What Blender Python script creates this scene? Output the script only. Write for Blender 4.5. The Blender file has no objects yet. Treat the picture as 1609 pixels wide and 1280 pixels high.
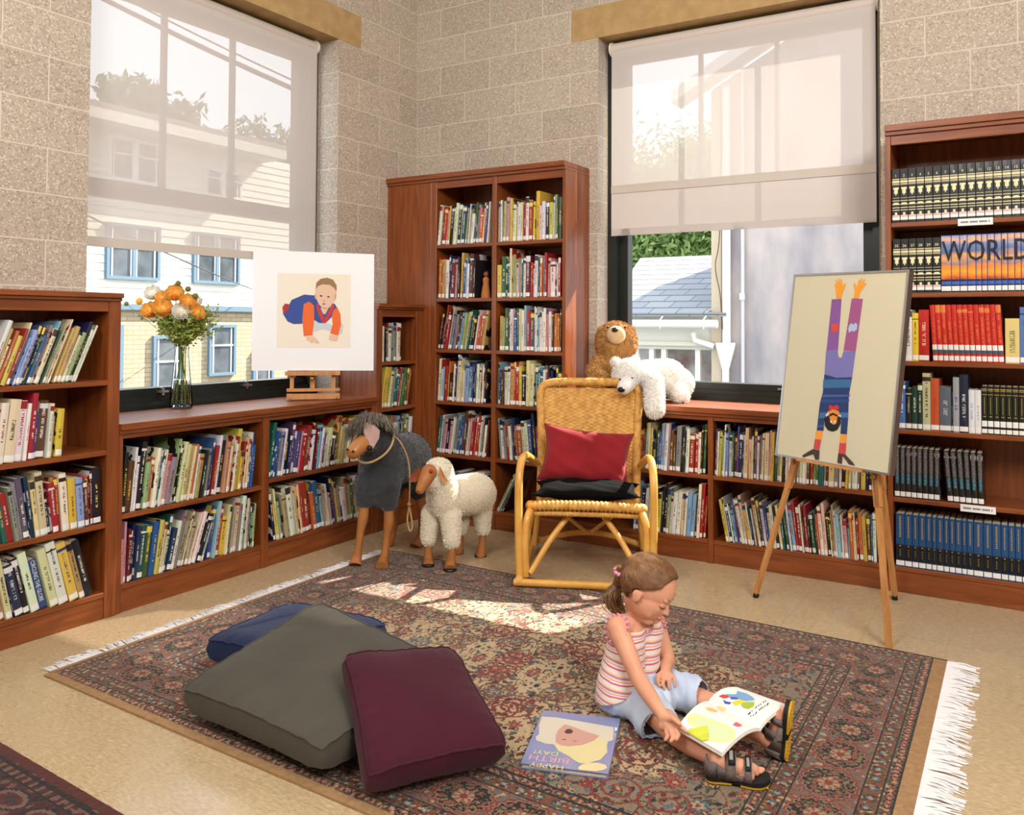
import bpy, bmesh, math, random
import numpy as np
from mathutils import Vector, Matrix, Euler, noise

SC = bpy.context.scene
COL = SC.collection
PI = math.pi

# ------------------------------------------------------------------ camera
CAM_POS = Vector((3.646, -4.693, 1.25))
YAW, PITCH, ROLL = .5479, .0267, -.005
FPX, PX, PY = 1339.5, 804.5, 471.8           # for a 1609 x 1280 frame
_f = Vector((-math.sin(YAW)*math.cos(PITCH), math.cos(YAW)*math.cos(PITCH), math.sin(PITCH)))
_r = Vector((math.cos(YAW), math.sin(YAW), 0)); _d = _f.cross(_r)
_c, _s = math.cos(ROLL), math.sin(ROLL)
_rt = _c*_r + _s*_d; _dn = -_s*_r + _c*_d
cam_data = bpy.data.cameras.new('camera')
cam = bpy.data.objects.new('camera', cam_data); COL.objects.link(cam)
mw = Matrix((( _rt.x, -_dn.x, -_f.x, CAM_POS.x), (_rt.y, -_dn.y, -_f.y, CAM_POS.y), (_rt.z, -_dn.z, -_f.z, CAM_POS.z), (0,0,0,1)))
cam.matrix_world = mw
cam_data.sensor_fit = 'HORIZONTAL'; cam_data.sensor_width = 36
cam_data.lens = FPX/1609*36
cam_data.shift_x = 0
cam_data.shift_y = -(640-PY)/1609
cam_data.clip_start = .05; cam_data.clip_end = 200
SC.camera = cam

def P(x, y, d):
    """a point of the room at forward distance d, measured on the photograph"""
    return CAM_POS + d*(_f + _rt*((x-PX)/FPX) + _dn*((y-PY)/FPX))
def Pz(x, y, z):
    v = _f + _rt*((x-PX)/FPX) + _dn*((y-PY)/FPX)
    return CAM_POS + v*((z-CAM_POS.z)/v.z)
def Py_(x, y, Y):
    v = _f + _rt*((x-PX)/FPX) + _dn*((y-PY)/FPX)
    return CAM_POS + v*((Y-CAM_POS.y)/v.y)
def Px_(x, y, X):
    v = _f + _rt*((x-PX)/FPX) + _dn*((y-PY)/FPX)
    return CAM_POS + v*((X-CAM_POS.x)/v.x)
def to_px(p):
    q = Vector(p)-CAM_POS; z = q.dot(_f)
    return PX+FPX*q.dot(_rt)/z, PY+FPX*q.dot(_dn)/z, z

# ------------------------------------------------------------------ light
world = bpy.data.worlds.new('sky'); SC.world = world; world.use_nodes = True
wn = world.node_tree.nodes; wl = world.node_tree.links
bg = wn['Background']
bg.inputs['Color'].default_value = (.80, .90, 1.0, 1)
bg.inputs['Strength'].default_value = 3.2
sun_d = bpy.data.lights.new('sun', 'SUN'); sun = bpy.data.objects.new('sun', sun_d); COL.objects.link(sun)
sun_d.energy = 17; sun_d.angle = .009; sun_d.color = (1, .92, .78)
sun.rotation_euler = Vector((-.46, -1, -.97)).to_track_quat('-Z', 'Y').to_euler()
sun.location = (5, 6, 9)
def area(name, loc, target, size, energy, color, sy=None):
    d = bpy.data.lights.new(name, 'AREA'); o = bpy.data.objects.new(name, d); COL.objects.link(o)
    d.energy = energy; d.color = color; d.size = size; d.shape = 'RECTANGLE'; d.size_y = sy or size
    o.location = loc
    o.rotation_euler = (Vector(target)-Vector(loc)).to_track_quat('-Z', 'Y').to_euler()
    return o
area('fill_light', (5.6, -4.4, 3.6), (1.4, -.6, 1.0), 1.6, 215, (1, .965, .91))  # added soft fill out of view to the right, not a fixture of the room
area('fill_light', (2.0, -5.4, 3.5), (1.6, -.8, .7), 1.4, 88, (1, .965, .92))  # weaker added fill, unseen behind the camera
area('fill_light', (2.4, -2.4, 3.92), (2.4, -2.4, 0), 2.2, 22, (1, .965, .92))  # faint overhead fill, also added, no lamp hangs here
SC.view_settings.view_transform = 'Standard'; SC.view_settings.look = 'None'
SC.view_settings.exposure = 0.0; SC.view_settings.gamma = 1.0
SC.view_settings.use_curve_mapping = False

# ------------------------------------------------------------------ helpers
def lin(c):
    def f(v):
        v /= 255.
        return v/12.92 if v <= .04045 else ((v+.055)/1.055)**2.4
    return (f(c[0]), f(c[1]), f(c[2]), 1.0)

MATS = {}
def mat(name, rgb, rough=.6, metal=0, coat=0, var=None, scale=30, bump=0, bscale=None, sheen=0, spec=.5, sss=0, stretch=(1,1,1), trans=0, emit=None, ior=1.45, space='Object'):
    """principled material: base colour with an optional noise variation towards var, optional bump"""
    if name in MATS: return MATS[name]
    m = bpy.data.materials.new(name); m.use_nodes = True; MATS[name] = m
    n, l = m.node_tree.nodes, m.node_tree.links
    b = n['Principled BSDF']
    b.inputs['Base Color'].default_value = lin(rgb)
    b.inputs['Roughness'].default_value = rough
    b.inputs['Metallic'].default_value = metal
    b.inputs['Coat Weight'].default_value = coat
    b.inputs['Sheen Weight'].default_value = sheen
    b.inputs['Specular IOR Level'].default_value = spec
    b.inputs['Transmission Weight'].default_value = trans
    b.inputs['IOR'].default_value = ior
    if sss:
        b.inputs['Subsurface Weight'].default_value = sss
        b.inputs['Subsurface Radius'].default_value = (.02, .008, .005)
        b.inputs['Subsurface Scale'].default_value = .4
    if var or bump:
        tc = n.new('ShaderNodeTexCoord'); mp = n.new('ShaderNodeMapping'); mp.inputs['Scale'].default_value = stretch
        l.new(tc.outputs[space], mp.inputs['Vector'])
    if var:
        t = n.new('ShaderNodeTexNoise'); t.inputs['Scale'].default_value = scale; t.inputs['Detail'].default_value = 5
        l.new(mp.outputs[0], t.inputs['Vector'])
        mr = n.new('ShaderNodeMapRange'); mr.inputs[1].default_value = .32; mr.inputs[2].default_value = .68
        l.new(t.outputs['Fac'], mr.inputs[0])
        mx = n.new('ShaderNodeMix'); mx.data_type = 'RGBA'
        mx.inputs[6].default_value = lin(rgb); mx.inputs[7].default_value = lin(var)
        l.new(mr.outputs[0], mx.inputs[0]); l.new(mx.outputs[2], b.inputs['Base Color'])
    if bump:
        t2 = n.new('ShaderNodeTexNoise'); t2.inputs['Scale'].default_value = bscale or scale; t2.inputs['Detail'].default_value = 3
        l.new(mp.outputs[0], t2.inputs['Vector'])
        bp = n.new('ShaderNodeBump'); bp.inputs['Strength'].default_value = bump; bp.inputs['Distance'].default_value = .01
        l.new(t2.outputs['Fac'], bp.inputs['Height']); l.new(bp.outputs[0], b.inputs['Normal'])
    return m

def tag(o, label=None, cat=None, group=None, kind=None):
    if label: o['label'] = label
    if cat: o['category'] = cat
    if group: o['group'] = group
    if kind: o['kind'] = kind
    return o
def thing(name, label, cat, loc=(0,0,0), group=None):
    o = bpy.data.objects.new(name, None); COL.objects.link(o); o.location = loc
    o.empty_display_size = .1
    return tag(o, label, cat, group)
def wloc(o):
    v = Vector((0,0,0))
    while o: v += o.location; o = o.parent
    return v

class MB:
    """collects shapes in world coordinates; build() links them as ONE mesh object"""
    def __init__(s): s.v = []; s.f = []; s.m = []; s.uv = {}; s.mi = 0; s.col = None
    def add(s, vs, fs, mi=None):
        o = len(s.v); s.v += [tuple(v) for v in vs]
        for f in fs: s.f.append([i+o for i in f]); s.m.append(s.mi if mi is None else mi)
        return o
    def box(s, a, b, mi=None, M=None, bev=0):
        x0,y0,z0 = [min(a[i],b[i]) for i in range(3)]; x1,y1,z1 = [max(a[i],b[i]) for i in range(3)]
        if bev:
            e = min(bev, (x1-x0)*.45, (y1-y0)*.45, (z1-z0)*.45)
            vs = []
            for z, i in ((z0, e), (z0+e, 0), (z1-e, 0), (z1, e)):
                X0,X1,Y0,Y1 = x0+i, x1-i, y0+i, y1-i
                c = e
                for (x,y) in ((X0+c,Y0),(X1-c,Y0),(X1,Y0+c),(X1,Y1-c),(X1-c,Y1),(X0+c,Y1),(X0,Y1-c),(X0,Y0+c)):
                    vs.append((x,y,z))
            fs = [list(range(7,-1,-1)), list(range(24,32))]
            for k in range(3):
                for j in range(8): fs.append([k*8+j, k*8+(j+1)%8, (k+1)*8+(j+1)%8, (k+1)*8+j])
        else:
            vs = [(x0,y0,z0),(x1,y0,z0),(x1,y1,z0),(x0,y1,z0),(x0,y0,z1),(x1,y0,z1),(x1,y1,z1),(x0,y1,z1)]
            fs = [(0,3,2,1),(4,5,6,7),(0,1,5,4),(1,2,6,5),(2,3,7,6),(3,0,4,7)]
        if M: vs = [M @ Vector(v) for v in vs]
        s.add(vs, fs, mi); return s
    def quad(s, a, b, c, d, mi=None): s.add([a,b,c,d], [(0,1,2,3)], mi); return s
    def tube(s, pts, rad, n=10, mi=None, closed=False, caps=True, flat=1.0):
        pts = [Vector(p) for p in pts]; N = len(pts)
        if not hasattr(rad, '__len__'): rad = [rad]*N
        prev = None; rings = []
        for i, p in enumerate(pts):
            if closed: t = pts[(i+1)%N]-pts[i-1]
            else: t = pts[min(i+1,N-1)]-pts[max(i-1,0)]
            if t.length < 1e-9: t = Vector((0,0,1))
            t.normalize()
            if prev is None:
                up = Vector((0,0,1)) if abs(t.z) < .9 else Vector((1,0,0))
                a = t.cross(up).normalized()
            else:
                a = prev - t*prev.dot(t)
                if a.length < 1e-6: a = t.cross(Vector((0,0,1)))
                a.normalize()
            prev = a; b = t.cross(a)
            rings.append([p + a*(math.cos(2*PI*k/n)*rad[i]) + b*(math.sin(2*PI*k/n)*rad[i]*flat) for k in range(n)])
        vs = [v for r in rings for v in r]; fs = []
        for i in range(N if closed else N-1):
            j = (i+1) % N
            for k in range(n): fs.append([i*n+k, i*n+(k+1)%n, j*n+(k+1)%n, j*n+k])
        if caps and not closed:
            fs.append(list(range(n-1,-1,-1))); fs.append([(N-1)*n+k for k in range(n)])
        s.add(vs, fs, mi); return s
    def lathe(s, c, prof, n=24, mi=None, M=None):
        c = Vector(c); vs = []
        for r, z in prof:
            for k in range(n):
                v = Vector((math.cos(2*PI*k/n)*r, math.sin(2*PI*k/n)*r, z))
                if M: v = M @ v
                vs.append(c+v)
        fs = []
        for i in range(len(prof)-1):
            for k in range(n): fs.append([i*n+k, i*n+(k+1)%n, (i+1)*n+(k+1)%n, (i+1)*n+k])
        s.add(vs, fs, mi); return s
    def ell(s, c, r, M=None, n=16, m=10, mi=None):
        c = Vector(c)
        if not hasattr(r, '__len__'): r = (r,r,r)
        vs = []; fs = []
        for i in range(1, m):
            th = PI*i/m
            for k in range(n):
                ph = 2*PI*k/n
                v = Vector((r[0]*math.sin(th)*math.cos(ph), r[1]*math.sin(th)*math.sin(ph), r[2]*math.cos(th)))
                vs.append(v)
        vs += [Vector((0,0,r[2])), Vector((0,0,-r[2]))]
        if M: vs = [M @ v for v in vs]
        vs = [c+v for v in vs]
        for i in range(m-2):
            for k in range(n): fs.append([i*n+k, (i+1)*n+k, (i+1)*n+(k+1)%n, i*n+(k+1)%n])
        T = (m-1)*n
        for k in range(n):
            fs.append([T, k, (k+1)%n]); fs.append([T+1, (m-2)*n+(k+1)%n, (m-2)*n+k])
        s.add(vs, fs, mi); return s
    def cap(s, a, b, ra, rb, n=12, mi=None):
        """tapered capsule from a to b"""
        a = Vector(a); b = Vector(b); t = (b-a); L = t.length
        if L < 1e-6: return s.ell(a, ra)
        t.normalize(); pts = []; rad = []
        for k in range(5):
            th = PI/2*(1-k/4); pts.append(a - t*(ra*math.sin(th))); rad.append(max(ra*math.cos(th), ra*.02))
        for k in range(1, 4): pts.append(a+t*L*k/4); rad.append(ra+(rb-ra)*k/4)
        for k in range(5):
            th = PI/2*k/4; pts.append(b + t*(rb*math.sin(th))); rad.append(max(rb*math.cos(th), rb*.02))
        return s.tube(pts, rad, n, mi)
    def chain(s, pts, rad, n=12, mi=None):
        for i in range(len(pts)-1): s.cap(pts[i], pts[i+1], rad[i], rad[i+1], n, mi)
        return s
    def prism(s, poly, z0, z1, M=None, mi=None):
        n = len(poly)
        vs = [Vector((x,y,z0)) for x,y in poly]+[Vector((x,y,z1)) for x,y in poly]
        if M: vs = [M @ v for v in vs]
        fs = [list(range(n-1,-1,-1)), list(range(n,2*n))]
        for i in range(n): fs.append([i,(i+1)%n,n+(i+1)%n,n+i])
        s.add(vs, fs, mi); return s
    def mesh(s, name, off=Vector((0,0,0))):
        me = bpy.data.meshes.new(name)
        me.from_pydata([Vector(v)-off for v in s.v], [], s.f)
        me.polygons.foreach_set('material_index', s.m)
        me.update(); return me
    def build(s, name, mats, parent=None, smooth=False, sub=0, autos=True):
        off = wloc(parent) if parent else Vector((0,0,0))
        me = s.mesh(name, off)
        if not isinstance(mats, (list, tuple)): mats = [mats]
        for m in mats: me.materials.append(m)
        if smooth:
            me.polygons.foreach_set('use_smooth', [True]*len(me.polygons))
            if autos: me.set_sharp_from_angle(angle=math.radians(40))
        o = bpy.data.objects.new(name, me); COL.objects.link(o)
        if parent: o.parent = parent
        if sub:
            md = o.modifiers.new('sub', 'SUBSURF'); md.levels = md.render_levels = sub
        return o

def bake(o):
    """apply the modifiers of o into its mesh"""
    dg = bpy.context.evaluated_depsgraph_get(); dg.update()
    me = bpy.data.meshes.new_from_object(o.evaluated_get(dg), depsgraph=dg)
    mats = [s.material for s in o.material_slots]
    o.modifiers.clear(); o.data = me
    if not me.materials:
        for m in mats: me.materials.append(m)
    return o
def blob(mb, name, m, parent=None, vox=.008, smooth=6, fac=.6):
    """fuse overlapping shapes into one continuous skin"""
    o = mb.build(name, m, parent)
    r = o.modifiers.new('r', 'REMESH'); r.mode = 'VOXEL'; r.voxel_size = vox
    sm = o.modifiers.new('s', 'SMOOTH'); sm.iterations = smooth; sm.factor = fac
    bake(o)
    o.data.polygons.foreach_set('use_smooth', [True]*len(o.data.polygons))
    return o
def fuzz(o, m, count, length, width, rnd, gravity=.3, spread=.6, filt=None, name='fur', kind='stuff', lenf=None):
    """short pile standing on a surface: fine tapered blades, a part of its thing"""
    rg = random.Random(rnd); me = o.data; me.calc_loop_triangles()
    tris = me.loop_triangles; V = me.vertices
    ar = []; tot = 0
    for t in tris: tot += t.area; ar.append(tot)
    import bisect
    mb = MB(); vs = []; fs = []
    for i in range(count):
        t = tris[min(bisect.bisect(ar, rg.random()*tot), len(tris)-1)]
        a, b = rg.random(), rg.random()
        if a+b > 1: a, b = 1-a, 1-b
        v0, v1, v2 = [V[k].co for k in t.vertices]
        p = v0+(v1-v0)*a+(v2-v0)*b
        if filt and not filt(p): continue
        nn = t.normal
        d = Vector(nn)+Vector((rg.uniform(-1,1), rg.uniform(-1,1), rg.uniform(-1,1)))*spread; d.z -= gravity
        d.normalize(); L = length*rg.uniform(.6, 1.2)*(lenf(p) if lenf else 1)
        w = d.cross(Vector((rg.uniform(-1,1), rg.uniform(-1,1), rg.uniform(-1,1))))
        if w.length < 1e-4: continue
        w = w.normalized()*width*.5
        p = p - nn*.002
        k = len(vs); q = p+d*L*.55; e = p+d*L+Vector((0,0,-gravity*L*.3))
        vs += [p-w, p+w, q+w*.8, q-w*.8, e]; fs += [(k,k+1,k+2,k+3),(k+3,k+2,k+4)]
    mb.add(vs, fs)
    me2 = bpy.data.meshes.new(name); me2.from_pydata([tuple(v) for v in vs], [], fs)
    me2.materials.append(m); me2.polygons.foreach_set('use_smooth', [True]*len(me2.polygons))
    f = bpy.data.objects.new(name, me2); COL.objects.link(f); f.parent = o
    if kind: f['kind'] = kind
    return f
def join_meshes(dst, src):
    """merge src's geometry into dst (both already in the same space), drop src"""
    bm = bmesh.new(); bm.from_mesh(dst.data); n0 = len(dst.data.materials)
    k = len(bm.faces); bm.from_mesh(src.data); bm.faces.ensure_lookup_table()
    for f in bm.faces[k:]: f.material_index += n0
    bm.to_mesh(dst.data); bm.free()
    for m in src.data.materials: dst.data.materials.append(m)
    bpy.data.objects.remove(src)
def text_mesh(body, size, align='CENTER', ext=0.0, font=None):
    cu = bpy.data.curves.new('t', 'FONT'); cu.body = body; cu.size = size; cu.align_x = align; cu.align_y = 'CENTER'; cu.extrude = ext
    cu.resolution_u = 2
    o = bpy.data.objects.new('t', cu); COL.objects.link(o)
    dg = bpy.context.evaluated_depsgraph_get(); dg.update()
    me = bpy.data.meshes.new_from_object(o.evaluated_get(dg))
    vs = [v.co.copy() for v in me.vertices]; fs = [list(p.vertices) for p in me.polygons]
    bpy.data.objects.remove(o); bpy.data.curves.remove(cu); bpy.data.meshes.remove(me)
    return vs, fs
def text(name, body, size, M, m, parent, sx=1.0):
    vs, fs = text_mesh(body, size)
    mb = MB(); mb.add([M @ Vector((v.x*sx, v.y, v.z)) for v in vs], fs)
    return mb.build(name, m, parent)
def smoothpts(pts, n=6, closed=False):
    """Catmull-Rom through the points"""
    pts = [Vector(p) for p in pts]; out = []; N = len(pts)
    for i in range(N if closed else N-1):
        if closed: p0,p1,p2,p3 = pts[i-1],pts[i],pts[(i+1)%N],pts[(i+2)%N]
        else: p0,p1,p2,p3 = pts[max(i-1,0)],pts[i],pts[i+1],pts[min(i+2,N-1)]
        for k in range(n):
            t = k/n
            out.append(.5*((2*p1)+(-p0+p2)*t+(2*p0-5*p1+4*p2-p3)*t*t+(-p0+3*p1-3*p2+p3)*t*t*t))
    if not closed: out.append(pts[-1])
    return out

# ------------------------------------------------------------------ materials
def wood_mat(name, a, b, rough=.40, axis='Z', coat=.12):
    m = bpy.data.materials.new(name); m.use_nodes = True; MATS[name] = m
    n, l = m.node_tree.nodes, m.node_tree.links; p = n['Principled BSDF']
    tc = n.new('ShaderNodeTexCoord'); mp = n.new('ShaderNodeMapping')
    s = {'Z': (14, 14, 1.1), 'X': (1.1, 14, 14), 'Y': (14, 1.1, 14)}[axis]
    mp.inputs['Scale'].default_value = s
    g = n.new('ShaderNodeNewGeometry'); l.new(g.outputs['Position'], mp.inputs['Vector'])
    t = n.new('ShaderNodeTexNoise'); t.inputs['Scale'].default_value = 3.0; t.inputs['Detail'].default_value = 6; t.inputs['Distortion'].default_value = .6
    l.new(mp.outputs[0], t.inputs['Vector'])
    mr = n.new('ShaderNodeMapRange'); mr.inputs[1].default_value = .3; mr.inputs[2].default_value = .7; l.new(t.outputs['Fac'], mr.inputs[0])
    mx = n.new('ShaderNodeMix'); mx.data_type = 'RGBA'; mx.inputs[6].default_value = lin(a); mx.inputs[7].default_value = lin(b)
    l.new(mr.outputs[0], mx.inputs[0]); l.new(mx.outputs[2], p.inputs['Base Color'])
    p.inputs['Roughness'].default_value = rough; p.inputs['Coat Weight'].default_value = coat; p.inputs['Coat Roughness'].default_value = .25
    return m
W_CH = wood_mat('cherry_vertical', (150,80,34), (112,55,22))
W_CHX = wood_mat('cherry_along_x', (150,80,34), (112,55,22), axis='X')
W_CHY = wood_mat('cherry_along_y', (150,80,34), (112,55,22), axis='Y')
W_OAK = wood_mat('light_beech', (206,150,92), (184,124,68), rough=.45, coat=.1)

def block_mat():
    m = bpy.data.materials.new('ground_face_block'); m.use_nodes = True
    n, l = m.node_tree.nodes, m.node_tree.links; p = n['Principled BSDF']
    g = n.new('ShaderNodeNewGeometry'); sp = n.new('ShaderNodeSeparateXYZ'); l.new(g.outputs['Position'], sp.inputs[0])
    sn = n.new('ShaderNodeSeparateXYZ'); l.new(g.outputs['True Normal'], sn.inputs[0])
    ab = n.new('ShaderNodeMath'); ab.operation = 'ABSOLUTE'; l.new(sn.outputs[0], ab.inputs[0])
    gt = n.new('ShaderNodeMath'); gt.operation = 'GREATER_THAN'; gt.inputs[1].default_value = .5; l.new(ab.outputs[0], gt.inputs[0])
    ysh = n.new('ShaderNodeMath'); ysh.operation = 'ADD'; ysh.inputs[1].default_value = .2; l.new(sp.outputs[1], ysh.inputs[0])
    mxu = n.new('ShaderNodeMix'); l.new(gt.outputs[0], mxu.inputs[0]); l.new(sp.outputs[0], mxu.inputs[2]); l.new(ysh.outputs[0], mxu.inputs[3])
    cb = n.new('ShaderNodeCombineXYZ'); l.new(mxu.outputs[0], cb.inputs[0]); l.new(sp.outputs[2], cb.inputs[1])
    br = n.new('ShaderNodeTexBrick'); l.new(cb.outputs[0], br.inputs['Vector'])
    br.inputs['Scale'].default_value = 1; br.inputs['Brick Width'].default_value = .4; br.inputs['Row Height'].default_value = .2
    br.inputs['Mortar Size'].default_value = .0035; br.inputs['Mortar Smooth'].default_value = .3; br.inputs['Bias'].default_value = 0
    br.inputs['Color1'].default_value = lin((196,184,168)); br.inputs['Color2'].default_value = lin((178,165,150)); br.inputs['Mortar'].default_value = lin((214,200,180))
    v = n.new('ShaderNodeTexVoronoi'); v.inputs['Scale'].default_value = 150; l.new(g.outputs['Position'], v.inputs['Vector'])
    cr = n.new('ShaderNodeValToRGB'); e = cr.color_ramp
    e.elements[0].position = 0; e.elements[0].color = lin((98,88,82)); e.elements[1].position = 1; e.elements[1].color = lin((236,228,218))
    for pos, c in ((.10,(120,102,92)),(.16,(168,156,144)),(.74,(182,170,158)),(.84,(200,172,142)),(.90,(232,224,214))):
        q = e.elements.new(pos); q.color = lin(c)
    sx = n.new('ShaderNodeSeparateXYZ'); l.new(v.outputs['Color'], sx.inputs[0]); l.new(sx.outputs[0], cr.inputs[0])
    mx = n.new('ShaderNodeMix'); mx.data_type = 'RGBA'; mx.inputs[0].default_value = .42
    l.new(br.outputs['Color'], mx.inputs[6]); l.new(cr.outputs[0], mx.inputs[7])
    mm = n.new('ShaderNodeMix'); mm.data_type = 'RGBA'; l.new(br.outputs['Fac'], mm.inputs[0]); l.new(mx.outputs[2], mm.inputs[6]); mm.inputs[7].default_value = lin((214,204,190))
    l.new(mm.outputs[2], p.inputs['Base Color']); p.inputs['Roughness'].default_value = .85
    bp = n.new('ShaderNodeBump'); bp.inputs['Strength'].default_value = .5; bp.inputs['Distance'].default_value = .004; bp.invert = True
    l.new(br.outputs['Fac'], bp.inputs['Height']); l.new(bp.outputs[0], p.inputs['Normal'])
    return m
M_BLOCK = block_mat()
M_LINTEL = mat('cast_stone', (186,156,108), .8, var=(170,140,94), scale=14, bump=.1, bscale=120)
M_WHITE = mat('white_paint', (225,220,210), .7)
M_FRAME = mat('dark_green_aluminium', (30,38,34), .35, var=(24,30,27), scale=5)
M_BLACK = mat('black_plastic', (16,16,17), .45)
M_METAL = mat('brushed_metal', (190,190,192), .3, metal=1)
M_BRASS = mat('brass', (200,160,80), .3, metal=1)

def floor_mat():
    m = bpy.data.materials.new('vinyl_tile'); m.use_nodes = True
    n, l = m.node_tree.nodes, m.node_tree.links; p = n['Principled BSDF']
    g = n.new('ShaderNodeNewGeometry'); mp = n.new('ShaderNodeMapping'); l.new(g.outputs['Position'], mp.inputs['Vector'])
    mp.inputs['Scale'].default_value = (1, 2.6, 1); mp.inputs['Rotation'].default_value = (0, 0, .5)
    t = n.new('ShaderNodeTexNoise'); t.inputs['Scale'].default_value = 46; t.inputs['Detail'].default_value = 6; t.inputs['Roughness'].default_value = .65; l.new(mp.outputs[0], t.inputs['Vector'])
    cr = n.new('ShaderNodeValToRGB'); e = cr.color_ramp; l.new(t.outputs['Fac'], cr.inputs[0])
    e.elements[0].position = .30; e.elements[0].color = lin((168,140,104)); e.elements[1].position = .72; e.elements[1].color = lin((220,203,174))
    q = e.elements.new(.40); q.color = lin((190,165,128)); q = e.elements.new(.55); q.color = lin((201,178,142))
    br = n.new('ShaderNodeTexBrick'); l.new(g.outputs['Position'], br.inputs['Vector'])
    br.offset = 0; br.inputs['Scale'].default_value = 1; br.inputs['Brick Width'].default_value = .3048; br.inputs['Row Height'].default_value = .3048; br.inputs['Mortar Size'].default_value = .0007
    br.inputs['Color1'].default_value = (1,1,1,1); br.inputs['Color2'].default_value = (.93,.93,.93,1); br.inputs['Mortar'].default_value = (.62,.58,.5,1)
    mu = n.new('ShaderNodeMix'); mu.data_type = 'RGBA'; mu.blend_type = 'MULTIPLY'; mu.inputs[0].default_value = 1
    l.new(cr.outputs[0], mu.inputs[6]); l.new(br.outputs['Color'], mu.inputs[7]); l.new(mu.outputs[2], p.inputs['Base Color'])
    p.inputs['Roughness'].default_value = .22; p.inputs['Specular IOR Level'].default_value = .6
    t2 = n.new('ShaderNodeTexNoise'); t2.inputs['Scale'].default_value = 9; t2.inputs['Detail'].default_value = 3; l.new(g.outputs['Position'], t2.inputs['Vector'])
    mr = n.new('ShaderNodeMapRange'); mr.inputs[3].default_value = .14; mr.inputs[4].default_value = .38; l.new(t2.outputs['Fac'], mr.inputs[0]); l.new(mr.outputs[0], p.inputs['Roughness'])
    return m
def glass_mat(name='window_glass', tint=(1,1,1,1), refl=.12):
    m = bpy.data.materials.new(name); m.use_nodes = True
    n, l = m.node_tree.nodes, m.node_tree.links; n.remove(n['Principled BSDF']); out = n['Material Output']
    tr = n.new('ShaderNodeBsdfTransparent'); tr.inputs[0].default_value = tint
    gl = n.new('ShaderNodeBsdfGlossy'); gl.inputs['Roughness'].default_value = .02
    fr = n.new('ShaderNodeLayerWeight'); fr.inputs[0].default_value = refl
    mx = n.new('ShaderNodeMixShader'); l.new(fr.outputs['Fresnel'], mx.inputs[0]); l.new(tr.outputs[0], mx.inputs[1]); l.new(gl.outputs[0], mx.inputs[2]); l.new(mx.outputs[0], out.inputs[0])
    return m
M_GLASS = glass_mat()
def blind_mat():
    m = bpy.data.materials.new('sunscreen_fabric'); m.use_nodes = True
    n, l = m.node_tree.nodes, m.node_tree.links; n.remove(n['Principled BSDF']); out = n['Material Output']
    tr = n.new('ShaderNodeBsdfTransparent'); df = n.new('ShaderNodeBsdfDiffuse'); ts = n.new('ShaderNodeBsdfTranslucent')
    df.inputs[0].default_value = lin((216,208,204)); ts.inputs[0].default_value = lin((214,208,206))
    a = n.new('ShaderNodeMixShader'); a.inputs[0].default_value = .10; l.new(df.outputs[0], a.inputs[1]); l.new(ts.outputs[0], a.inputs[2])
    b = n.new('ShaderNodeMixShader'); b.inputs[0].default_value = .15; l.new(a.outputs[0], b.inputs[1]); l.new(tr.outputs[0], b.inputs[2])
    l.new(b.outputs[0], out.inputs[0]); return m
M_BLIND = blind_mat()
# ------------------------------------------------------------------ the room
def struct(name, mb, m, **k):
    o = mb.build(name, m, **k); o['kind'] = 'structure'; return o
struct('floor', MB().box((-.4,-8,-.1), (7,.5,0)), floor_mat())
struct('ceiling', MB().box((-.4,-8,4.0), (7,.5,4.1)), M_WHITE)
# left wall x = 0 with its window opening, right wall y = 0 with its own
mb = MB()
mb.box((-.3,-8,0), (0,-2.41,3.0)).box((-.3,-.79,0), (0,.3,3.0)).box((-.3,-2.41,0), (0,-.79,.77))
mb.box((-.3,-8,3.0), (0,-2.62,3.2)).box((-.3,-.59,3.0), (0,.3,3.2)).box((-.3,-8,3.2), (0,.3,4.0))
struct('wall_left', mb, M_BLOCK)
mb = MB()
mb.box((0,0,0), (1.39,.3,3.0)).box((2.99,0,0), (7,.3,3.0)).box((1.39,0,0), (2.99,.3,.77))
mb.box((0,0,3.0), (1.21,.3,3.2)).box((3.19,0,3.0), (7,.3,3.2)).box((0,0,3.2), (7,.3,4.0))
struct('wall_right', mb, M_BLOCK)
struct('wall_back', MB().box((0,-8.1,0), (7,-8,4.0)), M_BLOCK)
struct('wall_side', MB().box((7,-8,0), (7.1,.3,4.0)), M_BLOCK)
struct('trim_1', MB().box((-.3,-2.62,3.0), (.004,-.59,3.2)), M_LINTEL)
struct('trim_2', MB().box((1.21,-.004,3.0), (3.19,.3,3.2)), M_LINTEL)

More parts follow.
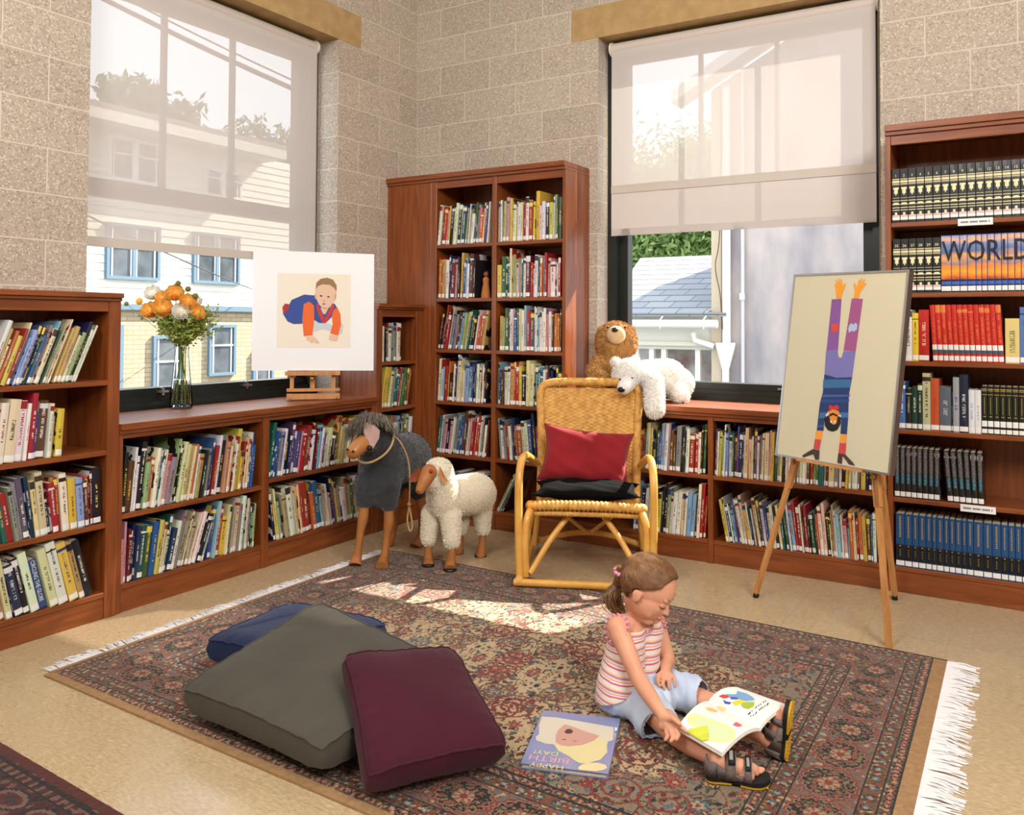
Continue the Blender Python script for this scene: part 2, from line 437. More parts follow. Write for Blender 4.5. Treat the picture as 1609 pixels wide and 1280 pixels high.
def window(name, org, u, nrm, width, lites):
    """frame in the plane through org, u along, nrm to the inside; top 3.0, bottom .81; w = opening width"""
    u = Vector(u); nrm = Vector(nrm); Z = Vector((0,0,1)); org = Vector(org)
    root = bpy.data.objects.new(name, None); COL.objects.link(root); root.location = org; root['kind'] = 'structure'
    def bx(mb, a0, a1, n0, n1, z0, z1):
        c = [org+u*a+nrm*k+Z*z for z in (z0,z1) for (a,k) in ((a0,n0),(a1,n0),(a1,n1),(a0,n1))]
        mb.add(c, [(0,3,2,1),(4,5,6,7),(0,1,5,4),(1,2,6,5),(2,3,7,6),(3,0,4,7)])
    f = MB()
    e = .115
    bx(f, 0, .06, -.05, .07, 0, 2.19); bx(f, width-.06, width, -.05, .07, 0, 2.19)
    bx(f, .06, e, -.05, .02, .0, 2.19); bx(f, width-e, width-.06, -.05, .02, .0, 2.19)
    bx(f, 0, width, -.05, .07, 2.13, 2.19); bx(f, e, width-e, -.05, .03, 2.07, 2.13)
    bx(f, 0, width, -.05, .09, -.03, .035); bx(f, .06, width-.06, -.05, .05, .035, .1); bx(f, .0, width, .05, .07, .0, .06)
    f.build('window_frame', M_FRAME, root)
    r = MB(); bx(r, e-.02, width-e+.02, -.03, .04, 1.065, 1.10); bx(r, e-.02, width-e+.02, -.03, .025, 1.10, 1.135); bx(r, e, width-e, -.03, .03, 1.05, 1.066)
    r.build('sash_rail', M_FRAME, root)
    for a in lites:
        q = MB(); bx(q, a-.011, a+.011, -.02, .012, 1.12, 2.08); q.build('muntin', M_FRAME, root)
    g = MB(); c = [org+u*a+Z*z for a, z in ((e-.01,.09),(width-e+.01,.09),(width-e+.01,1.07),(e-.01,1.07))]; g.add(c, [(0,1,2,3)]); g.build('pane', M_GLASS, root)
    g = MB(); c = [org+u*a+Z*z for a, z in ((e-.01,1.12),(width-e+.01,1.12),(width-e+.01,2.09),(e-.01,2.09))]; g.add(c, [(0,1,2,3)]); g.build('pane', M_GLASS, root)
    for a in (.33, .67):
        q = MB(); bx(q, width*a-.03, width*a+.03, .05, .075, .075, .085); bx(q, width*a-.006, width*a+.006, .05, .07, .05, .105); q.build('sash_lift', M_METAL, root)
    return root
window('window_1', (-.24,-2.41,.81), (0,1,0), (1,0,0), 1.62, (.56, 1.01))
window('window_2', (1.39,.215,.81), (1,0,0), (0,-1,0), 1.60, (.577, 1.025))

def blind(label, org, u, nrm, width, zb):
    """roller tube, screen cloth, hem bar, two brackets and a bead chain"""
    u = Vector(u); nrm = Vector(nrm); org = Vector(org); Z = Vector((0,0,1))
    root = thing('roller_blind', label, 'window blind', org)
    t = MB().tube([org+u*.012+Z*-.04, org+u*(width-.012)+Z*-.04], .036, 24); t.build('roller_tube', mat('blind_tube', (206,196,188), .6), root, smooth=True)
    c = MB(); N = 24; zs = [-.045, -.1, -.4, -.8, -1.2, (zb-org.z)+.05, (zb-org.z)]
    vs = []; 
    for z in zs:
        for k in range(N+1):
            a = .02+(width-.04)*k/N
            vs.append(org+u*a+nrm*(.030+.002*math.sin(a*9)*min(1,-z)*.6)+Z*z)
    fs = [(i*(N+1)+k, i*(N+1)+k+1, (i+1)*(N+1)+k+1, (i+1)*(N+1)+k) for i in range(len(zs)-1) for k in range(N)]
    c.add(vs, fs); c.build('screen_cloth', M_BLIND, root, smooth=True)
    hb = MB(); z = zb-org.z
    a = [org+u*x+nrm*y+Z*w for w in (z, z+.045) for (x,y) in ((.02,.026),(width-.02,.026),(width-.02,.035),(.02,.035))]
    hb.add(a, [(0,3,2,1),(4,5,6,7),(0,1,5,4),(1,2,6,5),(2,3,7,6),(3,0,4,7)]); hb.build('hem_bar', mat('blind_hem', (206,197,188), .8), root)
    for x in (.004, width-.016):
        q = MB(); q.tube([org+u*x+Z*-.04, org+u*(x+.012)+Z*-.04], .043, 18); q.build('bracket', M_WHITE, root, smooth=True)
    ch = MB()
    for k, dn in ((0,.0),(1,.028)):
        ch.tube([org+u*(width-.005)+nrm*(.02+dn)+Z*-.05, org+u*(width-.003)+nrm*(.02+dn)+Z*-1.75], .0016, 6)
    ch.build('pull_chain', mat('bead_chain', (150,130,100), .5), root)
    return root
blind('pale sunscreen roller blind of the left window, behind the vase', (-.125,-2.405,2.985), (0,1,0), (1,0,0), 1.545, 1.60)
blind('pale sunscreen roller blind of the right window, above the bears', (1.43,.10,2.985), (1,0,0), (0,-1,0), 1.55, 2.045)

# ------------------------------------------------------------------ bookcases
# frame of a case: o = lower left front corner, u along the front, v into the case
class Case:
    def __init__(s, label, o, axis, length, height, depth):
        s.o = Vector(o); s.ax = axis; s.L = length; s.H = height; s.D = depth
        s.u = Vector((0,1,0)) if axis == 'Y' else Vector((1,0,0))
        s.v = Vector((-1,0,0)) if axis == 'Y' else Vector((0,1,0))
        s.wl = W_CHY if axis == 'Y' else W_CHX
        s.root = thing('bookcase', label, 'bookcase', s.o)
    def pt(s, a, d, z): return s.o+s.u*a+s.v*d+Vector((0,0,z))
    def bx(s, mb, a0, a1, d0, d1, z0, z1, bev=.002):
        p = s.pt(a0,d0,z0); q = s.pt(a1,d1,z1); mb.box(p, q, bev=bev)
    def part(s, name, boxes, m):
        mb = MB()
        for b in boxes: s.bx(mb, *b)
        return mb.build(name, m, s.root)
def build_case(c, bays, top, apron, posts, over=.02, back=True, toe=.1, filler=None, tdepth=None):
    """bays: (a0, a1, [shelf heights]); posts: (a0, a1) uprights"""
    H = c.H; c.zs = sorted(set(z for b_ in bays for z in b_[2]))
    for a0, a1 in posts: c.part('upright', [(a0, a1, 0, c.D, 0, H-top+.001)], W_CH)
    if back: c.part('back_panel', [(posts[0][1], posts[-1][0], c.D-.012, c.D, toe, H-top)], W_CH)
    for a0, a1, zs in bays:
        for z in zs: c.part('shelf', [(a0, a1, .002, c.D-.012, z-.022, z)], c.wl)
        c.part('toe_board', [(a0, a1, .006, .024, 0, zs[-1]-.022)], c.wl)
        c.part('apron', [(a0, a1, .004, .022, H-top-apron, H-top)], c.wl)
        pins = []
        for z in zs[:-1]:
            pass
    td = tdepth if tdepth is not None else c.D
    c.part('top_board', [(0, c.L, -over, td, H-top*.62, H), (0, c.L, -over*.45, td, H-top, H-top*.62)], c.wl)
    if filler: c.part('filler_panel', filler, W_CH)
left_case = Case('waist-high cherry bookcase cut by the left edge, left of the vase window', (.305,-3.42,0), 'Y', .98, 1.37, .303)
build_case(left_case, [(.03,.925,[1.0,.705,.40,.11])], .035, .045, [(0,.03),(.925,.98)])
low_left = Case('long low cherry bookcase under the vase window, its top a display ledge', (.30,-2.438,0), 'Y', 1.676, .81, .298)
build_case(low_left, [(.022,.803,[.42,.12]),(.848,1.65,[.446,.12])], .045, .022, [(0,.022),(.803,.848),(1.65,1.676)], tdepth=.298+.12)
small_case = Case('narrow cherry bookcase in the room corner beside the tall one', (.30,-.76,0), 'Y', .447, 1.365, .298)
build_case(small_case, [(.055,.385,[1.012,.732,.43,.12])], .035, .045, [(0,.055),(.385,.447)])
tall_case = Case('tall cherry bookcase with two bays of picture books beside the bears', (0,-.31,0), 'X', 1.335, 2.2, .308)
build_case(tall_case, [(.403,.824,[1.745,1.405,1.083,.757,.428,.11]),(.856,1.312,[1.745,1.405,1.083,.757,.428,.11])], .05, .045,
           [(.36,.403),(.824,.856),(1.312,1.335)], filler=[(0,.36,0,.018,0,2.15)])
low_right = Case('long low cherry bookcase under the bears window, behind the framed poster', (1.337,-.31,0), 'X', 1.713, .81, .308)
build_case(low_right, [(.02,.845,[.457,.12]),(.873,1.685,[.457,.12])], .045, .022, [(0,.02),(.845,.873),(1.685,1.713)], tdepth=.308+.12)
big_case = Case('tall reddish bookcase of encyclopedia sets at the right edge', (3.054,-.31,0), 'X', 1.6, 2.2, .308)
build_case(big_case, [(.024,.79,[1.735,1.402,1.082,.762,.442,.12]),(.81,1.576,[1.735,1.402,1.082,.762,.442,.12])], .05, .045, [(0,.024),(.79,.81),(1.576,1.6)])
for nm, (x0, y0, z0), text_l in (('shelf_sign', (3.36,-.313,1.722), 'small printed white strip clipped under the encyclopedias on the top shelf'), ('shelf_sign', (3.36,-.313,.428), 'small printed white strip clipped above the blue volumes')):
    mb = MB().box((x0,y0-.003,z0-.018), (x0+.14,y0,z0+.014))
    o = mb.build(nm, mat('sign_card', (238,238,240), .5)); tag(o, text_l, 'sign')
    ln = MB()
    for k in range(22):
        if k % 7 == 6: continue
        ln.box((x0+.012+k*.0053, y0-.0036, z0-.006), (x0+.0155+k*.0053, y0-.003, z0+.002))
    ln.build('print', M_BLACK, o)
# ------------------------------------------------------------------ books
def cover_mat():
    """cover colour from the book's own colour layers; lettering and motifs printed by noise in spine coordinates"""
    m = bpy.data.materials.new('book_cover'); m.use_nodes = True
    n, l = m.node_tree.nodes, m.node_tree.links; p = n['Principled BSDF']
    def math_(op, a, b=None, c=None):
        q = n.new('ShaderNodeMath'); q.operation = op
        for i, x in enumerate((a, b, c)):
            if x is None: continue
            if hasattr(x, 'links') or hasattr(x, 'is_linked'): l.new(x, q.inputs[i])
            else: q.inputs[i].default_value = x
        return q.outputs[0]
    c1 = n.new('ShaderNodeVertexColor'); c1.layer_name = 'paper'
    c2 = n.new('ShaderNodeVertexColor'); c2.layer_name = 'ink'
    uv = n.new('ShaderNodeUVMap'); uv.uv_map = 'UVMap'; s = n.new('ShaderNodeSeparateXYZ'); l.new(uv.outputs[0], s.inputs[0])
    seed = math_('FLOOR', s.outputs[0]); u = math_('SUBTRACT', s.outputs[0], seed); v = s.outputs[1]
    wn_ = n.new('ShaderNodeTexWhiteNoise'); wn_.noise_dimensions = '1D'; l.new(seed, wn_.inputs['W'])
    rs = n.new('ShaderNodeSeparateXYZ'); l.new(wn_.outputs['Color'], rs.inputs[0]); r1, r2, r3 = rs.outputs
    # a line of letters running along the spine
    vv = math_('MULTIPLY', v, 34.0); letter = math_('FLOOR', vv)
    cb = n.new('ShaderNodeCombineXYZ'); l.new(letter, cb.inputs[0]); l.new(seed, cb.inputs[1])
    w2 = n.new('ShaderNodeTexWhiteNoise'); w2.noise_dimensions = '2D'; l.new(cb.outputs[0], w2.inputs[0])
    gap = math_('GREATER_THAN', w2.outputs['Value'], .16)
    fr = math_('SUBTRACT', vv, letter); body = math_('LESS_THAN', fr, .78)
    nz = n.new('ShaderNodeTexNoise'); nz.inputs['Scale'].default_value = 1; nz.inputs['Detail'].default_value = 0
    cb2 = n.new('ShaderNodeCombineXYZ'); l.new(math_('MULTIPLY', vv, 1.9), cb2.inputs[0]); l.new(math_('MULTIPLY', u, 3.2), cb2.inputs[1]); l.new(seed, cb2.inputs[2]); l.new(cb2.outputs[0], nz.inputs['Vector'])
    stroke = math_('GREATER_THAN', nz.outputs['Fac'], .46)
    inu = math_('LESS_THAN', math_('ABSOLUTE', math_('SUBTRACT', u, .5)), math_('MULTIPLY_ADD', r3, .08, .12))
    lo = math_('MULTIPLY_ADD', r1, .2, .22); hi = math_('MULTIPLY_ADD', r2, .3, .62)
    inv = math_('MULTIPLY', math_('GREATER_THAN', v, lo), math_('LESS_THAN', v, hi))
    t = inu
    for x in (inv, gap, body, stroke): t = math_('MULTIPLY', t, x)
    # a printed block on some spines
    bl = math_('MULTIPLY', math_('MULTIPLY', math_('GREATER_THAN', v, .86), math_('LESS_THAN', v, math_('MULTIPLY_ADD', r3, .12, .88))), math_('GREATER_THAN', r2, .55))
    isspine = math_('LESS_THAN', v, 1.01)
    t = math_('MULTIPLY', math_('MAXIMUM', t, bl), isspine)
    # printed front boards
    n3 = n.new('ShaderNodeTexNoise'); n3.inputs['Scale'].default_value = 4; n3.inputs['Detail'].default_value = 2; l.new(uv.outputs[0], n3.inputs['Vector'])
    art = math_('MULTIPLY', math_('MULTIPLY', math_('GREATER_THAN', n3.outputs['Fac'], .54), math_('GREATER_THAN', v, 2.0)), math_('GREATER_THAN', r1, .45))
    t = math_('MAXIMUM', t, art)
    mx = n.new('ShaderNodeMix'); mx.data_type = 'RGBA'; l.new(t, mx.inputs[0]); l.new(c1.outputs[0], mx.inputs[6]); l.new(c2.outputs[0], mx.inputs[7])
    l.new(mx.outputs[2], p.inputs['Base Color']); p.inputs['Roughness'].default_value = .38; p.inputs['Coat Weight'].default_value = .15
    return m
M_COVER = cover_mat()
M_PAGES = mat('book_pages', (228,216,190), .85, var=(208,194,164), scale=200, stretch=(1,1,.02))
M_LABEL = mat('call_number_label', (236,236,234), .6)
M_GOLD = mat('gold_foil', (220,190,110), .38, metal=.5)
M_CREAMFOIL = mat('cream_foil', (236,226,180), .5)

CN = {'W':('white',(222,220,212)),'C':('cream',(214,200,164)),'K':('black',(26,25,27)),'R':('red',(160,42,38)),'O':('orange',(190,98,52)),
      'Y':('yellow',(206,178,78)),'G':('green',(62,92,58)),'T':('teal',(34,86,92)),'B':('blue',(48,82,138)),'N':('navy',(26,36,74)),
      'L':('light blue',(132,172,202)),'P':('pink',(196,146,148)),'M':('maroon',(104,30,38)),'V':('purple',(86,70,108)),'E':('grey',(132,132,136)),
      'A':('tan',(178,146,98)),'D':('brown',(92,58,36)),'U':('pale green',(158,164,124)),'S':('silver grey',(172,176,180))}
BOOKS = []      # dicts, laid out first, linked at the end
rb = random.Random(11)

def rect(a, th, w, h):
    """corners of a spine of width w leaning by th (>0: top to larger a), lowest corner resting at (a, 0)"""
    c, s = math.cos(th), math.sin(th)
    if th >= 0: # pivot at lower right; a is its place
        return [(a-w*c, w*s), (a, 0), (a+h*s, h*c), (a+h*s-w*c, h*c+w*s)]
    c, s = math.cos(-th), math.sin(-th)
    return [(a, 0), (a+w*c, w*s), (a+w*c-h*s, w*s+h*c), (a-h*s, h*c)]
def sat(A, B):
    for Q in (A, B):
        for i in range(4):
            x0,y0 = Q[i]; x1,y1 = Q[(i+1)%4]; nx, ny = y1-y0, x0-x1
            a = [p[0]*nx+p[1]*ny for p in A]; b = [p[0]*nx+p[1]*ny for p in B]
            if max(a) <= min(b)+1e-5 or max(b) <= min(a)+1e-5: return False
    return True
def layout(items, a0, a1, rev=False):
    """items: (w, h, th). places them left to right without overlap from a0; returns pivots"""
    out = []; prev = []
    for (w, h, th) in items:
        R0 = rect(0, th, w, h); lo = a0-min(p[0] for p in R0)
        if prev:
            pv = prev[-1]; cen = sum(p[0] for p in pv)/4
            l_ = cen-sum(p[0] for p in R0)/4; r_ = l_+.6
            for _ in range(22):
                m_ = (l_+r_)/2; R = rect(m_, th, w, h)
                if any(sat(R, q) for q in prev[-3:]) : l_ = m_
                else: r_ = m_
            pos = r_+.0006
        else: pos = lo
        out.append(pos); prev.append(rect(pos, th, w, h))
    return out, max(max(p[0] for p in q) for q in prev)

def fill(case, a0, a1, z, pal, lean=0, hm=.24, hv=.03, place='', end='', from_right=False, wmin=None, hmax=None, lab=.75, fix={}):
    """one shelf of mixed books; pal names their colours from left to right, lean in degrees (number or per-book function)"""
    gap = min([q for q in case.zs if q > z+.15]+[case.H-.045-(.022 if case.H < 1 else .045)+.022])-.022-z-.006
    hmax = min(hmax or .3, gap)
    n = len(pal); ws = [rb.choice((.008,.010,.012,.014,.018,.022,.026)) for _ in pal]
    if wmin: ws = [max(w, wmin) for w in ws]
    for k_, w_ in fix.items(): ws[k_] = w_
    hs = [min(hmax, max(.16, rb.gauss(hm, hv)))-rb.uniform(0,.012) for _ in pal]
    ths = [math.radians(lean(i/(max(1,n-1))) if callable(lean) else lean) + math.radians(rb.uniform(-.8,.8) if lean else 0) for i in range(n)]
    span = a1-a0
    for _ in range(8):
        its = list(zip(ws, hs, ths)); pos, ext = layout(its, a0, a1)
        k = (span-(0.0))/(ext-a0)
        if abs(k-1) < .01: break
        ws = [w if i_ in fix else w*max(.6, min(1.6, k)) for i_, w in enumerate(ws)]
    its = list(zip(ws, hs, ths)); pos, ext = layout(its, a0, a1)
    for i, (q, p) in enumerate(zip(its, pos)):
        w, h, th = q
        if p > a1+.06: continue
        ck = pal[i]; nm, c = CN[ck]
        c = tuple(max(8, min(245, x+rb.uniform(-14,14))) for x in c)
        lum = sum(c)/3
        ink = rb.choice(((30,28,30),(150,30,28),(30,60,120),(60,50,40))) if lum > 120 else rb.choice(((232,226,206),(230,200,90),(220,220,220)))
        BOOKS.append(dict(case=case, a=p, z=z, w=w, h=h, th=th, d=min(.262, max(.15, h*rb.uniform(.72,.86))), inset=rb.choice((.004,.006,.01,.014,.02)), col=c, ink=ink, cname=nm,
             place=place, idx=i, label=(.022 if rb.random() < lab else 0), seed=rb.randrange(1, 900), style='mixed'))
def row(case, a0, z, specs, place, style, th=0, gap=.0004):
    """a row from explicit volumes: (width, height, colour name, rgb, ink[, lean])"""
    its = [(s_[0], s_[1], math.radians(s_[5]) if len(s_) > 5 else th) for s_ in specs]
    pos, ext = layout(its, a0, a0+2)
    for i, (s_, p) in enumerate(zip(specs, pos)):
        BOOKS.append(dict(case=case, a=p, z=z, w=s_[0], h=s_[1], th=its[i][2], d=min(.26, s_[1]*.75), inset=.008, col=s_[3], ink=s_[4], cname=s_[2],
             place=place, idx=i, label=.022, seed=rb.randrange(1, 900), style=(s_[6] if len(s_) > 6 else style), num=i+1))
    return ext

LC, LL, SCs, TC, LR, BC = left_case, low_left, small_case, tall_case, low_right, big_case
LCP = 'left-edge bookcase'
fill(LC, .36, .885, 1.0, 'WWPWWAWOYRCLLBNBECLGUCCCAACUNKWW', lean=lambda t: 19+3*t, hm=.235, place='top shelf, '+LCP)
fill(LC, .30, .745, .705, 'ECWKNEWWCWWRBDWCY', lean=lambda t: 8-4*t, hm=.235, place='second shelf, '+LCP)
fill(LC, .20, .915, .40, 'WORCDRMWCOUTREEVNCCKRRWYLDOMK', lean=lambda t: -17+15*t, hm=.23, hv=.025, place='third shelf, '+LCP)
fill(LC, .25, .88, .11, 'WRPCWWBACNKWBCWYAK', lean=lambda t: -10-6*t, hm=.24, hv=.022, place='bottom shelf, '+LCP, wmin=.016, fix={12: .036})
p = 'vase bookcase left bay'
fill(LL, .024, .765, .42, 'KDWWKUOWBWWPEUKCCACOWAKCENBRWKACAWYYRCCBB', lean=lambda t: 4+22*t if t < .35 else 13-6*t, hm=.245, hv=.03, place='upper shelf, '+p)
fill(LL, .024, .775, .12, 'PPMKNNTGBYCCTNWEUCUCWKSBLRYCTUCEWLCABU', lean=lambda t: 1+20*min(1, t*1.6) if t < .62 else 17-12*t, hm=.23, hv=.025, place='lower shelf, '+p)
p = 'vase bookcase right bay'
fill(LL, .852, 1.645, .446, 'TBTEWKNVVPRDRWMMLWBWCKDACAUWROCWEYGR', lean=9, hm=.235, place='upper shelf, '+p)
fill(LL, .852, 1.645, .12, 'NYCUGUWCCYCRRKOBTLAWWPKNBYEWUUGCWBTR', lean=-9, hm=.235, place='lower shelf, '+p)
p = 'narrow corner bookcase'
fill(SCs, .06, .26, 1.012, 'KWKAMWEKWK', lean=1, hm=.225, hv=.015, place='top shelf, '+p)
fill(SCs, .06, .37, .732, 'YYUCEWTRUWGGOR', lean=11, hm=.24, hv=.012, place='second shelf, '+p)
fill(SCs, .06, .37, .43, 'TGOTEYUGUW', lean=6, hm=.22, place='third shelf, '+p)
TP = 'tall bookcase left bay'
fill(TC, .406, .80, 1.745, 'WMRPYKCWKWTUCWUWGEPOCVW', lean=5, hm=.235, hv=.022, place='top shelf, '+TP)
fill(TC, .406, .70, 1.405, 'ROCAWNMPMKYCBLWDK', lean=2, hm=.24, hv=.02, place='second shelf, '+TP)
fill(TC, .412, .80, 1.083, 'RKKRMRCCEEDLUCTGKWOOA', lean=9, hm=.24, hv=.02, place='third shelf, '+TP)
fill(TC, .406, .79, .757, 'WRWLROKWNWCCCLLBBNWCAWK', lean=3, hm=.24, hv=.022, place='fourth shelf, '+TP)
fill(TC, .406, .81, .428, 'TWEPKPWEEBBDMCPRORWUKWD', lean=7, hm=.235, hv=.022, place='fifth shelf, '+TP)
fill(TC, .43, .80, .11, 'VNCBEWAUPDCWE', lean=24, hm=.22, place='bottom shelf, '+TP)
TP = 'tall bookcase right bay'
fill(TC, .858, 1.30, 1.745, 'CLWGUPYCCWCRWRYYCWKYWUGG', lean=.6, hm=.245, hv=.018, place='top shelf, '+TP)
fill(TC, .860, 1.295, 1.405, 'YGTCUUWPCTWMRWWTOLRPWWR', lean=.5, hm=.235, hv=.022, place='second shelf, '+TP)
fill(TC, .880, 1.30, 1.083, 'AUGWCBTCWLRVWWLWWWPWDOOD', lean=.6, hm=.245, hv=.018, place='third shelf, '+TP)
fill(TC, .860, 1.31, .757, 'LBTDCWARRYKCCTLGWRKNBGN', lean=.8, hm=.24, hv=.02, place='fourth shelf, '+TP)
fill(TC, .860, 1.31, .428, 'EWERWVNOOWWBNRPMKWCUBE', lean=-5, hm=.235, hv=.02, place='fifth shelf, '+TP)
fill(TC, .860, 1.0, .11, 'ACWEUK', lean=27, hm=.25, place='bottom shelf, '+TP)
p = 'bears bookcase left bay'
fill(LR, .42, .84, .457, 'MRRECYKBBLWPDDEKKWRRWKG', lean=2.5, hm=.235, hv=.02, place='upper shelf, '+p)
fill(LR, .42, .84, .12, 'LBBKWWEKYKKUCWWCWLLMWRR', lean=4, hm=.235, hv=.02, place='lower shelf, '+p)
p = 'bears bookcase right bay'
fill(LR, .878, 1.66, .457, 'VWYUWLWGMBNWCCCVWECCPYGUCKWWREUCWDRUGTAMCEWKYCWEYNKE', lean=2, hm=.235, hv=.018, place='upper shelf, '+p)
fill(LR, .90, 1.66, .12, 'YWNWLBRWCYWNWRCVWBCWKCTGBWLRRWMRKGTOWCKCAUWLEWPLOWCROYDBW', lean=lambda t: -11+9*t, hm=.225, hv=.018, place='lower shelf, '+p)
# the encyclopedia sets
BCP = 'big right bookcase'
row(BC, .028, 1.735, [(.0345, .255, 'black', (20,22,24), (236,226,170))]*16, 'top shelf, '+BCP, 'ency')
e = row(BC, .030, 1.402, [(.0335, .255, 'black', (20,22,24), (236,226,170))]*6, 'second shelf, '+BCP, 'ency')
e = row(BC, e+.001, 1.402, [(w, .262, 'blue and orange', (70,100,170), (20,20,24)) for w in (.042,.034,.030,.034,.022,.022,.028,.026,.024,.026,.024,.026,.026,.026)], 'second shelf, '+BCP, 'world')
e = row(BC, .05, 1.082, [(.03,.22,'white',(232,230,232),(80,80,90)),(.03,.24,'white',(226,224,226),(60,70,90)),(.027,.225,'yellow',(228,196,44),(70,60,30)),(.044,.24,'red',(186,36,30),(230,200,180))], 'third shelf, '+BCP, 'mixed')
e = row(BC, e+.002, 1.082, [(.0215, .262, 'bright red', (196,40,26), (220,120,60), -3.0)]*13, 'third shelf, '+BCP, 'redset')
e = row(BC, e+.003, 1.082, [(.056,.2,'pale yellow',(220,200,128),(90,80,40)),(.038,.25,'blue',(84,120,186),(40,60,120)),(.029,.232,'white',(234,234,238),(70,70,74)),(.029,.232,'white',(234,234,238),(70,70,74)),(.029,.232,'white',(234,234,238),(70,70,74))], 'third shelf, '+BCP, 'species')
e = row(BC, .05, .762, [(.03,.22,'blue',(60,110,180),(230,230,230)),(.026,.19,'black',(24,30,28),(200,200,180)),(.024,.2,'green',(28,62,50),(220,220,200)),(.020,.215,'dark green',(22,50,44),(220,220,200)),(.034,.265,'pale green',(190,192,150),(60,40,30)),(.036,.24,'orange',(196,86,48),(180,70,40)),
     (.048,.205,'slate grey',(92,106,120),(190,196,200)),(.006,.18,'black',(20,20,20),(200,200,200)),(.026,.25,'silver grey',(160,164,172),(60,70,140)),(.036,.262,'navy',(30,38,60),(200,200,190)),(.025,.196,'white',(222,226,236),(150,160,190)),(.025,.196,'white',(230,228,230),(150,160,190))], 'fourth shelf, '+BCP, 'mixed')
e = row(BC, e+.001, .762, [(.0235, .215, 'black green', (20,28,18), (214,204,150))]*13, 'fourth shelf, '+BCP, 'greenset')
e = row(BC, .030, .442, [(.0235, .232, 'black and grey', (24,24,26), (150,140,142))]*8, 'fifth shelf, '+BCP, 'greyset')
e = row(BC, e+.014, .442, [(.024, .232, 'black and grey', (24,24,26), (150,140,142), -4.5+k*.6) for k in range(6)], 'fifth shelf, '+BCP, 'greyset')
e = row(BC, .034, .12, [(w, .245, 'blue', (26,74,124), (214,190,110)) for w in (.038,.031,.027,.030,.024,.020,.028,.022,.024,.026,.020,.026,.038,.034,.034,.027,.026,.025,.025,.026)], 'bottom shelf, '+BCP, 'blueset')

def book_geo(b):
    """cover, pages and sticker of one book in world coordinates"""
    cs = b['case']; th = b['th']; w, h, d = b['w'], b['h'], b['d']
    c, s = math.cos(th), math.sin(th)
    U = cs.u*c - Vector((0,0,1))*s; Z = cs.u*s + Vector((0,0,1))*c
    O = cs.pt(b['a'], b['inset'], b['z']+.0003)
    if th >= 0: O = O - U*w
    V = cs.v
    def pt(x, y, z): return O+U*x+V*y+Z*z
    t = .0022 if w > .011 else .001
    r = min(.004, w*.2)
    # cover section: a rounded spine and two boards
    out = [(0,d),(0,r),(r*.35,r*.3),(w*.5,-r*.25),(w-r*.35,r*.3),(w,r),(w,d)]
    inn = [(w-t,d),(w-t,.006),(t,.006),(t,d)]
    sec = out+inn; N = len(sec)
    vs = [pt(x,y,0) for x,y in sec]+[pt(x,y,h) for x,y in sec]
    fs = []; uvs = []
    # outer strips
    xs = [p_[0] for p_ in out]
    for i in range(len(out)-1):
        fs.append((i, i+1, N+i+1, N+i))
        if i == 0 or i == 5:
            y0, y1 = out[i][1]/h, out[i+1][1]/h
            uvs.append([(y0*.9,2.2),(y1*.9,2.2),(y1*.9,3.2),(y0*.9,3.2)])
        else:
            a_, b_ = xs[i]/w, xs[i+1]/w; a_ = min(.97,max(.03,a_)); b_ = min(.97,max(.03,b_))
            uvs.append([(a_,0),(b_,0),(b_,1),(a_,1)])
    for i in range(7, 10): fs.append((i, i+1, N+i+1, N+i)); uvs.append([(.01,1.5)]*4)
    for base in (0, N):
        q = [(0,1,9,10),(1,2,9),(2,3,4,9),(4,8,9),(4,5,8),(5,6,7,8)]
        for f in q:
            f = [k+base for k in f]
            if base == 0: f = f[::-1]
            fs.append(tuple(f)); uvs.append([(.01,1.5)]*len(f))
    fs.append((0,N,N+10,10)); uvs.append([(.01,1.5)]*4); fs.append((6,7,N+7,N+6)); uvs.append([(.01,1.5)]*4)
    i_ = .0025
    pv = [pt(x,y,z) for z in (i_, h-i_) for (x,y) in ((t,.006),(w-t,.006),(w-t,d-.003),(t,d-.003))]
    pf = [(0,3,2,1),(4,5,6,7),(0,1,5,4),(1,2,6,5),(2,3,7,6),(3,0,4,7)]
    lab = None
    if b['label']:
        z0, z1 = .006, .006+b['label']
        if b['style'] == 'ency': z0, z1 = .012, .030
        if b['style'] in ('greenset',): z0, z1 = .005, .024
        e = .0006; pr = [(r*.35,r*.3-e),(w*.5,-r*.25-e),(w-r*.35,r*.3-e)]
        lab = [pt(x,y,z) for z in (z0,z1) for x,y in pr]
    return vs, fs, uvs, pv, pf, lab, pt, r

def put_layers(me, uvs_all, cols, inks):
    uvl = me.uv_layers.new(name='UVMap'); uvl.data.foreach_set('uv', [x for uvf in uvs_all for p_ in uvf for x in p_])
    for nm, cc in (('paper', cols), ('ink', inks)):
        a = me.color_attributes.new(nm, 'FLOAT_COLOR', 'CORNER'); a.data.foreach_set('color', [x for c in cc for x in c])

def mark(parent, nm, quads, m):
    mb = MB()
    for q in quads: mb.add(q, [(0,1,2,3)] if len(q) == 4 else [(0,1,4,3),(1,2,5,4)])
    return mb.build(nm, m, parent)


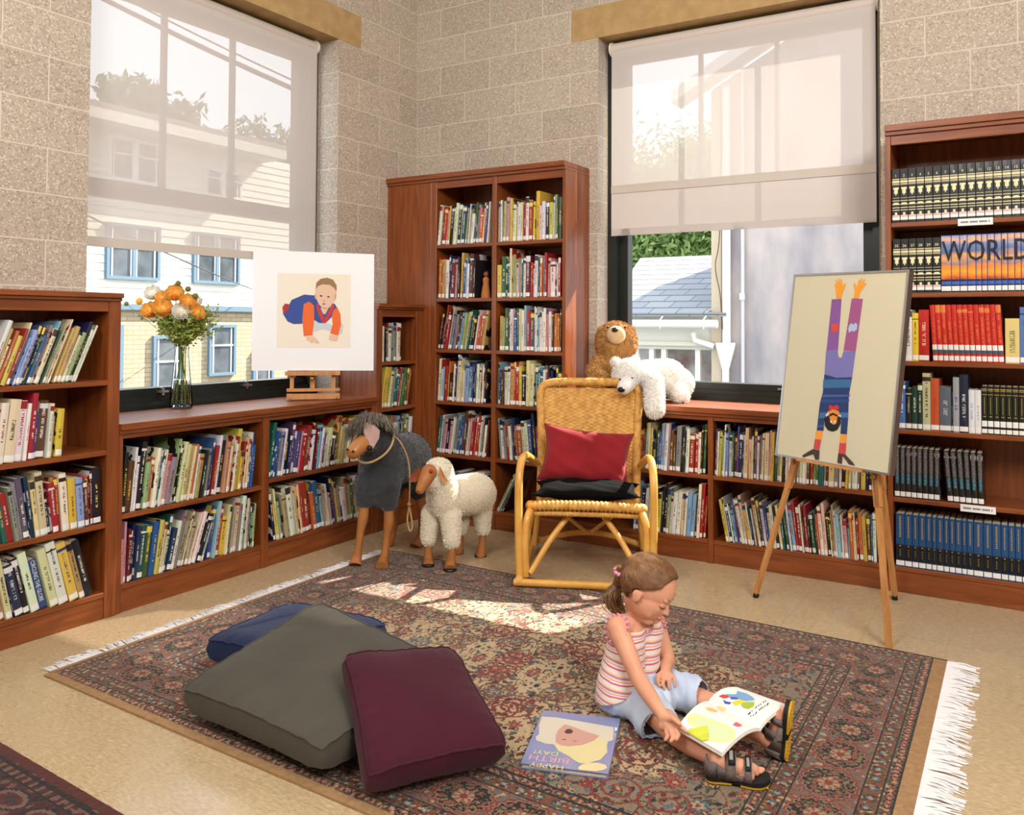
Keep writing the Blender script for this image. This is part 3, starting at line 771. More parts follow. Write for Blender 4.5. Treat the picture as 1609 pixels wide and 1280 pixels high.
def sunset_mat():
    """the printed sunset picture: bands of colour over the height of the spines"""
    m = bpy.data.materials.new('sunset_print'); m.use_nodes = True; MATS['sunset'] = m
    n, l = m.node_tree.nodes, m.node_tree.links; p = n['Principled BSDF']
    tc = n.new('ShaderNodeNewGeometry'); sp = n.new('ShaderNodeSeparateXYZ'); l.new(tc.outputs['Position'], sp.inputs[0])
    mp = n.new('ShaderNodeMapping'); mp.inputs['Scale'].default_value = (9, 1, 34); l.new(tc.outputs['Position'], mp.inputs['Vector'])
    t = n.new('ShaderNodeTexNoise'); t.inputs['Scale'].default_value = 1; t.inputs['Detail'].default_value = 4; l.new(mp.outputs[0], t.inputs['Vector'])
    a = n.new('ShaderNodeMapRange'); a.inputs[1].default_value = 1.45; a.inputs[2].default_value = 1.66; l.new(sp.outputs[2], a.inputs[0])
    b = n.new('ShaderNodeMath'); b.operation = 'MULTIPLY_ADD'; b.inputs[1].default_value = .34; l.new(t.outputs['Fac'], b.inputs[0])
    c = n.new('ShaderNodeMath'); c.operation = 'SUBTRACT'; c.inputs[1].default_value = .17; l.new(a.outputs[0], b.inputs[2]); l.new(b.outputs[0], c.inputs[0])
    cr = n.new('ShaderNodeValToRGB'); l.new(c.outputs[0], cr.inputs[0]); e = cr.color_ramp
    e.elements[0].position = 0; e.elements[0].color = lin((120,60,50)); e.elements[1].position = 1; e.elements[1].color = lin((150,160,210))
    for pos, k in ((.1,(232,110,30)),(.22,(250,170,40)),(.34,(240,140,50)),(.42,(150,130,140)),(.55,(238,170,80)),(.66,(84,106,160)),(.82,(120,140,190)),(.93,(236,180,130))):
        q = e.elements.new(pos); q.color = lin(k)
    l.new(cr.outputs[0], p.inputs['Base Color']); p.inputs['Roughness'].default_value = .35
    return m

# text spread over a set of spines is cut volume by volume
M_INKDARK = mat('dark_print', (22,24,40), .5)
WORLD_BOOKS = [b for b in BOOKS if b['style'] == 'world']
def world_text():
    vs, fs = text_mesh('WORLD BOOK', .135)
    x0 = min(v.x for v in vs); c0 = WORLD_BOOKS[0]['a']-WORLD_BOOKS[0]['w']
    sx = .71
    return [Vector(((v.x-x0)*sx+c0+.004, v.y*1.0, 0)) for v in vs], fs
WT = world_text()

for b in BOOKS:
    q = b['case'].pt(b['a']-(b['w']/2 if b['th'] >= 0 else -b['w']/2)+math.sin(b['th'])*b['h']/2, 0, b['z']+b['h']/2)
    x, y, zz = to_px(q); b['px'] = (x, y)
    fx = abs((q-CAM_POS).normalized().dot(b['case'].v))
    b['area'] = b['w']*b['h']/zz/zz*fx
    # what stands in front of the shelves in the photograph
    hid = (842 < x < 1030 and 600 < y < 860) or (1222 < x < 1425 and 425 < y < 700) or x < -6 or x > 1617
    hid = hid or (560 < x < 770 and 720 < y < 850) or (570 < x < 660 and 650 < y < 800)
    if hid: b['area'] *= .02 if -6 < x < 1617 else 0
BOOKS = [b for b in BOOKS if b['area'] > 0]
order = sorted(BOOKS, key=lambda b: -b['area'])
for i, b in enumerate(order): b['single'] = i < 298
# labels
shelves = {}
for b in BOOKS: shelves.setdefault(b['place'], []).append(b)
ORD = ['first','second','third','fourth','fifth','sixth','seventh','eighth','ninth','tenth','eleventh','twelfth','thirteenth','fourteenth','fifteenth','sixteenth','seventeenth','eighteenth','nineteenth','twentieth']
def ordn(i):
    if i < 20: return ORD[i]
    t = {2:'twenty',3:'thirty',4:'forty',5:'fifty'}[(i+1)//10]
    return (t[:-1]+'ieth') if (i+1) % 10 == 0 else t+'-'+ORD[(i+1)%10-1]
SETN = {'ency':'black encyclopedia volume with gold bands','world':'encyclopedia volume with sunset picture spine','redset':'bright red volume with white stickers','greenset':'thin black-green volume with gold print','greyset':'black volume with grey lettering','blueset':'blue volume with gold lettering','species':None,'mixed':None}
for pl, bs in shelves.items():
    bs.sort(key=lambda b: b['a'])
    for i, b in enumerate(bs):
        sz = 'thick ' if b['w'] > .024 else 'thin ' if b['w'] < .012 else ''
        ht = 'tall ' if b['h'] > .262 else 'short ' if b['h'] < .21 else ''
        nm = SETN[b['style']] or (sz+ht+b['cname']+' book')
        b['desc'] = nm; b['nb'] = (bs[i-1]['cname'] if i else 'the side', bs[i+1]['cname'] if i+1 < len(bs) else 'the side')
        b['i'] = i
    right = pl.endswith('left-edge bookcase'); N = len(bs)
    cnt = {}
    for b in bs: k = b['desc']; cnt[k] = cnt.get(k, 0)+1
    cn2 = {}
    for b in bs: k = (b['desc'], b['nb']); cn2[k] = cn2.get(k, 0)+1
    for b in bs:
        if cnt[b['desc']] == 1: b['lab'] = '%s on the %s' % (b['desc'], pl)
        elif cn2[(b['desc'], b['nb'])] == 1 and b['style'] == 'mixed' and 'the side' not in b['nb'] and b['nb'][0] != b['nb'][1]:
            b['lab'] = '%s right of a %s one, left of a %s one, %s' % (b['desc'], b['nb'][0], b['nb'][1], pl)
        else:
            same = [q for q in bs if q['desc'] == b['desc']]
            if right: k = len(same)-1-same.index(b); b['lab'] = '%s, %s of its look from the right, %s' % (b['desc'], ordn(k), pl)
            else: k = same.index(b); b['lab'] = '%s, %s of its look from the left, %s' % (b['desc'], ordn(k), pl)
        ws_ = b['lab'].split()
        if len(ws_) > 16:
            same = [q for q in bs if q['desc'] == b['desc']]
            k = (len(same)-1-same.index(b)) if right else same.index(b)
            b['lab'] = '%s, %s such from the %s, %s' % (b['desc'], ordn(k), 'right' if right else 'left', pl)

def deco(b, pt, r):
    """printed bands and panels of the matched sets: (part name, patches, material)"""
    w, h, sty = b['w'], b['h'], b['style']
    def band(z0, z1, x0=0, x1=1, e=.0009):
        pr = [(max(r*.35, w*x0), r*.3-e), (w*.5, -r*.25-e), (min(w-r*.35, w*x1), r*.3-e)]
        return [pt(x,y,z) for z in (z0*h, z1*h) for x,y in pr]
    if sty == 'ency':
        qs = [band(a_, a_+t_, .03, .97) for a_, t_ in ((.80,.014),(.775,.008),(.742,.03),(.715,.012),(.70,.005),(.40,.012),(.33,.02),(.27,.014),(.225,.012),(.455,.006))]
        qs += [band(.14,.19,.3,.7), band(.345,.37,.2,.8), band(.62,.655,.15,.35), band(.62,.655,.65,.85), band(.54,.62,.25,.75), band(.51,.54,.38,.62)]
        return [('gold_bands', qs, M_CREAMFOIL), ('pink_label', [band(.10,.14,.05,.95)], mat('pink_label', (216,190,190), .6))]
    if sty == 'redset':
        return [('title_label', [band(.21,.30,.02,.98)], M_LABEL), ('teal_band', [band(.15,.21,.02,.98)], mat('teal_foil', (38,92,104), .5))]
    if sty == 'greenset':
        qs = [band(.93,.945),band(.90,.91),band(.82,.83)]+[band(.42+k*.026,.436+k*.026,.38,.62) for k in range(14)]+[band(.36,.375,.25,.75)]
        return [('gold_lettering', qs, M_GOLD), ('title_label', [band(.16,.28,.05,.95)], M_LABEL)]
    if sty == 'greyset':
        return [('grey_panel', [band(.5,.985,.22,.78)], mat('grey_print', (128,120,122), .6, var=(60,56,58), scale=120)), ('blue_panel', [band(.28,.48,.25,.75)], mat('blue_print', (84,150,176), .6, var=(40,80,100), scale=120))]
    if sty == 'blueset':
        return [('black_panel', [band(.13,.42,0,1,.0007)], M_BLACK),
                ('gold_lettering', [band(.56+k*.034,.578+k*.034,.36,.64,.0011) for k in range(12)]+[band(.385,.402,.25,.75,.0011)]+[band(.2+k*.03,.208+k*.03,.3,.7,.0011) for k in range(5)], M_GOLD)]
    if sty == 'world':
        return [('sky_print', [band(.22,.985,0,1,.0005)], MATS.get('sunset') or sunset_mat()), ('black_panel', [band(.0,.22,0,1,.0004)], M_BLACK), ('blue_band', [band(.13,.19,0,1,.0007)], mat('blue_foil', (60,96,190), .5))]
    return []

SMATS = [M_COVER, M_PAGES, M_LABEL]
stuff = dict(v=[], f=[], m=[], uv=[], c=[], k=[])
for b in BOOKS:
    vs, fs, uvs, pv, pf, lab, pt, r = book_geo(b)
    sd = b['seed']; uvs = [[(u+sd, v) for u, v in q] for q in uvs]
    cc = lin(b['col']); ii = lin(b['ink'])
    if b['style'] == 'world': ii = cc
    if b['style'] in ('ency', 'greenset', 'blueset') or (b['place'].startswith('bottom shelf, left-edge') and b['cname'] == 'blue' and b['w'] > .03): ii = cc
    if not b['single']:
        o = len(stuff['v']); stuff['v'] += vs; stuff['f'] += [tuple(i+o for i in f) for f in fs]; stuff['m'] += [0]*len(fs); stuff['uv'] += uvs
        n_ = sum(len(f) for f in fs); stuff['c'] += [cc]*n_; stuff['k'] += [ii]*n_
        o = len(stuff['v']); stuff['v'] += pv; stuff['f'] += [tuple(i+o for i in f) for f in pf]; stuff['m'] += [1]*6; stuff['uv'] += [[(0,0)]*4]*6; stuff['c'] += [cc]*24; stuff['k'] += [ii]*24
        if lab:
            o = len(stuff['v']); stuff['v'] += lab; stuff['f'] += [(o,o+1,o+4,o+3),(o+1,o+2,o+5,o+4)]; stuff['m'] += [2]*2; stuff['uv'] += [[(0,0)]*4]*2; stuff['c'] += [cc]*8; stuff['k'] += [ii]*8
        for nm_, qs_, m_ in deco(b, pt, r):
            if m_ not in SMATS: SMATS.append(m_)
            for q_ in qs_:
                o = len(stuff['v']); stuff['v'] += q_; stuff['f'] += [(o,o+1,o+4,o+3),(o+1,o+2,o+5,o+4)]; stuff['m'] += [SMATS.index(m_)]*2; stuff['uv'] += [[(0,0)]*4]*2; stuff['c'] += [cc]*8; stuff['k'] += [ii]*8
        continue
    me = bpy.data.meshes.new('book'); base = vs[0].copy()
    me.from_pydata([v-base for v in vs], [], fs); me.materials.append(M_COVER)
    n_ = sum(len(f) for f in fs); put_layers(me, uvs, [cc]*n_, [ii]*n_)
    o = bpy.data.objects.new('book' if b['style'] in ('mixed','species') else 'encyclopedia_volume', me); COL.objects.link(o); o.location = base
    sty = b['style']
    grp = {'ency':'black encyclopedia volumes','world':'sunset picture encyclopedia volumes','redset':'bright red set of volumes','greenset':'black green set of volumes','greyset':'black and grey set of volumes','blueset':'blue set of volumes on the bottom shelf'}.get(sty, 'books on the '+b['place'])
    tag(o, b['lab'], 'book', grp)
    mb = MB(); mb.add(pv, pf); mb.build('pages', M_PAGES, o)
    if lab: mark(o, 'call_number_label', [lab], M_LABEL)
    w, h, sty = b['w'], b['h'], b['style']
    for nm_, qs_, m_ in deco(b, pt, r): mark(o, nm_, qs_, m_)
    if sty == 'ency':
        num = (b['num'] if b['place'].startswith('top') else 24+b['num'])
        Mx = Matrix.Translation(pt(w*.5, -r*.25-.0012, h*.87)) @ Matrix(((b['case'].u.x,0,-b['case'].v.x,0),(b['case'].u.y,0,-b['case'].v.y,0),(0,1,0,0),(0,0,0,1)))
        text('volume_number', str(num), .017, Mx, M_CREAMFOIL, o)
    elif sty == 'species' and b['cname'] == 'white' or (b['place'].startswith('bottom shelf, left-edge') and b['cname'] == 'blue' and w > .03):
        gl = sty != 'species'; nn = (b['case'].u.cross(Vector((0,0,1)))); 
        U_ = (pt(w,0,0)-pt(0,0,0)).normalized(); Z_ = (pt(0,0,h)-pt(0,0,0)).normalized(); N_ = U_.cross(Z_)
        if N_.dot(b['case'].v) > 0: N_ = -N_
        c_ = pt(w*.5, -r*.25-.0012, h*(.56 if gl else .55))
        Mx = Matrix(((-Z_.x,U_.x,N_.x,c_.x),(-Z_.y,U_.y,N_.y,c_.y),(-Z_.z,U_.z,N_.z,c_.z),(0,0,0,1)))
        text('title_lettering', 'CIRCLING THE GLOBE' if gl else 'Endangered Species', .024 if gl else .017, Mx, M_LABEL if gl else M_INKDARK, o, .72 if gl else .95)
    elif sty == 'world':
        bm = bmesh.new(); bv = [bm.verts.new(v) for v in WT[0]]
        for f in WT[1]:
            try: bm.faces.new([bv[i] for i in f])
            except ValueError: pass
        x0, x1 = b['a']-w, b['a']
        for cx_, sgn in ((x0+.0006, -1), (x1-.0006, 1)):
            g_ = bm.verts[:]+bm.edges[:]+bm.faces[:]
            bmesh.ops.bisect_plane(bm, geom=g_, plane_co=(cx_,0,0), plane_no=(sgn,0,0), clear_outer=True)
        if bm.faces:
            bm.verts.index_update()
            q_ = MB(); q_.add([b['case'].pt(v.co.x, b['inset']-.0042, b['z']+h*.70+v.co.y) for v in bm.verts], [[v.index for v in f.verts] for f in bm.faces])
            q_.build('title_lettering', M_INKDARK, o)
        bm.free()
if stuff['v']:
    me = bpy.data.meshes.new('books'); me.from_pydata(stuff['v'], [], stuff['f'])
    for m in SMATS: me.materials.append(m)
    me.polygons.foreach_set('material_index', stuff['m']); put_layers(me, stuff['uv'], stuff['c'], stuff['k'])
    o = bpy.data.objects.new('books', me); COL.objects.link(o)
    tag(o, 'the smaller and half hidden library books filling up the cherry shelves', 'books', kind='stuff')
# ------------------------------------------------------------------ outside
M_SIDING = mat('cream_siding', (232,230,214), .7)
M_BLUE = mat('blue_grey_trim', (98,122,140), .6)
M_DGL = mat('dark_house_glass', (60,66,72), .2, var=(104,110,114), scale=3)
M_WTRIM = mat('white_trim', (226,226,224), .6)
def brick_mat(name, a, b, mor, bw=.2, rh=.066, ms=.006, rot=True, off=.5):
    m = bpy.data.materials.new(name); m.use_nodes = True
    n, l = m.node_tree.nodes, m.node_tree.links; p = n['Principled BSDF']
    g = n.new('ShaderNodeNewGeometry'); sp = n.new('ShaderNodeSeparateXYZ'); l.new(g.outputs['Position'], sp.inputs[0])
    cb = n.new('ShaderNodeCombineXYZ'); l.new(sp.outputs[1 if rot else 0], cb.inputs[0]); l.new(sp.outputs[2], cb.inputs[1])
    br = n.new('ShaderNodeTexBrick'); l.new(cb.outputs[0], br.inputs['Vector']); br.offset = off
    for k, v in (('Scale',1),('Brick Width',bw),('Row Height',rh),('Mortar Size',ms)): br.inputs[k].default_value = v
    br.inputs['Color1'].default_value = lin(a); br.inputs['Color2'].default_value = lin(b); br.inputs['Mortar'].default_value = lin(mor)
    l.new(br.outputs['Color'], p.inputs['Base Color']); p.inputs['Roughness'].default_value = .8
    return m
M_BRICK = brick_mat('tan_brick', (190,170,138), (170,150,120), (140,126,106))
M_SLATE = brick_mat('grey_roof_slate', (142,144,150), (128,132,140), (84,86,94), bw=.30, rh=.075, ms=.006, rot=False)
o = struct('ground', MB().box((-30,-8,-1.1), (-.3,30,-1.0)).box((-.3,.3,-1.1), (16,30,-1.0)), mat('asphalt', (120,120,120), .9, var=(104,104,104), scale=4))

house = thing('house', 'cream and tan brick house with blue window trim across the street', 'house', (-7,-2,-1))
mb = MB(); mb.box((-11,-2,1.47), (-7.06,5.6,3.92)); 
for k in range(22): # lapped boards
    z = 1.49+k*.11; mb.add([(-7.06,-2,z),(-7.06,5.6,z),(-7.045,5.6,z),(-7.045,-2,z),(-7.055,-2,z+.105),(-7.055,5.6,z+.105)], [(0,1,2,3),(3,2,5,4)])
mb.build('siding', M_SIDING, house)
MB().box((-11,-2,-1), (-7.04,5.6,1.44)).build('brick_wall', M_BRICK, house)
MB().box((-7.04,-2,1.41), (-6.96,5.6,1.475)).build('belt_trim', M_BLUE, house)
mb = MB(); mb.add([(-6.5,-2,3.98),(-6.5,5.0,3.98),(-9,5.0,4.35),(-9,-2,4.35),(-6.5,-2,4.06),(-6.5,5.0,4.06),(-9,5.0,4.42),(-9,-2,4.42)], [(0,1,2,3),(4,7,6,5),(0,4,5,1),(1,5,6,2)])
mb.build('roof', mat('house_roof', (120,112,108), .8), house)
MB().box((-7.06,-2,3.84), (-6.5,5.0,3.98)).build('soffit', mat('soffit_paint', (190,188,178), .7), house)
def house_window(y0, y1, z0, z1, n, trim, sash=True):
    f = MB(); t = .045
    f.box((-7.05,y0-t,z0-t), (-6.99,y1+t,z0)).box((-7.05,y0-t,z1), (-6.99,y1+t,z1+t)).box((-7.05,y0-t,z0), (-6.99,y0,z1)).box((-7.05,y1,z0), (-6.99,y1+t,z1))
    for k in range(1, n): q = y0+(y1-y0)*k/n; f.box((-7.05,q-t*.6,z0), (-6.99,q+t*.6,z1))
    w = f.build('window_frame', trim, house)
    g = MB().box((-7.06,y0,z0), (-7.02,y1,z1)); g.build('pane', M_DGL, w)
    s = MB()
    for k in range(n):
        a = y0+(y1-y0)*k/n; b = y0+(y1-y0)*(k+1)/n; zm = (z0+z1)/2+.06
        s.box((-7.03,a,zm), (-7.0,b,zm+.025))
        s.box((-7.03,a+.03,z0), (-7.005,a+.05,z1)); s.box((-7.03,b-.05,z0), (-7.005,b-.03,z1))
    s.build('sash', M_WTRIM, w)
house_window(2.30, 3.04, 1.87, 2.55, 2, M_BLUE); house_window(3.70, 4.48, 1.87, 2.55, 2, M_BLUE)
house_window(2.30, 3.04, 3.22, 3.74, 2, M_WTRIM); house_window(3.85, 4.5, 3.2, 3.55, 2, M_WTRIM)
house_window(4.0, 4.42, .47, 1.16, 1, M_BLUE); house_window(3.04, 3.44, .2, 1.0, 1, M_BLUE); house_window(4.86,5.2,.2,.72,1,M_BLUE)
MB().box((-7.05,2.36,-1), (-6.98,2.52,1.2)).build('drain_board', M_BLUE, house)

def tree(label, base, crown, rad, n, seed, lc, leaf=.10, squash=.8, gap=.35, branches=9):
    rg = random.Random(seed); root = thing('tree', label, 'tree', base)
    base = Vector(base); crown = Vector(crown); t = MB()
    mid = base.lerp(crown, .6)+Vector((.1,.1,0))
    t.tube(smoothpts([base, mid, crown+Vector((0,0,rad*.3))], 5), [.17*(1-i/13) +.03 for i in range(11)], 9)
    tips = []
    for k in range(branches):
        a = 2*PI*k/branches+rg.random(); e = crown+Vector((math.cos(a)*rad*.8, math.sin(a)*rad*.8, rad*squash*rg.uniform(-.3,.7)))
        s0 = base.lerp(crown, rg.uniform(.65,.95)); m_ = s0.lerp(e,.5)+Vector((0,0,rad*.12))
        pts = smoothpts([s0, m_, e], 4); t.tube(pts, [.06*(1-i/10) for i in range(len(pts))], 6); tips += [m_, e]
        for j in range(3):
            e2 = e.lerp(m_, rg.random()*.6)+Vector((rg.uniform(-1,1),rg.uniform(-1,1),rg.uniform(-.6,1)))*rad*.3
            t.tube([m_.lerp(e,rg.random()), e2], [.022,.01], 5); tips.append(e2)
    t.build('trunk', mat('bark', (92,76,62), .9, var=(70,58,48), scale=12), root)
    clus = [crown+Vector((rg.gauss(0,.42), rg.gauss(0,.42), rg.gauss(0,.36*squash)))*rad for _ in range(int(26/(gap+.3)))]+tips
    vs, fs = [], []
    for i in range(n):
        c = rg.choice(clus); p = c+Vector((rg.gauss(0,1),rg.gauss(0,1),rg.gauss(0,.8)))*rad*.13
        u = Vector((rg.gauss(0,1),rg.gauss(0,1),rg.gauss(0,1))).normalized(); w = u.cross(Vector((rg.gauss(0,1),rg.gauss(0,1),rg.gauss(0,1)))).normalized(); s = leaf*rg.uniform(.6,1.2)
        k = len(vs); vs += [p-u*s, p+w*s*.4, p+u*s, p-w*s*.4]; fs.append((k,k+1,k+2,k+3))
    f = MB(); f.add(vs, fs); fo = f.build('foliage', lc, root); fo['kind'] = 'stuff'
    return root
M_LEAF1 = mat('leaves_dark', (58,84,48), .6, var=(92,122,66), scale=2); M_LEAF2 = mat('leaves_light', (112,144,78), .6, var=(150,176,104), scale=2)
def gz(p): return (p.x, p.y, -1.0)
c = P(225,205,18.5); tree('round dark tree behind the house roof, seen through the blind', gz(c), c, 1.2, 9000, 3, M_LEAF1, leaf=.13, gap=.1, branches=5)
c = P(350,262,24); tree('tree between the house and the taller one, seen through the blind', gz(c), c, 1.3, 6000, 6, M_LEAF1, leaf=.13, gap=.1, branches=5)
c = P(432,262,20); tree('tall loose tree to the right of the cream house', gz(c), c, 1.6, 9000, 4, M_LEAF1, leaf=.11, branches=7)
c = P(1045,360,15); tree('light green tree behind the grey slate roof', gz(c), c, 2.2, 36000, 5, M_LEAF2, leaf=.07, branches=12, gap=.0)
def cable(label, a, b, r, sag):
    a = Vector(a); b = Vector(b); pts = [a.lerp(b, k/12)+Vector((0,0,-sag*4*(k/12)*(1-k/12))) for k in range(13)]
    o = MB().tube(pts, r, 6).build('overhead_cable', M_BLACK); tag(o, label, 'cable', 'overhead cables outside the left window'); return o
cable('thick overhead cable crossing high outside the left window', P(60,-55,7.0), P(640,215,7.0), .022, .05)
cable('thin overhead cable crossing just above the thick one', P(60,-75,7.0), P(640,205,7.0), .008, .05)
cable('thin overhead cable low outside the left window', P(60,300,6.6), (-6.98,4.85,1.75), .008, .04)

# the small slate-roofed building and the grey stucco one outside the right window
porch = thing('small_house', 'low white porch house with a grey slate roof beside the stucco wall', 'house', (-.7,4.3,-1))
mb = MB(); mb.add([(-.42,3.85,1.37),(.793,3.85,1.37),(.793,6.4,2.17),(-1.02,6.4,2.17)], [(0,1,2,3)])
mb.add([(-1.5,3.85,1.33),(.99,3.85,1.33),(.99,3.85,1.37),(-1.5,3.85,1.37)], [(0,1,2,3)])
mb.build('slate_roof', M_SLATE, porch)
mb = MB(); mb.tube([(-.8,3.80,1.25),(.91,3.80,1.25)], .045, 10); mb.build('gutter', M_WTRIM, porch, smooth=True)
for x in (.31,.78): MB().tube([(x,3.84,1.33),(x,3.77,1.3),(x,3.76,1.2)], .008, 6).build('gutter_strap', M_WTRIM, porch)
MB().box((-.75,4.0,.98), (.79,4.2,1.34)).box((-.75,3.95,1.02), (.79,4.0,1.06)).build('fascia', mat('pale_paint', (206,206,196), .7), porch)
MB().box((-.75,4.0,-1), (.42,4.15,.55)).box((.42,4.0,-1), (.79,4.15,.4)).build('porch_wall', mat('grey_white_paint', (196,196,192), .7), porch)
for x in (-.1,.08,.22,.60): MB().box((x,4.02,.4), (x+.055,4.08,1.0)).build('porch_post', M_WTRIM, porch)
MB().box((-.75,4.3,.3), (.79,4.34,1.0)).build('porch_glazing', mat('porch_glass', (120,84,84), .3, var=(190,196,190), scale=3.5), porch)
st = thing('stucco_building', 'grey mottled stucco gable wall filling most of the right window', 'building', (2.2,4.2,-1))
mb = MB(); mb.prism([(.81,-1),(3.8,-1),(3.8,3.7),(2.3,4.5),(.81,3.72)], 0, 3, M=Matrix(((1,0,0,0),(0,0,1,4.0),(0,1,0,0),(0,0,0,1))))
mb.build('stucco_wall', mat('grey_stucco', (186,178,176), .9, var=(140,138,146), scale=1.6, bump=.3, bscale=60, stretch=(2.2,1,.8)), st)
mb = MB(); 
for a, b in (((.45,3.56),(2.3,4.54)), ((2.3,4.54),(4.1,3.58))):
    mb.add([(a[0],3.72,a[1]),(b[0],3.72,b[1]),(b[0],3.72,b[1]+.13),(a[0],3.72,a[1]+.13),(a[0],4.02,a[1]),(b[0],4.02,b[1]),(b[0],4.02,b[1]+.13),(a[0],4.02,a[1]+.13)], [(0,1,2,3),(0,4,5,1),(3,2,6,7)])
mb.build('rake_board', M_WTRIM, st)
MB().box((.795,3.965,-1), (.90,4.0,3.7)).build('corner_board', mat('tan_paint', (190,178,156), .7), st)
MB().tube([(.965,3.93,3.7),(.965,3.93,.98)], .043, 12).build('downpipe', M_WTRIM, st, smooth=True)
mb = MB(); mb.lathe((.955,3.93,.76), [(.03,-.0),(.045,.05),(.10,.26),(.105,.3),(.0,.3)], 12); mb.tube([(.955,3.93,.78),(.955,3.93,-1)], .036, 10); mb.tube([(.62,3.905,1.16),(.64,3.905,1.08),(.84,3.915,1.02)], .03, 8)
mb.build('hopper', M_WTRIM, st, smooth=True)
MB().tube([(1.125,3.96,3.9),(1.125,3.96,-1)], .018, 8).box((1.10,3.93,1.50),(1.15,3.97,1.57)).build('conduit', mat('grey_paint', (196,196,204), .6), st)
MB().tube(smoothpts([(.93,3.9,3.5),(.905,3.9,2.2),(.86,3.9,1.85),(.91,3.9,1.55),(.93,3.9,1.2)], 6), .006, 5).build('loose_wire', mat('brown_wire', (96,74,58), .8), st)
# ------------------------------------------------------------------ rugs
def rug_surface(name, o, e1, e2, L, W, step, paint, parent, z):
    """a fine grid of knots, each coloured by the woven pattern"""
    nx, ny = int(L/step), int(W/step)
    X, Y = np.meshgrid((np.arange(nx)+.5)*step, (np.arange(ny)+.5)*step)
    col = paint(X, Y, L, W)                                   # ny, nx, 3 sRGB 0..255
    gx, gy = np.meshgrid(np.arange(nx+1)*step, np.arange(ny+1)*step)
    o = np.array(o); e1 = np.array(e1); e2 = np.array(e2)
    pos = o[None,None,:]+gx[...,None]*e1+gy[...,None]*e2
    rr = np.random.RandomState(2).rand(ny+1, nx+1)*.0012
    pos = np.concatenate([pos, (z+rr)[...,None]], 2).reshape(-1,3)
    off = wloc(parent); pos = pos-np.array(off)[None,:]
    idx = np.arange((nx+1)*(ny+1)).reshape(ny+1, nx+1)
    f = np.stack([idx[:-1,:-1], idx[:-1,1:], idx[1:,1:], idx[1:,:-1]], -1)
    if e1[0]*e2[1]-e1[1]*e2[0] < 0: f = f[..., ::-1]
    f = f.reshape(-1,4)
    me = bpy.data.meshes.new(name); me.vertices.add(len(pos)); me.vertices.foreach_set('co', pos.ravel())
    me.loops.add(f.size); me.loops.foreach_set('vertex_index', f.ravel().astype(np.int32))
    me.polygons.add(len(f)); me.polygons.foreach_set('loop_start', np.arange(0, f.size, 4, dtype=np.int32))
    me.update(calc_edges=True)
    c = col/255.; c = np.where(c <= .04045, c/12.92, ((c+.055)/1.055)**2.4)
    c = np.concatenate([c, np.ones(c.shape[:2]+(1,))], 2).reshape(-1,4); c = np.repeat(c, 4, axis=0)
    a = me.color_attributes.new('knots', 'FLOAT_COLOR', 'CORNER'); a.data.foreach_set('color', c.ravel().astype(np.float32))
    m = bpy.data.materials.new(name+'_wool'); m.use_nodes = True; n, l = m.node_tree.nodes, m.node_tree.links
    v = n.new('ShaderNodeVertexColor'); v.layer_name = 'knots'; l.new(v.outputs[0], n['Principled BSDF'].inputs['Base Color'])
    n['Principled BSDF'].inputs['Roughness'].default_value = .85; n['Principled BSDF'].inputs['Sheen Weight'].default_value = .25; n['Principled BSDF'].inputs['Specular IOR Level'].default_value = .2
    me.materials.append(m); ob = bpy.data.objects.new(name, me); COL.objects.link(ob); ob.parent = parent
    return ob
def nfield(X, Y, scale, seed, n=14):
    r = np.random.RandomState(seed); out = 0
    for k in range(n):
        a = r.rand()*2*np.pi; f = 2*np.pi/scale*(.6+.8*r.rand()); out = out+np.sin((X*np.cos(a)+Y*np.sin(a))*f+r.rand()*6.3)
    return out/np.sqrt(n/2)
def put(col, mask, c): col[mask] = c
def stamp(col, X, Y, cx, cy, r, petals, ca, cb, cc, ck, rot=0):
    dx, dy = X-cx, Y-cy; R = np.hypot(dx, dy)
    m = R < r*1.3
    if not m.any(): return
    th = np.arctan2(dy, dx)+rot; rr = r*(.78+.22*np.cos(th*petals))
    put(col, m & (R < rr*1.14), ck); put(col, m & (R < rr), ca); put(col, m & (R < rr*.62), cb); put(col, m & (R < rr*.3), cc)
RED=(140,52,44); DRED=(104,34,32); NAVY=(30,30,36); CREAMC=(196,168,128); BLUEC=(96,118,128); TANC=(158,120,80); GRN=(86,92,66); ROSE=(178,98,80); GREY=(128,122,110)
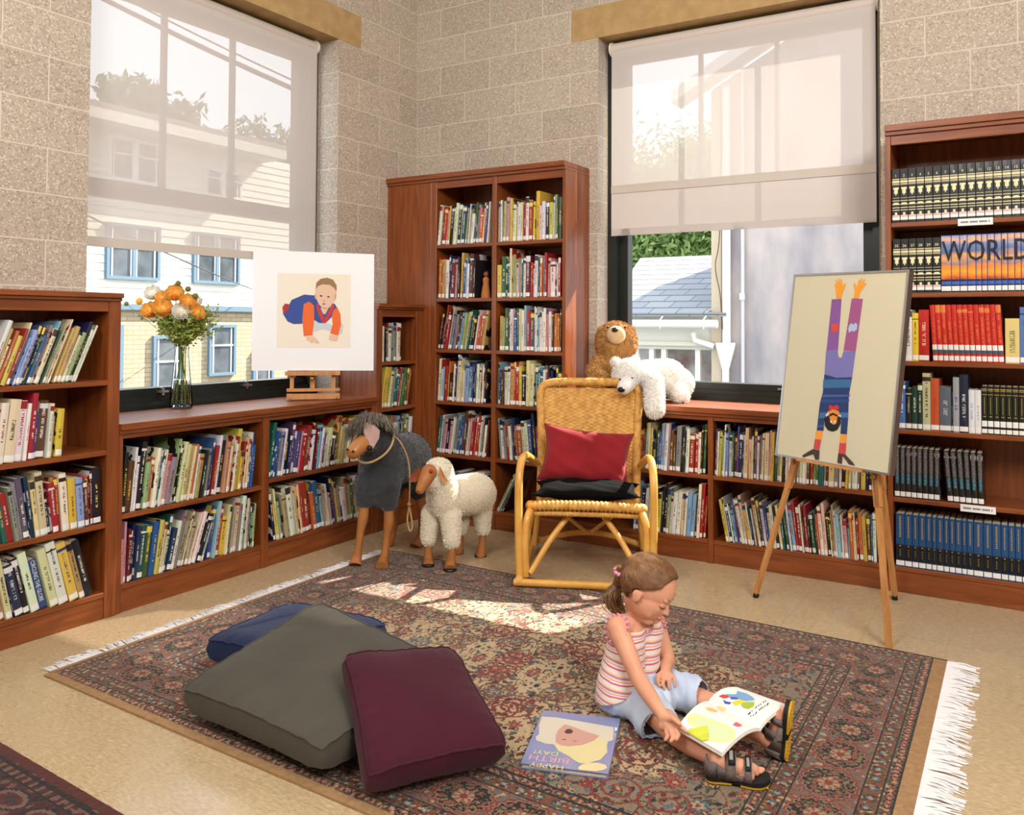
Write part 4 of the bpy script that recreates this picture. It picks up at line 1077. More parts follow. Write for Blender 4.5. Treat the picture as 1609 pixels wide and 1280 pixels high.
def persian(X, Y, L, W):
    e = np.minimum(np.minimum(X, L-X), np.minimum(Y, W-Y))
    hor = np.minimum(Y, W-Y) < np.minimum(X, L-X)                # long sides
    q = np.where(hor, X-L/2, Y-W/2)
    AX, AY = np.abs(X-L/2), np.abs(Y-W/2)
    col = np.zeros(X.shape+(3,)); col[:] = (212,182,140)
    rg = np.random.RandomState(5)
    # field: beige ground with scrolling vines, leaves and rosettes, the quarters mirrored
    med = (AX/.95)**2+(AY/.58)**2
    put(col, med > 1.0+.12*np.sin(np.arctan2(AY, AX)*16), (148,130,108))
    v = nfield(AX, AY, .30, 1); put(col, np.abs(v) < .06, RED)
    v2 = nfield(AX, AY, .12, 2); put(col, (np.abs(v2) < .07), (84,62,46))
    v3 = nfield(AX, AY, .05, 3); put(col, v3 > 1.38, (92,44,36)); put(col, v3 < -1.48, GRN)
    v4 = nfield(AX, AY, .045, 4); put(col, v4 > 1.6, BLUEC); put(col, v4 < -1.5, NAVY)
    v5 = nfield(AX, AY, .07, 8); put(col, (np.abs(v5-1.1) < .1), (70,54,44))
    for k in range(120):
        cx, cy = rg.rand()*(L/2-.33), rg.rand()*(W/2-.33); r = rg.choice([.012,.018,.026,.034])
        ca, cb, cc = [(RED,CREAMC,NAVY),(BLUEC,CREAMC,RED),(ROSE,RED,CREAMC),(CREAMC,RED,NAVY)][rg.randint(4)]
        stamp(col, AX, AY, cx, cy, r, rg.randint(5,9), ca, cb, cc, (60,44,38), rg.rand()*3)
    for k in range(16):
        cx, cy = rg.rand()*(L/2-.4), rg.rand()*(W/2-.4); R = np.hypot(AX-cx, AY-cy); th = np.arctan2(AY-cy, AX-cx)
        sp = np.abs(((R-.018-th/(2*np.pi)*.03) % .03)-.015) < .0045
        put(col, (R < .085) & sp & (R > .012), RED if k % 2 else (120,96,70))
    def guard(lo, hi, ground, sc, cols, lines=NAVY):
        m = (e >= lo) & (e < hi); put(col, m, ground); t = (e-lo)/(hi-lo)
        w = np.abs(t-.5-.28*np.sin(q*2*np.pi/sc)) < .09; put(col, m & w, cols[0])
        k = (q/sc*2) % 1; par = np.floor(q/sc*2) % 2
        d = np.hypot((k-.5)*sc/2, (t-np.where(par == 0, .5-.0, .5))*(hi-lo))
        put(col, m & (d < (hi-lo)*.30), cols[3]); put(col, m & (d < (hi-lo)*.24), cols[1]); put(col, m & (d < (hi-lo)*.11), cols[2])
        f = nfield(X, Y, .022, int(lo*1000)+7); put(col, m & (f > 1.35), cols[2]); put(col, m & (f < -1.4), cols[3])
        put(col, (np.abs(e-lo) < .0035) | (np.abs(e-hi) < .0035), lines)
    guard(0, .036, (112,96,74), .044, (NAVY, ROSE, CREAMC, NAVY)); guard(.036, .088, (122,86,56), .11, (RED, BLUEC, CREAMC, (48,40,36)))
    guard(.25, .302, (122,86,56), .11, (RED, BLUEC, CREAMC, (48,40,36))); guard(.302, .334, (112,96,74), .044, (NAVY, ROSE, CREAMC, NAVY))
    put(col, e < .006, NAVY)
    m = (e >= .088) & (e < .25); put(col, m, (132,104,88))
    f = nfield(X, Y, .03, 21); put(col, m & (np.abs(f) < .16), RED); put(col, m & (f > 1.25), CREAMC); put(col, m & (f < -1.25), BLUEC)
    pitch = .176; t = (e-.169); k = ((q+pitch/2) % pitch)-pitch/2
    R = np.sqrt((k/.078)**2+(t/.068)**2); th = np.arctan2(t/.068, k/.078); sc = 1+.045*np.cos(th*18)
    # lattice between the medallions
    put(col, m & (np.abs(np.abs(k)/.088+np.abs(t)/.081-1.12) < .05), ROSE)
    put(col, m & (R < 1.13*sc), RED); put(col, m & (R < 1.04*sc), (150,124,104)); put(col, m & (R < .96*sc), (24,22,24))
    f = nfield(X, Y, .024, 31); put(col, m & (R < .9) & (f > .7), (150,84,66)); put(col, m & (R < .9) & (f < -1.0), (140,122,84)); 
    put(col, m & (R < .9) & (np.abs(f-.1) < .12), (110,104,72))
    put(col, m & (R < .42), (150,104,84)); put(col, m & (R < .42) & (np.cos(th*8) > .2), (190,156,126)); put(col, m & (R < .16), RED)
    n = np.random.RandomState(9).rand(*X.shape)[..., None]*16-8
    return np.clip(col*.86-6+n, 6, 240)
A0 = Vector((.662,-1.036)); E1 = Vector((.9995,-.0314)); E2 = Vector((.009,-.99996))
RL, RW = 2.66, 1.895
rug = thing('persian_rug', 'large cream, red and black floral rug under the chair and the girl', 'rug', (2.0,-2.0,0))
ro = rug_surface('pile', (A0.x,A0.y), (E1.x,E1.y), (E2.x,E2.y), RL, RW, .0048, persian, rug, .0075)
def rp(s, t, z): v = A0+E1*s+E2*t; return Vector((v.x, v.y, z))
M_BIND = mat('rug_binding', (170,134,96), .85, var=(150,116,80), scale=60)
def strip(a, b, c, d, z0, z1):
    mb = MB(); vs = [rp(*a,z0),rp(*b,z0),rp(*c,z0),rp(*d,z0),rp(*a,z1),rp(*b,z1),rp(*c,z1),rp(*d,z1)]
    mb.add(vs, [(0,3,2,1),(4,5,6,7),(0,1,5,4),(1,2,6,5),(2,3,7,6),(3,0,4,7)][::1]); return mb
strip((-.012,-.008),(RL+.045,-.008),(RL+.045,0),(-.012,0),.001,.0075).build('selvedge', mat('dark_selvedge', (60,40,34), .9), rug)
strip((-.012,RW),(RL+.02,RW),(RL+.02,RW+.028),(-.012,RW+.028),.001,.0075).build('selvedge', M_BIND, rug)
strip((RL,0),(RL+.045,0),(RL+.045,RW),(RL,RW),.001,.007).build('end_band', M_BIND, rug)
strip((-.022,0),(0,0),(0,RW),(-.022,RW),.001,.007).build('end_band', M_BIND, rug)
strip((0,0),(RL,0),(RL,RW),(0,RW),.0008,.0074).build('backing', M_BIND, rug)
M_FRINGE = mat('cotton_fringe', (226,224,226), .8)
rf = random.Random(8)
for side in (0, 1):
    mb = MB(); n = 170 if side == 0 else 190
    for k in range(n):
        t = RW*(k+.5)/n; ln = (.072 if side == 0 else .10)*rf.uniform(.7,1.15); sk = .6*math.sin(k*.21)+rf.uniform(-.4,.4)
        for j in range(4):
            t0 = t+rf.uniform(-.004,.004); s0 = -.022 if side == 0 else RL+.045; dr = -1 if side == 0 else 1
            a = rp(s0, t0, .005); b = rp(s0+dr*ln*.5, t0+sk*.012+rf.uniform(-.004,.004), rf.uniform(.003,.010)); c = rp(s0+dr*ln, t0+sk*.028+rf.uniform(-.01,.01), .0022)
            mb.tube([a,b,c], [.0026,.0021,.0012], 4)
    o = mb.build('fringe', M_FRINGE, rug); o['kind'] = 'stuff'
def red_rug(X, Y, L, W):
    e = np.minimum(np.minimum(X, L-X), np.minimum(Y, W-Y)); hor = np.minimum(Y, W-Y) < np.minimum(X, L-X); q = np.where(hor, X, Y)
    col = np.zeros(X.shape+(3,)); col[:] = (92,26,26)
    f = nfield(X, Y, .05, 3); put(col, f > 1.0, (34,20,26)); put(col, f < -1.2, (150,104,90)); put(col, np.abs(f) < .08, (60,18,20))
    k = ((q) % .16)-.08; t = e-.13; R = np.hypot(k/.062, t/.034)
    put(col, R < 1.15, (30,20,26)); put(col, R < 1, (150,120,110)); put(col, R < .72, (120,34,30)); put(col, R < .4, (60,56,60))
    for a in (.04,.075,.19,.225): put(col, np.abs(e-a) < .005, (28,16,20))
    m = (e > .045) & (e < .07); put(col, m & (np.abs(((q*28) % 1)-.5) < .2), (150,110,96))
    m = (e > .195) & (e < .22); put(col, m & (np.abs(((q*22) % 1)-.5) < .22), (150,110,96))
    m = (e > .26); put(col, m & (np.abs(((X+Y)*9) % 1-.5) < .04), (150,130,120))
    put(col, e < .03, (112,34,22)); return np.clip(col*.72-8+np.random.RandomState(1).rand(*X.shape)[...,None]*14-7, 5, 240)
rug2 = thing('red_rug', 'dark red patterned rug corner at the bottom left edge', 'rug', (1.0,-3.6,0))
rug_surface('pile', (.02,-3.245), (.9984,-.0560), (-.0560,-.9984), 2.6, 1.2, .006, red_rug, rug2, .009)
def r2(s, t, z): return Vector((.02+.9984*s-.0560*t, -3.245-.0560*s-.9984*t, z))
mb = MB(); q_ = [r2(*a,z) for z in (.001,.0088) for a in ((0,0),(2.6,0),(2.6,1.2),(0,1.2))]; mb.add(q_, [(0,3,2,1),(4,5,6,7),(0,1,5,4),(1,2,6,5),(2,3,7,6),(3,0,4,7)]); mb.build('backing', mat('rust_edge', (120,40,24), .9), rug2)

# ------------------------------------------------------------------ floor cushions
from mathutils.bvhtree import BVHTree
LAID = []
def cushion(name, label, cs, h, edge, m, seed, floor_z=.010, group=None):
    """box cushion through four mid-height corners (going round), settled on what lies below it"""
    rg = random.Random(seed); N = 34; cs = [Vector(c) for c in cs]
    def base(a, b): return cs[0]*(1-a)*(1-b)+cs[1]*a*(1-b)+cs[2]*a*b+cs[3]*(1-a)*b
    up = (cs[1]-cs[0]).cross(cs[3]-cs[0]).normalized()
    if up.z < 0: up = -up
    ph = [rg.random()*6 for _ in range(6)]
    def prof(a, b, sgn):
        i, j = 2*a-1, 2*b-1
        puff = (1-abs(i)**3.2)**.8*(1-abs(j)**3.2)**.8
        rim = max(abs(i), abs(j)); wr = 0
        if rim > .55:
            s = (j if abs(i) > abs(j) else i); wr = .006*(rim-.55)*math.sin(s*15+ph[0])*math.sin(s*7+ph[1])+.003*(rim-.55)*math.sin(s*34+ph[2])
        wr += .004*math.sin(i*4+ph[3]+j*2)*math.sin(j*5+ph[4])*puff
        e_ = edge*(1-.35*(abs(i*j))**6)
        return e_+puff*(h-edge)+wr
    vs = []; idx = {}
    grid = [.5-.5*math.cos(PI*k/N)*(1 if True else 1) for k in range(N+1)]
    grid = [ (g*.6+ (k/N)*.4) for k, g in enumerate(grid)]
    top = [[None]*(N+1) for _ in range(N+1)]; bot = [[None]*(N+1) for _ in range(N+1)]
    for iy in range(N+1):
        for ix in range(N+1):
            a, b = grid[ix], grid[iy]; i, j = 2*a-1, 2*b-1
            # pull the sides in a little between the corners, round the corners
            i2 = i*(1-.045*(1-j*j)) ; j2 = j*(1-.045*(1-i*i))
            k = abs(i*j)**9; i2 *= 1-.035*k; j2 *= 1-.035*k
            p = base((i2+1)/2, (j2+1)/2)
            t = prof(a, b, 1); top[iy][ix] = p+up*t; bot[iy][ix] = p-up*prof(a, b, -1)*.8
    def support(p):
        z = floor_z
        for bv in LAID:
            hit = bv.ray_cast(Vector((p.x, p.y, 2)), Vector((0,0,-1)))
            if hit[0] is not None and hit[0].z > z: z = hit[0].z+.009
        return z
    zs = np.array([[support(bot[iy][ix]) for ix in range(N+1)] for iy in range(N+1)])
    for _ in range(3):
        zp = np.pad(zs, 1, mode='edge'); sm = (zp[:-2,1:-1]+zp[2:,1:-1]+zp[1:-1,:-2]+zp[1:-1,2:]+zs*2)/6; zs = np.maximum(zs, sm)
    for iy in range(N+1):
        for ix in range(N+1):
            b_ = bot[iy][ix]; t_ = top[iy][ix]; th = (t_.z-b_.z)
            if b_.z < zs[iy][ix]: b_.z = zs[iy][ix]
            if t_.z < b_.z+th*.62: t_.z = b_.z+th*.62
    mb = MB(); M_ = N+1
    tv = [top[y][x] for y in range(M_) for x in range(M_)]; bv = [bot[y][x] for y in range(M_) for x in range(M_)]
    # gusset ring: middle line pushed outwards
    o = mb.add(tv+bv, [(y*M_+x, y*M_+x+1, (y+1)*M_+x+1, (y+1)*M_+x) for y in range(N) for x in range(N)])
    K = M_*M_; mb.f += [[K+y*M_+x, K+(y+1)*M_+x, K+(y+1)*M_+x+1, K+y*M_+x+1] for y in range(N) for x in range(N)]; mb.m += [0]*(N*N)
    ring = [(0,x) for x in range(N)]+[(y,N) for y in range(N)]+[(N,x) for x in range(N,0,-1)]+[(y,0) for y in range(N,0,-1)]
    cen = sum(cs, Vector())/4; rk = len(mb.v)
    for (y,x) in ring:
        q = (top[y][x]+bot[y][x])/2; d = (q-cen); d.z = 0; mb.v.append(tuple(q+d.normalized()*.010))
    R_ = len(ring)
    for k in range(R_):
        y,x = ring[k]; y2,x2 = ring[(k+1)%R_]
        mb.f += [[y*M_+x, rk+k, rk+(k+1)%R_, y2*M_+x2], [rk+k, K+y*M_+x, K+y2*M_+x2, rk+(k+1)%R_]]; mb.m += [0,0]
    root = mb.build(name, m, None, smooth=True)
    me = root.data; me.validate(); bm = bmesh.new(); bm.from_mesh(me); bmesh.ops.recalc_face_normals(bm, faces=bm.faces); bm.to_mesh(me); bm.free()
    tag(root, label, 'cushion', group)
    sm_ = MB(); rv = [top[y][x]+Vector((0,0,.0015)) for (y,x) in ring]; sm_.tube(rv, .0035, 6, closed=True)
    sm_.build('seam_piping', m, root, smooth=True)
    LAID.append(BVHTree.FromPolygons([v.co.copy() for v in me.vertices], [list(p.vertices) for p in me.polygons]))
    return root
def cloth(name, rgb, var, sheen=.1): return mat(name, rgb, .8, var=var, scale=5, bump=.25, bscale=240, sheen=sheen, spec=.25)
cushion('floor_cushion', 'navy blue floor cushion, lowest of the pile, under the grey one', [(1.11,-2.63,.075),(1.58,-2.62,.075),(1.55,-2.15,.075),(1.07,-2.17,.075)], .068, .045, cloth('navy_cotton', (24,40,80), (20,34,70)), 1, group='floor cushions on the rug')
cushion('floor_cushion', 'big olive grey floor cushion lying across the blue one', [(1.40,-2.955,.085),(2.035,-3.00,.085),(2.07,-2.38,.09),(1.40,-2.36,.19)], .075, .045, cloth('grey_canvas', (78,75,66), (70,67,58)), 2, group='floor cushions on the rug')
cushion('floor_cushion', 'maroon floor cushion leaning on top of the grey one', [(1.88,-2.76,.235),(2.19,-3.01,.07),(2.41,-2.69,.075),(2.07,-2.47,.20)], .075, .042, cloth('maroon_cotton', (70,18,36), (62,15,31)), 3, group='floor cushions on the rug')

# ------------------------------------------------------------------ vase with flowers on the left ledge
VB = Vector((-.055,-1.855,.8102))
def gl_mat():
    return glass_mat('clear_vase_glass', (.97,.99,.98,1), .10)
vase = thing('glass_vase', 'tall clear glass vase holding the flowers, on the ledge', 'vase', VB)
M_VG = gl_mat()
mb = MB(); mb.lathe(VB, [(0,0),(.052,0),(.056,.006),(.055,.03),(.050,.10),(.041,.20),(.034,.27),(.033,.295),(.036,.305),(.036,.312),(.033,.312),(.030,.295),(.031,.27),(.038,.20),(.047,.10),(.051,.035),(.048,.022),(0,.020)], 32)
mb.build('glass_body', M_VG, vase, smooth=True)
MB().lathe(VB, [(0,.024),(.046,.026),(.0485,.04),(.0455,.10),(.042,.145),(0,.145)], 28).build('water', mat('water', (250,250,250), .0, trans=1, ior=1.33), vase, smooth=True)
MB().lathe(VB, [(0,.001),(.051,.001),(.053,.008),(.049,.018),(0,.019)], 28).build('thick_base', mat('base_glass', (225,235,232), .05, trans=1, ior=1.5), vase, smooth=True)
M_STEM = mat('stem_green', (120,126,58), .6, var=(88,104,40), scale=20); M_FOL = mat('bouquet_leaf', (116,134,50), .55, var=(164,176,84), scale=14)
M_OR = mat('orange_petal', (240,164,56), .6, var=(246,196,104), scale=30); M_WP = mat('white_petal', (232,226,208), .6, var=(242,238,228), scale=30)
VD = (VB-CAM_POS).dot(_f)
rfl = random.Random(4)
def stem(mb, head, k):
    a = k*2.4; r = .034+.01*math.sin(k*3); foot = VB+Vector((math.cos(a)*r*.8, math.sin(a)*r*.8, .028)); neck = VB+Vector((math.cos(a+.5)*.018*((k%3)/2), math.sin(a+.5)*.018*((k%3)/2), .29))
    mb.tube(smoothpts([foot, foot.lerp(neck,.5)+Vector((0,0,.0)), neck, neck.lerp(head,.5)+Vector((0,0,.015)), head], 4), .0026, 6)
def bloom(mb, c, r, ax, layers=5):
    ax = ax.normalized(); u = ax.orthogonal().normalized(); w = ax.cross(u)
    for L in range(layers):
        R = r*(1-L*.17); n = 9-L; tilt = .95-L*.2
        for k in range(n):
            a = 2*PI*(k+L*.37)/n; rad = u*math.cos(a)+w*math.sin(a); tan = ax.cross(rad)
            vs = []
            for i in range(5):
                t = i/4; rr = R*math.sin(t*PI*.5*1.0)*1.0; hh = -R*.35+R*(.25+.28*L*.6)+R*.62*(1-math.cos(t*PI*.62))*(1.0) - R*.3*tilt*t*t
                wd = R*.46*math.sin(PI*min(1,(t*.80+.12)))
                cen = c+rad*rr+ax*hh
                vs += [cen-tan*wd, cen+rad*R*.07, cen+tan*wd]
            mb.add(vs, [(i*3,i*3+1,i*3+4,i*3+3) for i in range(4)]+[(i*3+1,i*3+2,i*3+5,i*3+4) for i in range(4)])
    mb.ell(c+ax*r*.22, r*.34, n=8, m=6)
FL = [('orange',237,489,14,.02),('orange',257,486,15,.035),('orange',256,470,12,-.01),('orange',275,462,14,.015),('orange',295,475,13,.02),('orange',310,492,13,.02),('white',285,490,14,.045),('white',241,462,13,-.03),('white',308,474,9,-.05)]
POS = ['lowest on the left','large and front left, second from the left','half hidden behind two others','topmost of the bouquet','right of the topmost one','lowest on the right','in the front centre','at the upper left','half hidden at the right']
for k, (cn, x, y, r, dd) in enumerate(FL):
    c = P(x, y, VD-dd); r = r/FPX*VD*1.02; ax = (CAM_POS-c).normalized()*.7+Vector(((c-VB).x*1.4, (c-VB).y*1.4, .35))
    root = thing('ranunculus', '%s ranunculus bloom, %s' % (cn, POS[k]), 'flower', VB+Vector((0,0,.025)), group='ranunculus flowers in the vase')
    mb = MB(); bloom(mb, c, r, ax); o = mb.build('blossom', M_OR if cn == 'orange' else M_WP, root, smooth=True, autos=False)
    mb = MB(); stem(mb, c-ax.normalized()*r*.3, k); mb.build('stem', M_STEM, root, smooth=True)
BUDP = ['highest, at the top centre','right of the top one','at the upper right','orange tipped, at the upper left','far out on the left']
for k, (x, y, r) in enumerate(((280,445,4.5),(295.5,454,4.5),(307,465,5),(218.6,473,6),(198.5,477,4))):
    c = P(x, y, VD-.01); root = thing('flower_bud', 'small round bud, %s' % BUDP[k], 'flower bud', VB+Vector((0,0,.025)), group='buds in the vase')
    r = r/FPX*VD; MB().ell(c, r, n=10, m=7).build('bud', M_OR if k == 3 else mat('bud_green', (112,116,60), .6), root, smooth=True)
    mb = MB(); mb.tube(smoothpts([VB+Vector((.0,.004*k,.29)), VB.lerp(c,.6)+Vector((0,0,.12)), c], 5), .0015, 5); mb.build('stem', M_STEM, root)
mb = MB(); vs = []; fs = []
for k in range(64):
    a = 2*PI*k/64*3.3; el = rfl.uniform(-.25,1.0)
    L = rfl.uniform(.12,.21); u = (_rt*math.cos(a)+_f*math.sin(a)*.6)
    s0 = VB+Vector((0,0,.315)); tip = VB+Vector((0,0,.40))+u*L*rfl.uniform(.6,1.0)+Vector((0,0,L*el*.85))
    mid = s0.lerp(tip,.5)+Vector((0,0,.02)); pts = smoothpts([s0,mid,tip],4); mb.tube(pts, .0011, 4)
    for i in range(2, len(pts)):
        for j in range(6):
            p = pts[i]+Vector((rfl.gauss(0,.013),rfl.gauss(0,.013),rfl.gauss(0,.013))); d = Vector((rfl.gauss(0,1),rfl.gauss(0,1),rfl.gauss(0,.6)))
            d.normalize(); w = d.cross(Vector((rfl.gauss(0,1),rfl.gauss(0,1),rfl.gauss(0,1)))).normalized(); s = rfl.uniform(.012,.024)
            o_ = len(vs); vs += [p, p+d*s*.35+w*s*.34, p+d*s*.7+w*s*.16, p+d*s*1.1, p+d*s*.75-w*s*.2, p+d*s*.35-w*s*.34]; fs.append(tuple(range(o_,o_+6)))
mb.add(vs, fs); o = mb.build('bouquet_foliage', M_FOL); tag(o, 'feathery green leaves around the flowers in the vase', 'leaves', kind='stuff')

# ------------------------------------------------------------------ baby picture on its table easel
def flat(parent, name, polys, m, fr, e):
    """flat printed shapes on a board: fr(x, y, lift)"""
    mb = MB()
    for p in polys: mb.add([fr(x, y, e) for x, y in p], [tuple(range(len(p)))])
    return mb.build(name, m, parent)
BL = P(395,582,4.72); BR_ = P(587,582,4.90); UX = (BR_-BL); BWd = UX.length; UX.normalize(); NB = UX.cross(Vector((0,0,1))).normalized()   # NB points to the camera side
if NB.dot(CAM_POS-BL) < 0: NB = -NB
UY = (Vector((0,0,1))-NB*.04).normalized(); BH = 186/FPX*4.84
def bf(x, y, e): # x, y in photograph pixels of the board
    return BL+UX*((x-396)/191*BWd)+UY*((582-y)/186*BH)+NB*e
board = thing('baby_picture', 'white matted picture of a crawling baby in blue and orange', 'picture', (BL+BR_)/2)
mb = MB(); cs_ = [bf(x,y,e) for e in (-.012,.0) for x,y in ((396,582),(587,582),(587,396),(396,396))]; mb.add(cs_, [(0,3,2,1),(4,5,6,7),(0,1,5,4),(1,2,6,5),(2,3,7,6),(3,0,4,7)])
mb.build('white_mat', mat('white_card', (242,244,248), .45, coat=.2), board)
flat(board, 'cream_ground', [[(434,546),(549,545),(549,430),(434,431)]], mat('cream_paper', (238,230,214), .6), bf, .0012)
def Z6(pts): return [(120+x/3.094, 380+y/3.094) for x, y in pts]
fl = lambda n, ps, rgb, e: [flat(board, n, [Z6(p)], mat('print_%d_%d_%d' % rgb, rgb, .6), bf, e) for p in ps]
fl('shadow_shape', [[(1140,390),(1180,385),(1230,400),(1262,430),(1235,435),(1190,425),(1150,440)],[(1275,390),(1293,405),(1288,445),(1262,455)]], (204,206,214), .0016)
fl('blue_suit', [[(1040,285),(1100,258),(1160,262),(1200,290),(1250,300),(1262,320),(1240,360),(1205,395),(1175,395),(1130,370),(1090,400),(1050,402),(1022,390),(1000,355),(998,335),(1022,320)]], (48,72,150), .0020)
fl('red_sock', [[(996,322),(1008,304),(1028,306),(1030,322),(1010,350),(1000,348)]], (176,40,44), .0024)
fl('orange_sleeve', [[(1098,305),(1125,292),(1148,310),(1150,380),(1142,455),(1100,460),(1092,380)],[(1245,330),(1262,316),(1278,350),(1282,400),(1268,455),(1228,445),(1240,400),(1236,355)]], (232,104,40), .0024)
fl('red_collar', [[(1165,300),(1185,340),(1200,375),(1190,395),(1170,352),(1158,310)],[(1250,300),(1238,340),(1215,380),(1195,398),(1192,382),(1215,350),(1232,305)]], (198,50,44), .0028)
skin = (228,190,164)
fl('baby_skin', [[(1155,225),(1165,195),(1200,178),(1240,190),(1256,225),(1256,262),(1245,290),(1225,318),(1198,328),(1172,305),(1156,270)],[(1150,255),(1158,250),(1160,280),(1153,275)],[(1250,255),(1258,250),(1254,282),(1248,278)],
   [(1112,462),(1145,458),(1165,475),(1178,492),(1160,495),(1150,485),(1140,495),(1128,482),(1115,480)],[(1225,452),(1262,452),(1270,465),(1262,482),(1240,480),(1222,475)],[(1180,320),(1220,320),(1204,352),(1192,350)]], skin, .0032)
fl('baby_hair', [[(1156,232),(1158,200),(1178,180),(1210,173),(1240,182),(1258,210),(1258,240),(1245,222),(1225,208),(1190,206),(1168,215)]], (150,116,76), .0036)
fl('baby_eye', [[(1174,262),(1182,258),(1191,263),(1182,268)],[(1210,266),(1218,262),(1227,267),(1218,271)]], (60,48,44), .0038)
fl('baby_mouth', [[(1186,302),(1196,297),(1206,302),(1196,307)],[(1190,285),(1202,285),(1196,290)]], (176,96,88), .0038)
esl = thing('table_easel', 'small light wood table easel holding up the baby picture', 'easel', (.09,-1.04,.81))
DE = 4.86
def ebar(name, a, b, w, h, m=W_OAK):
    a = Vector(a); b = Vector(b); t = (b-a).normalized(); n = NB; s = t.cross(n).normalized(); mb = MB()
    vs = [p+s*i*w/2+n*j*h/2 for p in (a,b) for (i,j) in ((-1,-1),(1,-1),(1,1),(-1,1))]
    mb.add(vs, [(0,3,2,1),(4,5,6,7),(0,1,5,4),(1,2,6,5),(2,3,7,6),(3,0,4,7)]); return mb.build(name, m, esl)
zc = .8105
def eb(x, z, back=0): # along the easel front, x in photo pixels
    p = P(x, 600, DE); q = Vector((p.x, p.y, z))-NB*back; return q
MBc = (BL+BR_)/2
# ledge sits under the board
def lg(x, z, n): p = bf(x, 582, n); return Vector((p.x, p.y, z))
zl = bf(490,582,0).z-.0145
ebar('ledge', lg(447,zl,.004), lg(533,zl,.004), .022, .05)
for x in (458,523): ebar('front_post', lg(x,zc+.05,-.01), lg(x,zl-.008,-.01), .022, .018)
ebar('front_post', lg(490,zc+.05,-.030), lg(490,zl+.35,-.044), .026, .014)
ebar('cross_bar', lg(450,zc+.058,-.008), lg(533,zc+.058,-.008), .016, .03)
ebar('cross_bar', lg(450,zc+.022,-.008), lg(533,zc+.022,-.008), .03, .03)
for x in (455,528): ebar('foot', lg(x,zc+.010,.03), lg(x,zc+.010,-.16), .022, .02)
MB().ell(lg(490,zl-.03,.008), .012, n=10, m=8).build('wing_nut', M_BRASS, esl, smooth=True)

# ------------------------------------------------------------------ framed poster on the floor easel
TL_, TR_, BRp, BLp = Vector((2.732,-.724,1.469)), Vector((3.223,-.962,1.463)), Vector((3.158,-1.043,.668)), Vector((2.666,-.804,.674))
PU = (TR_-TL_+BRp-BLp)/2; PWd = PU.length; PU.normalize(); PV = (TL_-BLp+TR_-BRp)/2; PHt = PV.length; PV.normalize(); PN = PU.cross(PV).normalized()
if PN.dot(CAM_POS-TL_) < 0: PN = -PN
PC = (TL_+TR_+BRp+BLp)/4
def pf(a, b, e): return PC+PU*((a-.5)*PWd)+PV*((b-.5)*PHt)+PN*e
poster = thing('framed_poster', 'silver framed poster of a figure standing upside down, on the easel', 'poster', (BLp+BRp)/2)
mb = MB(); cs_ = [pf(a,b,e) for e in (-.004,.0) for a,b in ((0,0),(1,0),(1,1),(0,1))]; mb.add(cs_, [(0,3,2,1),(4,5,6,7),(0,1,5,4),(1,2,6,5),(2,3,7,6),(3,0,4,7)])
mb.build('print_sheet', mat('poster_cream', (214,206,178), .7), poster)
def fbar(a0,b0,a1,b1): 
    m_ = MB(); cs = [pf(a,b,e) for e in (-.028,.004) for a,b in ((a0,b0),(a1,b0),(a1,b1),(a0,b1))]; m_.add(cs, [(0,3,2,1),(4,5,6,7),(0,1,5,4),(1,2,6,5),(2,3,7,6),(3,0,4,7)]); m_.build('frame_side', M_METAL, poster)
w_ = .009/PWd; h_ = .009/PHt
fbar(-w_,-h_,0,1+h_); fbar(1,-h_,1+w_,1+h_); fbar(0,-h_,1,0); fbar(0,1,1,1+h_)
mb = MB(); mb.add([pf(a,b,.003) for a,b in ((0,0),(1,0),(1,1),(0,1))], [(0,1,2,3)]); mb.build('glazing', glass_mat('poster_glazing', (1,1,1,1), .06), poster)
# projective map from crop pixels (scale 3.763, origin 1180,420) to sheet coordinates
def Z7(pts):
    out = []
    for x, y in pts:
        X, Y = 1180+x/3.763, 420+y/3.763
        v = _f+_rt*((X-PX)/FPX)+_dn*((Y-PY)/FPX); t = (PC-CAM_POS).dot(PN)/v.dot(PN); q = CAM_POS+v*t-PC
        out.append((round(q.dot(PU)/PWd+.5, 4), round(q.dot(PV)/PHt+.5, 4)))
    return out
def fp(n, ps, rgb, e): 
    for p in ps:
        mb = MB(); mb.add([pf(a, b, e) for a, b in Z7(p)], [tuple(range(len(p)))])
        mb.build(n, mat('print_%d_%d_%d' % rgb, rgb, .6), poster)
fp('figure_hand', [[(498,186),(528,186),(534,160),(555,98),(548,92),(536,112),(530,70),(522,66),(520,92),(514,64),(507,66),(508,95),(499,72),(492,76),(498,105),(490,95),(486,100),(497,150)],
   [(600,184),(632,184),(640,150),(676,98),(668,92),(656,105),(668,74),(660,72),(646,98),(652,68),(644,66),(634,98),(638,74),(630,72),(618,118),(606,92),(598,98),(606,150)]], (238,160,56), .0008)
fp('figure_sleeve', [[(472,187),(530,186),(514,486),(446,490)]], (140,90,158), .0010)
fp('figure_sleeve', [[(590,184),(656,188),(618,498),(546,492)]], (164,90,140), .0010)
fp('red_patch', [[(472,334),(514,332),(514,376),(480,382),(470,358)]], (214,80,60), .0014)
fp('heart_patch', [[(578,342),(590,330),(602,340),(614,328),(626,340),(624,368),(604,382),(594,374),(578,388),(572,366)]], (178,196,226), .0014)
fp('lavender_body', [[(444,490),(514,488),(514,515),(522,534),(536,532),(546,495),(618,498),(600,650),(520,652),(436,632)]], (126,122,184), .0012)
fp('blue_body', [[(436,630),(510,652),(600,650),(582,760),(580,900),(574,992),(536,988),(540,900),(440,900),(436,966),(396,962),(412,800),(428,740)]], (38,62,110), .0012)
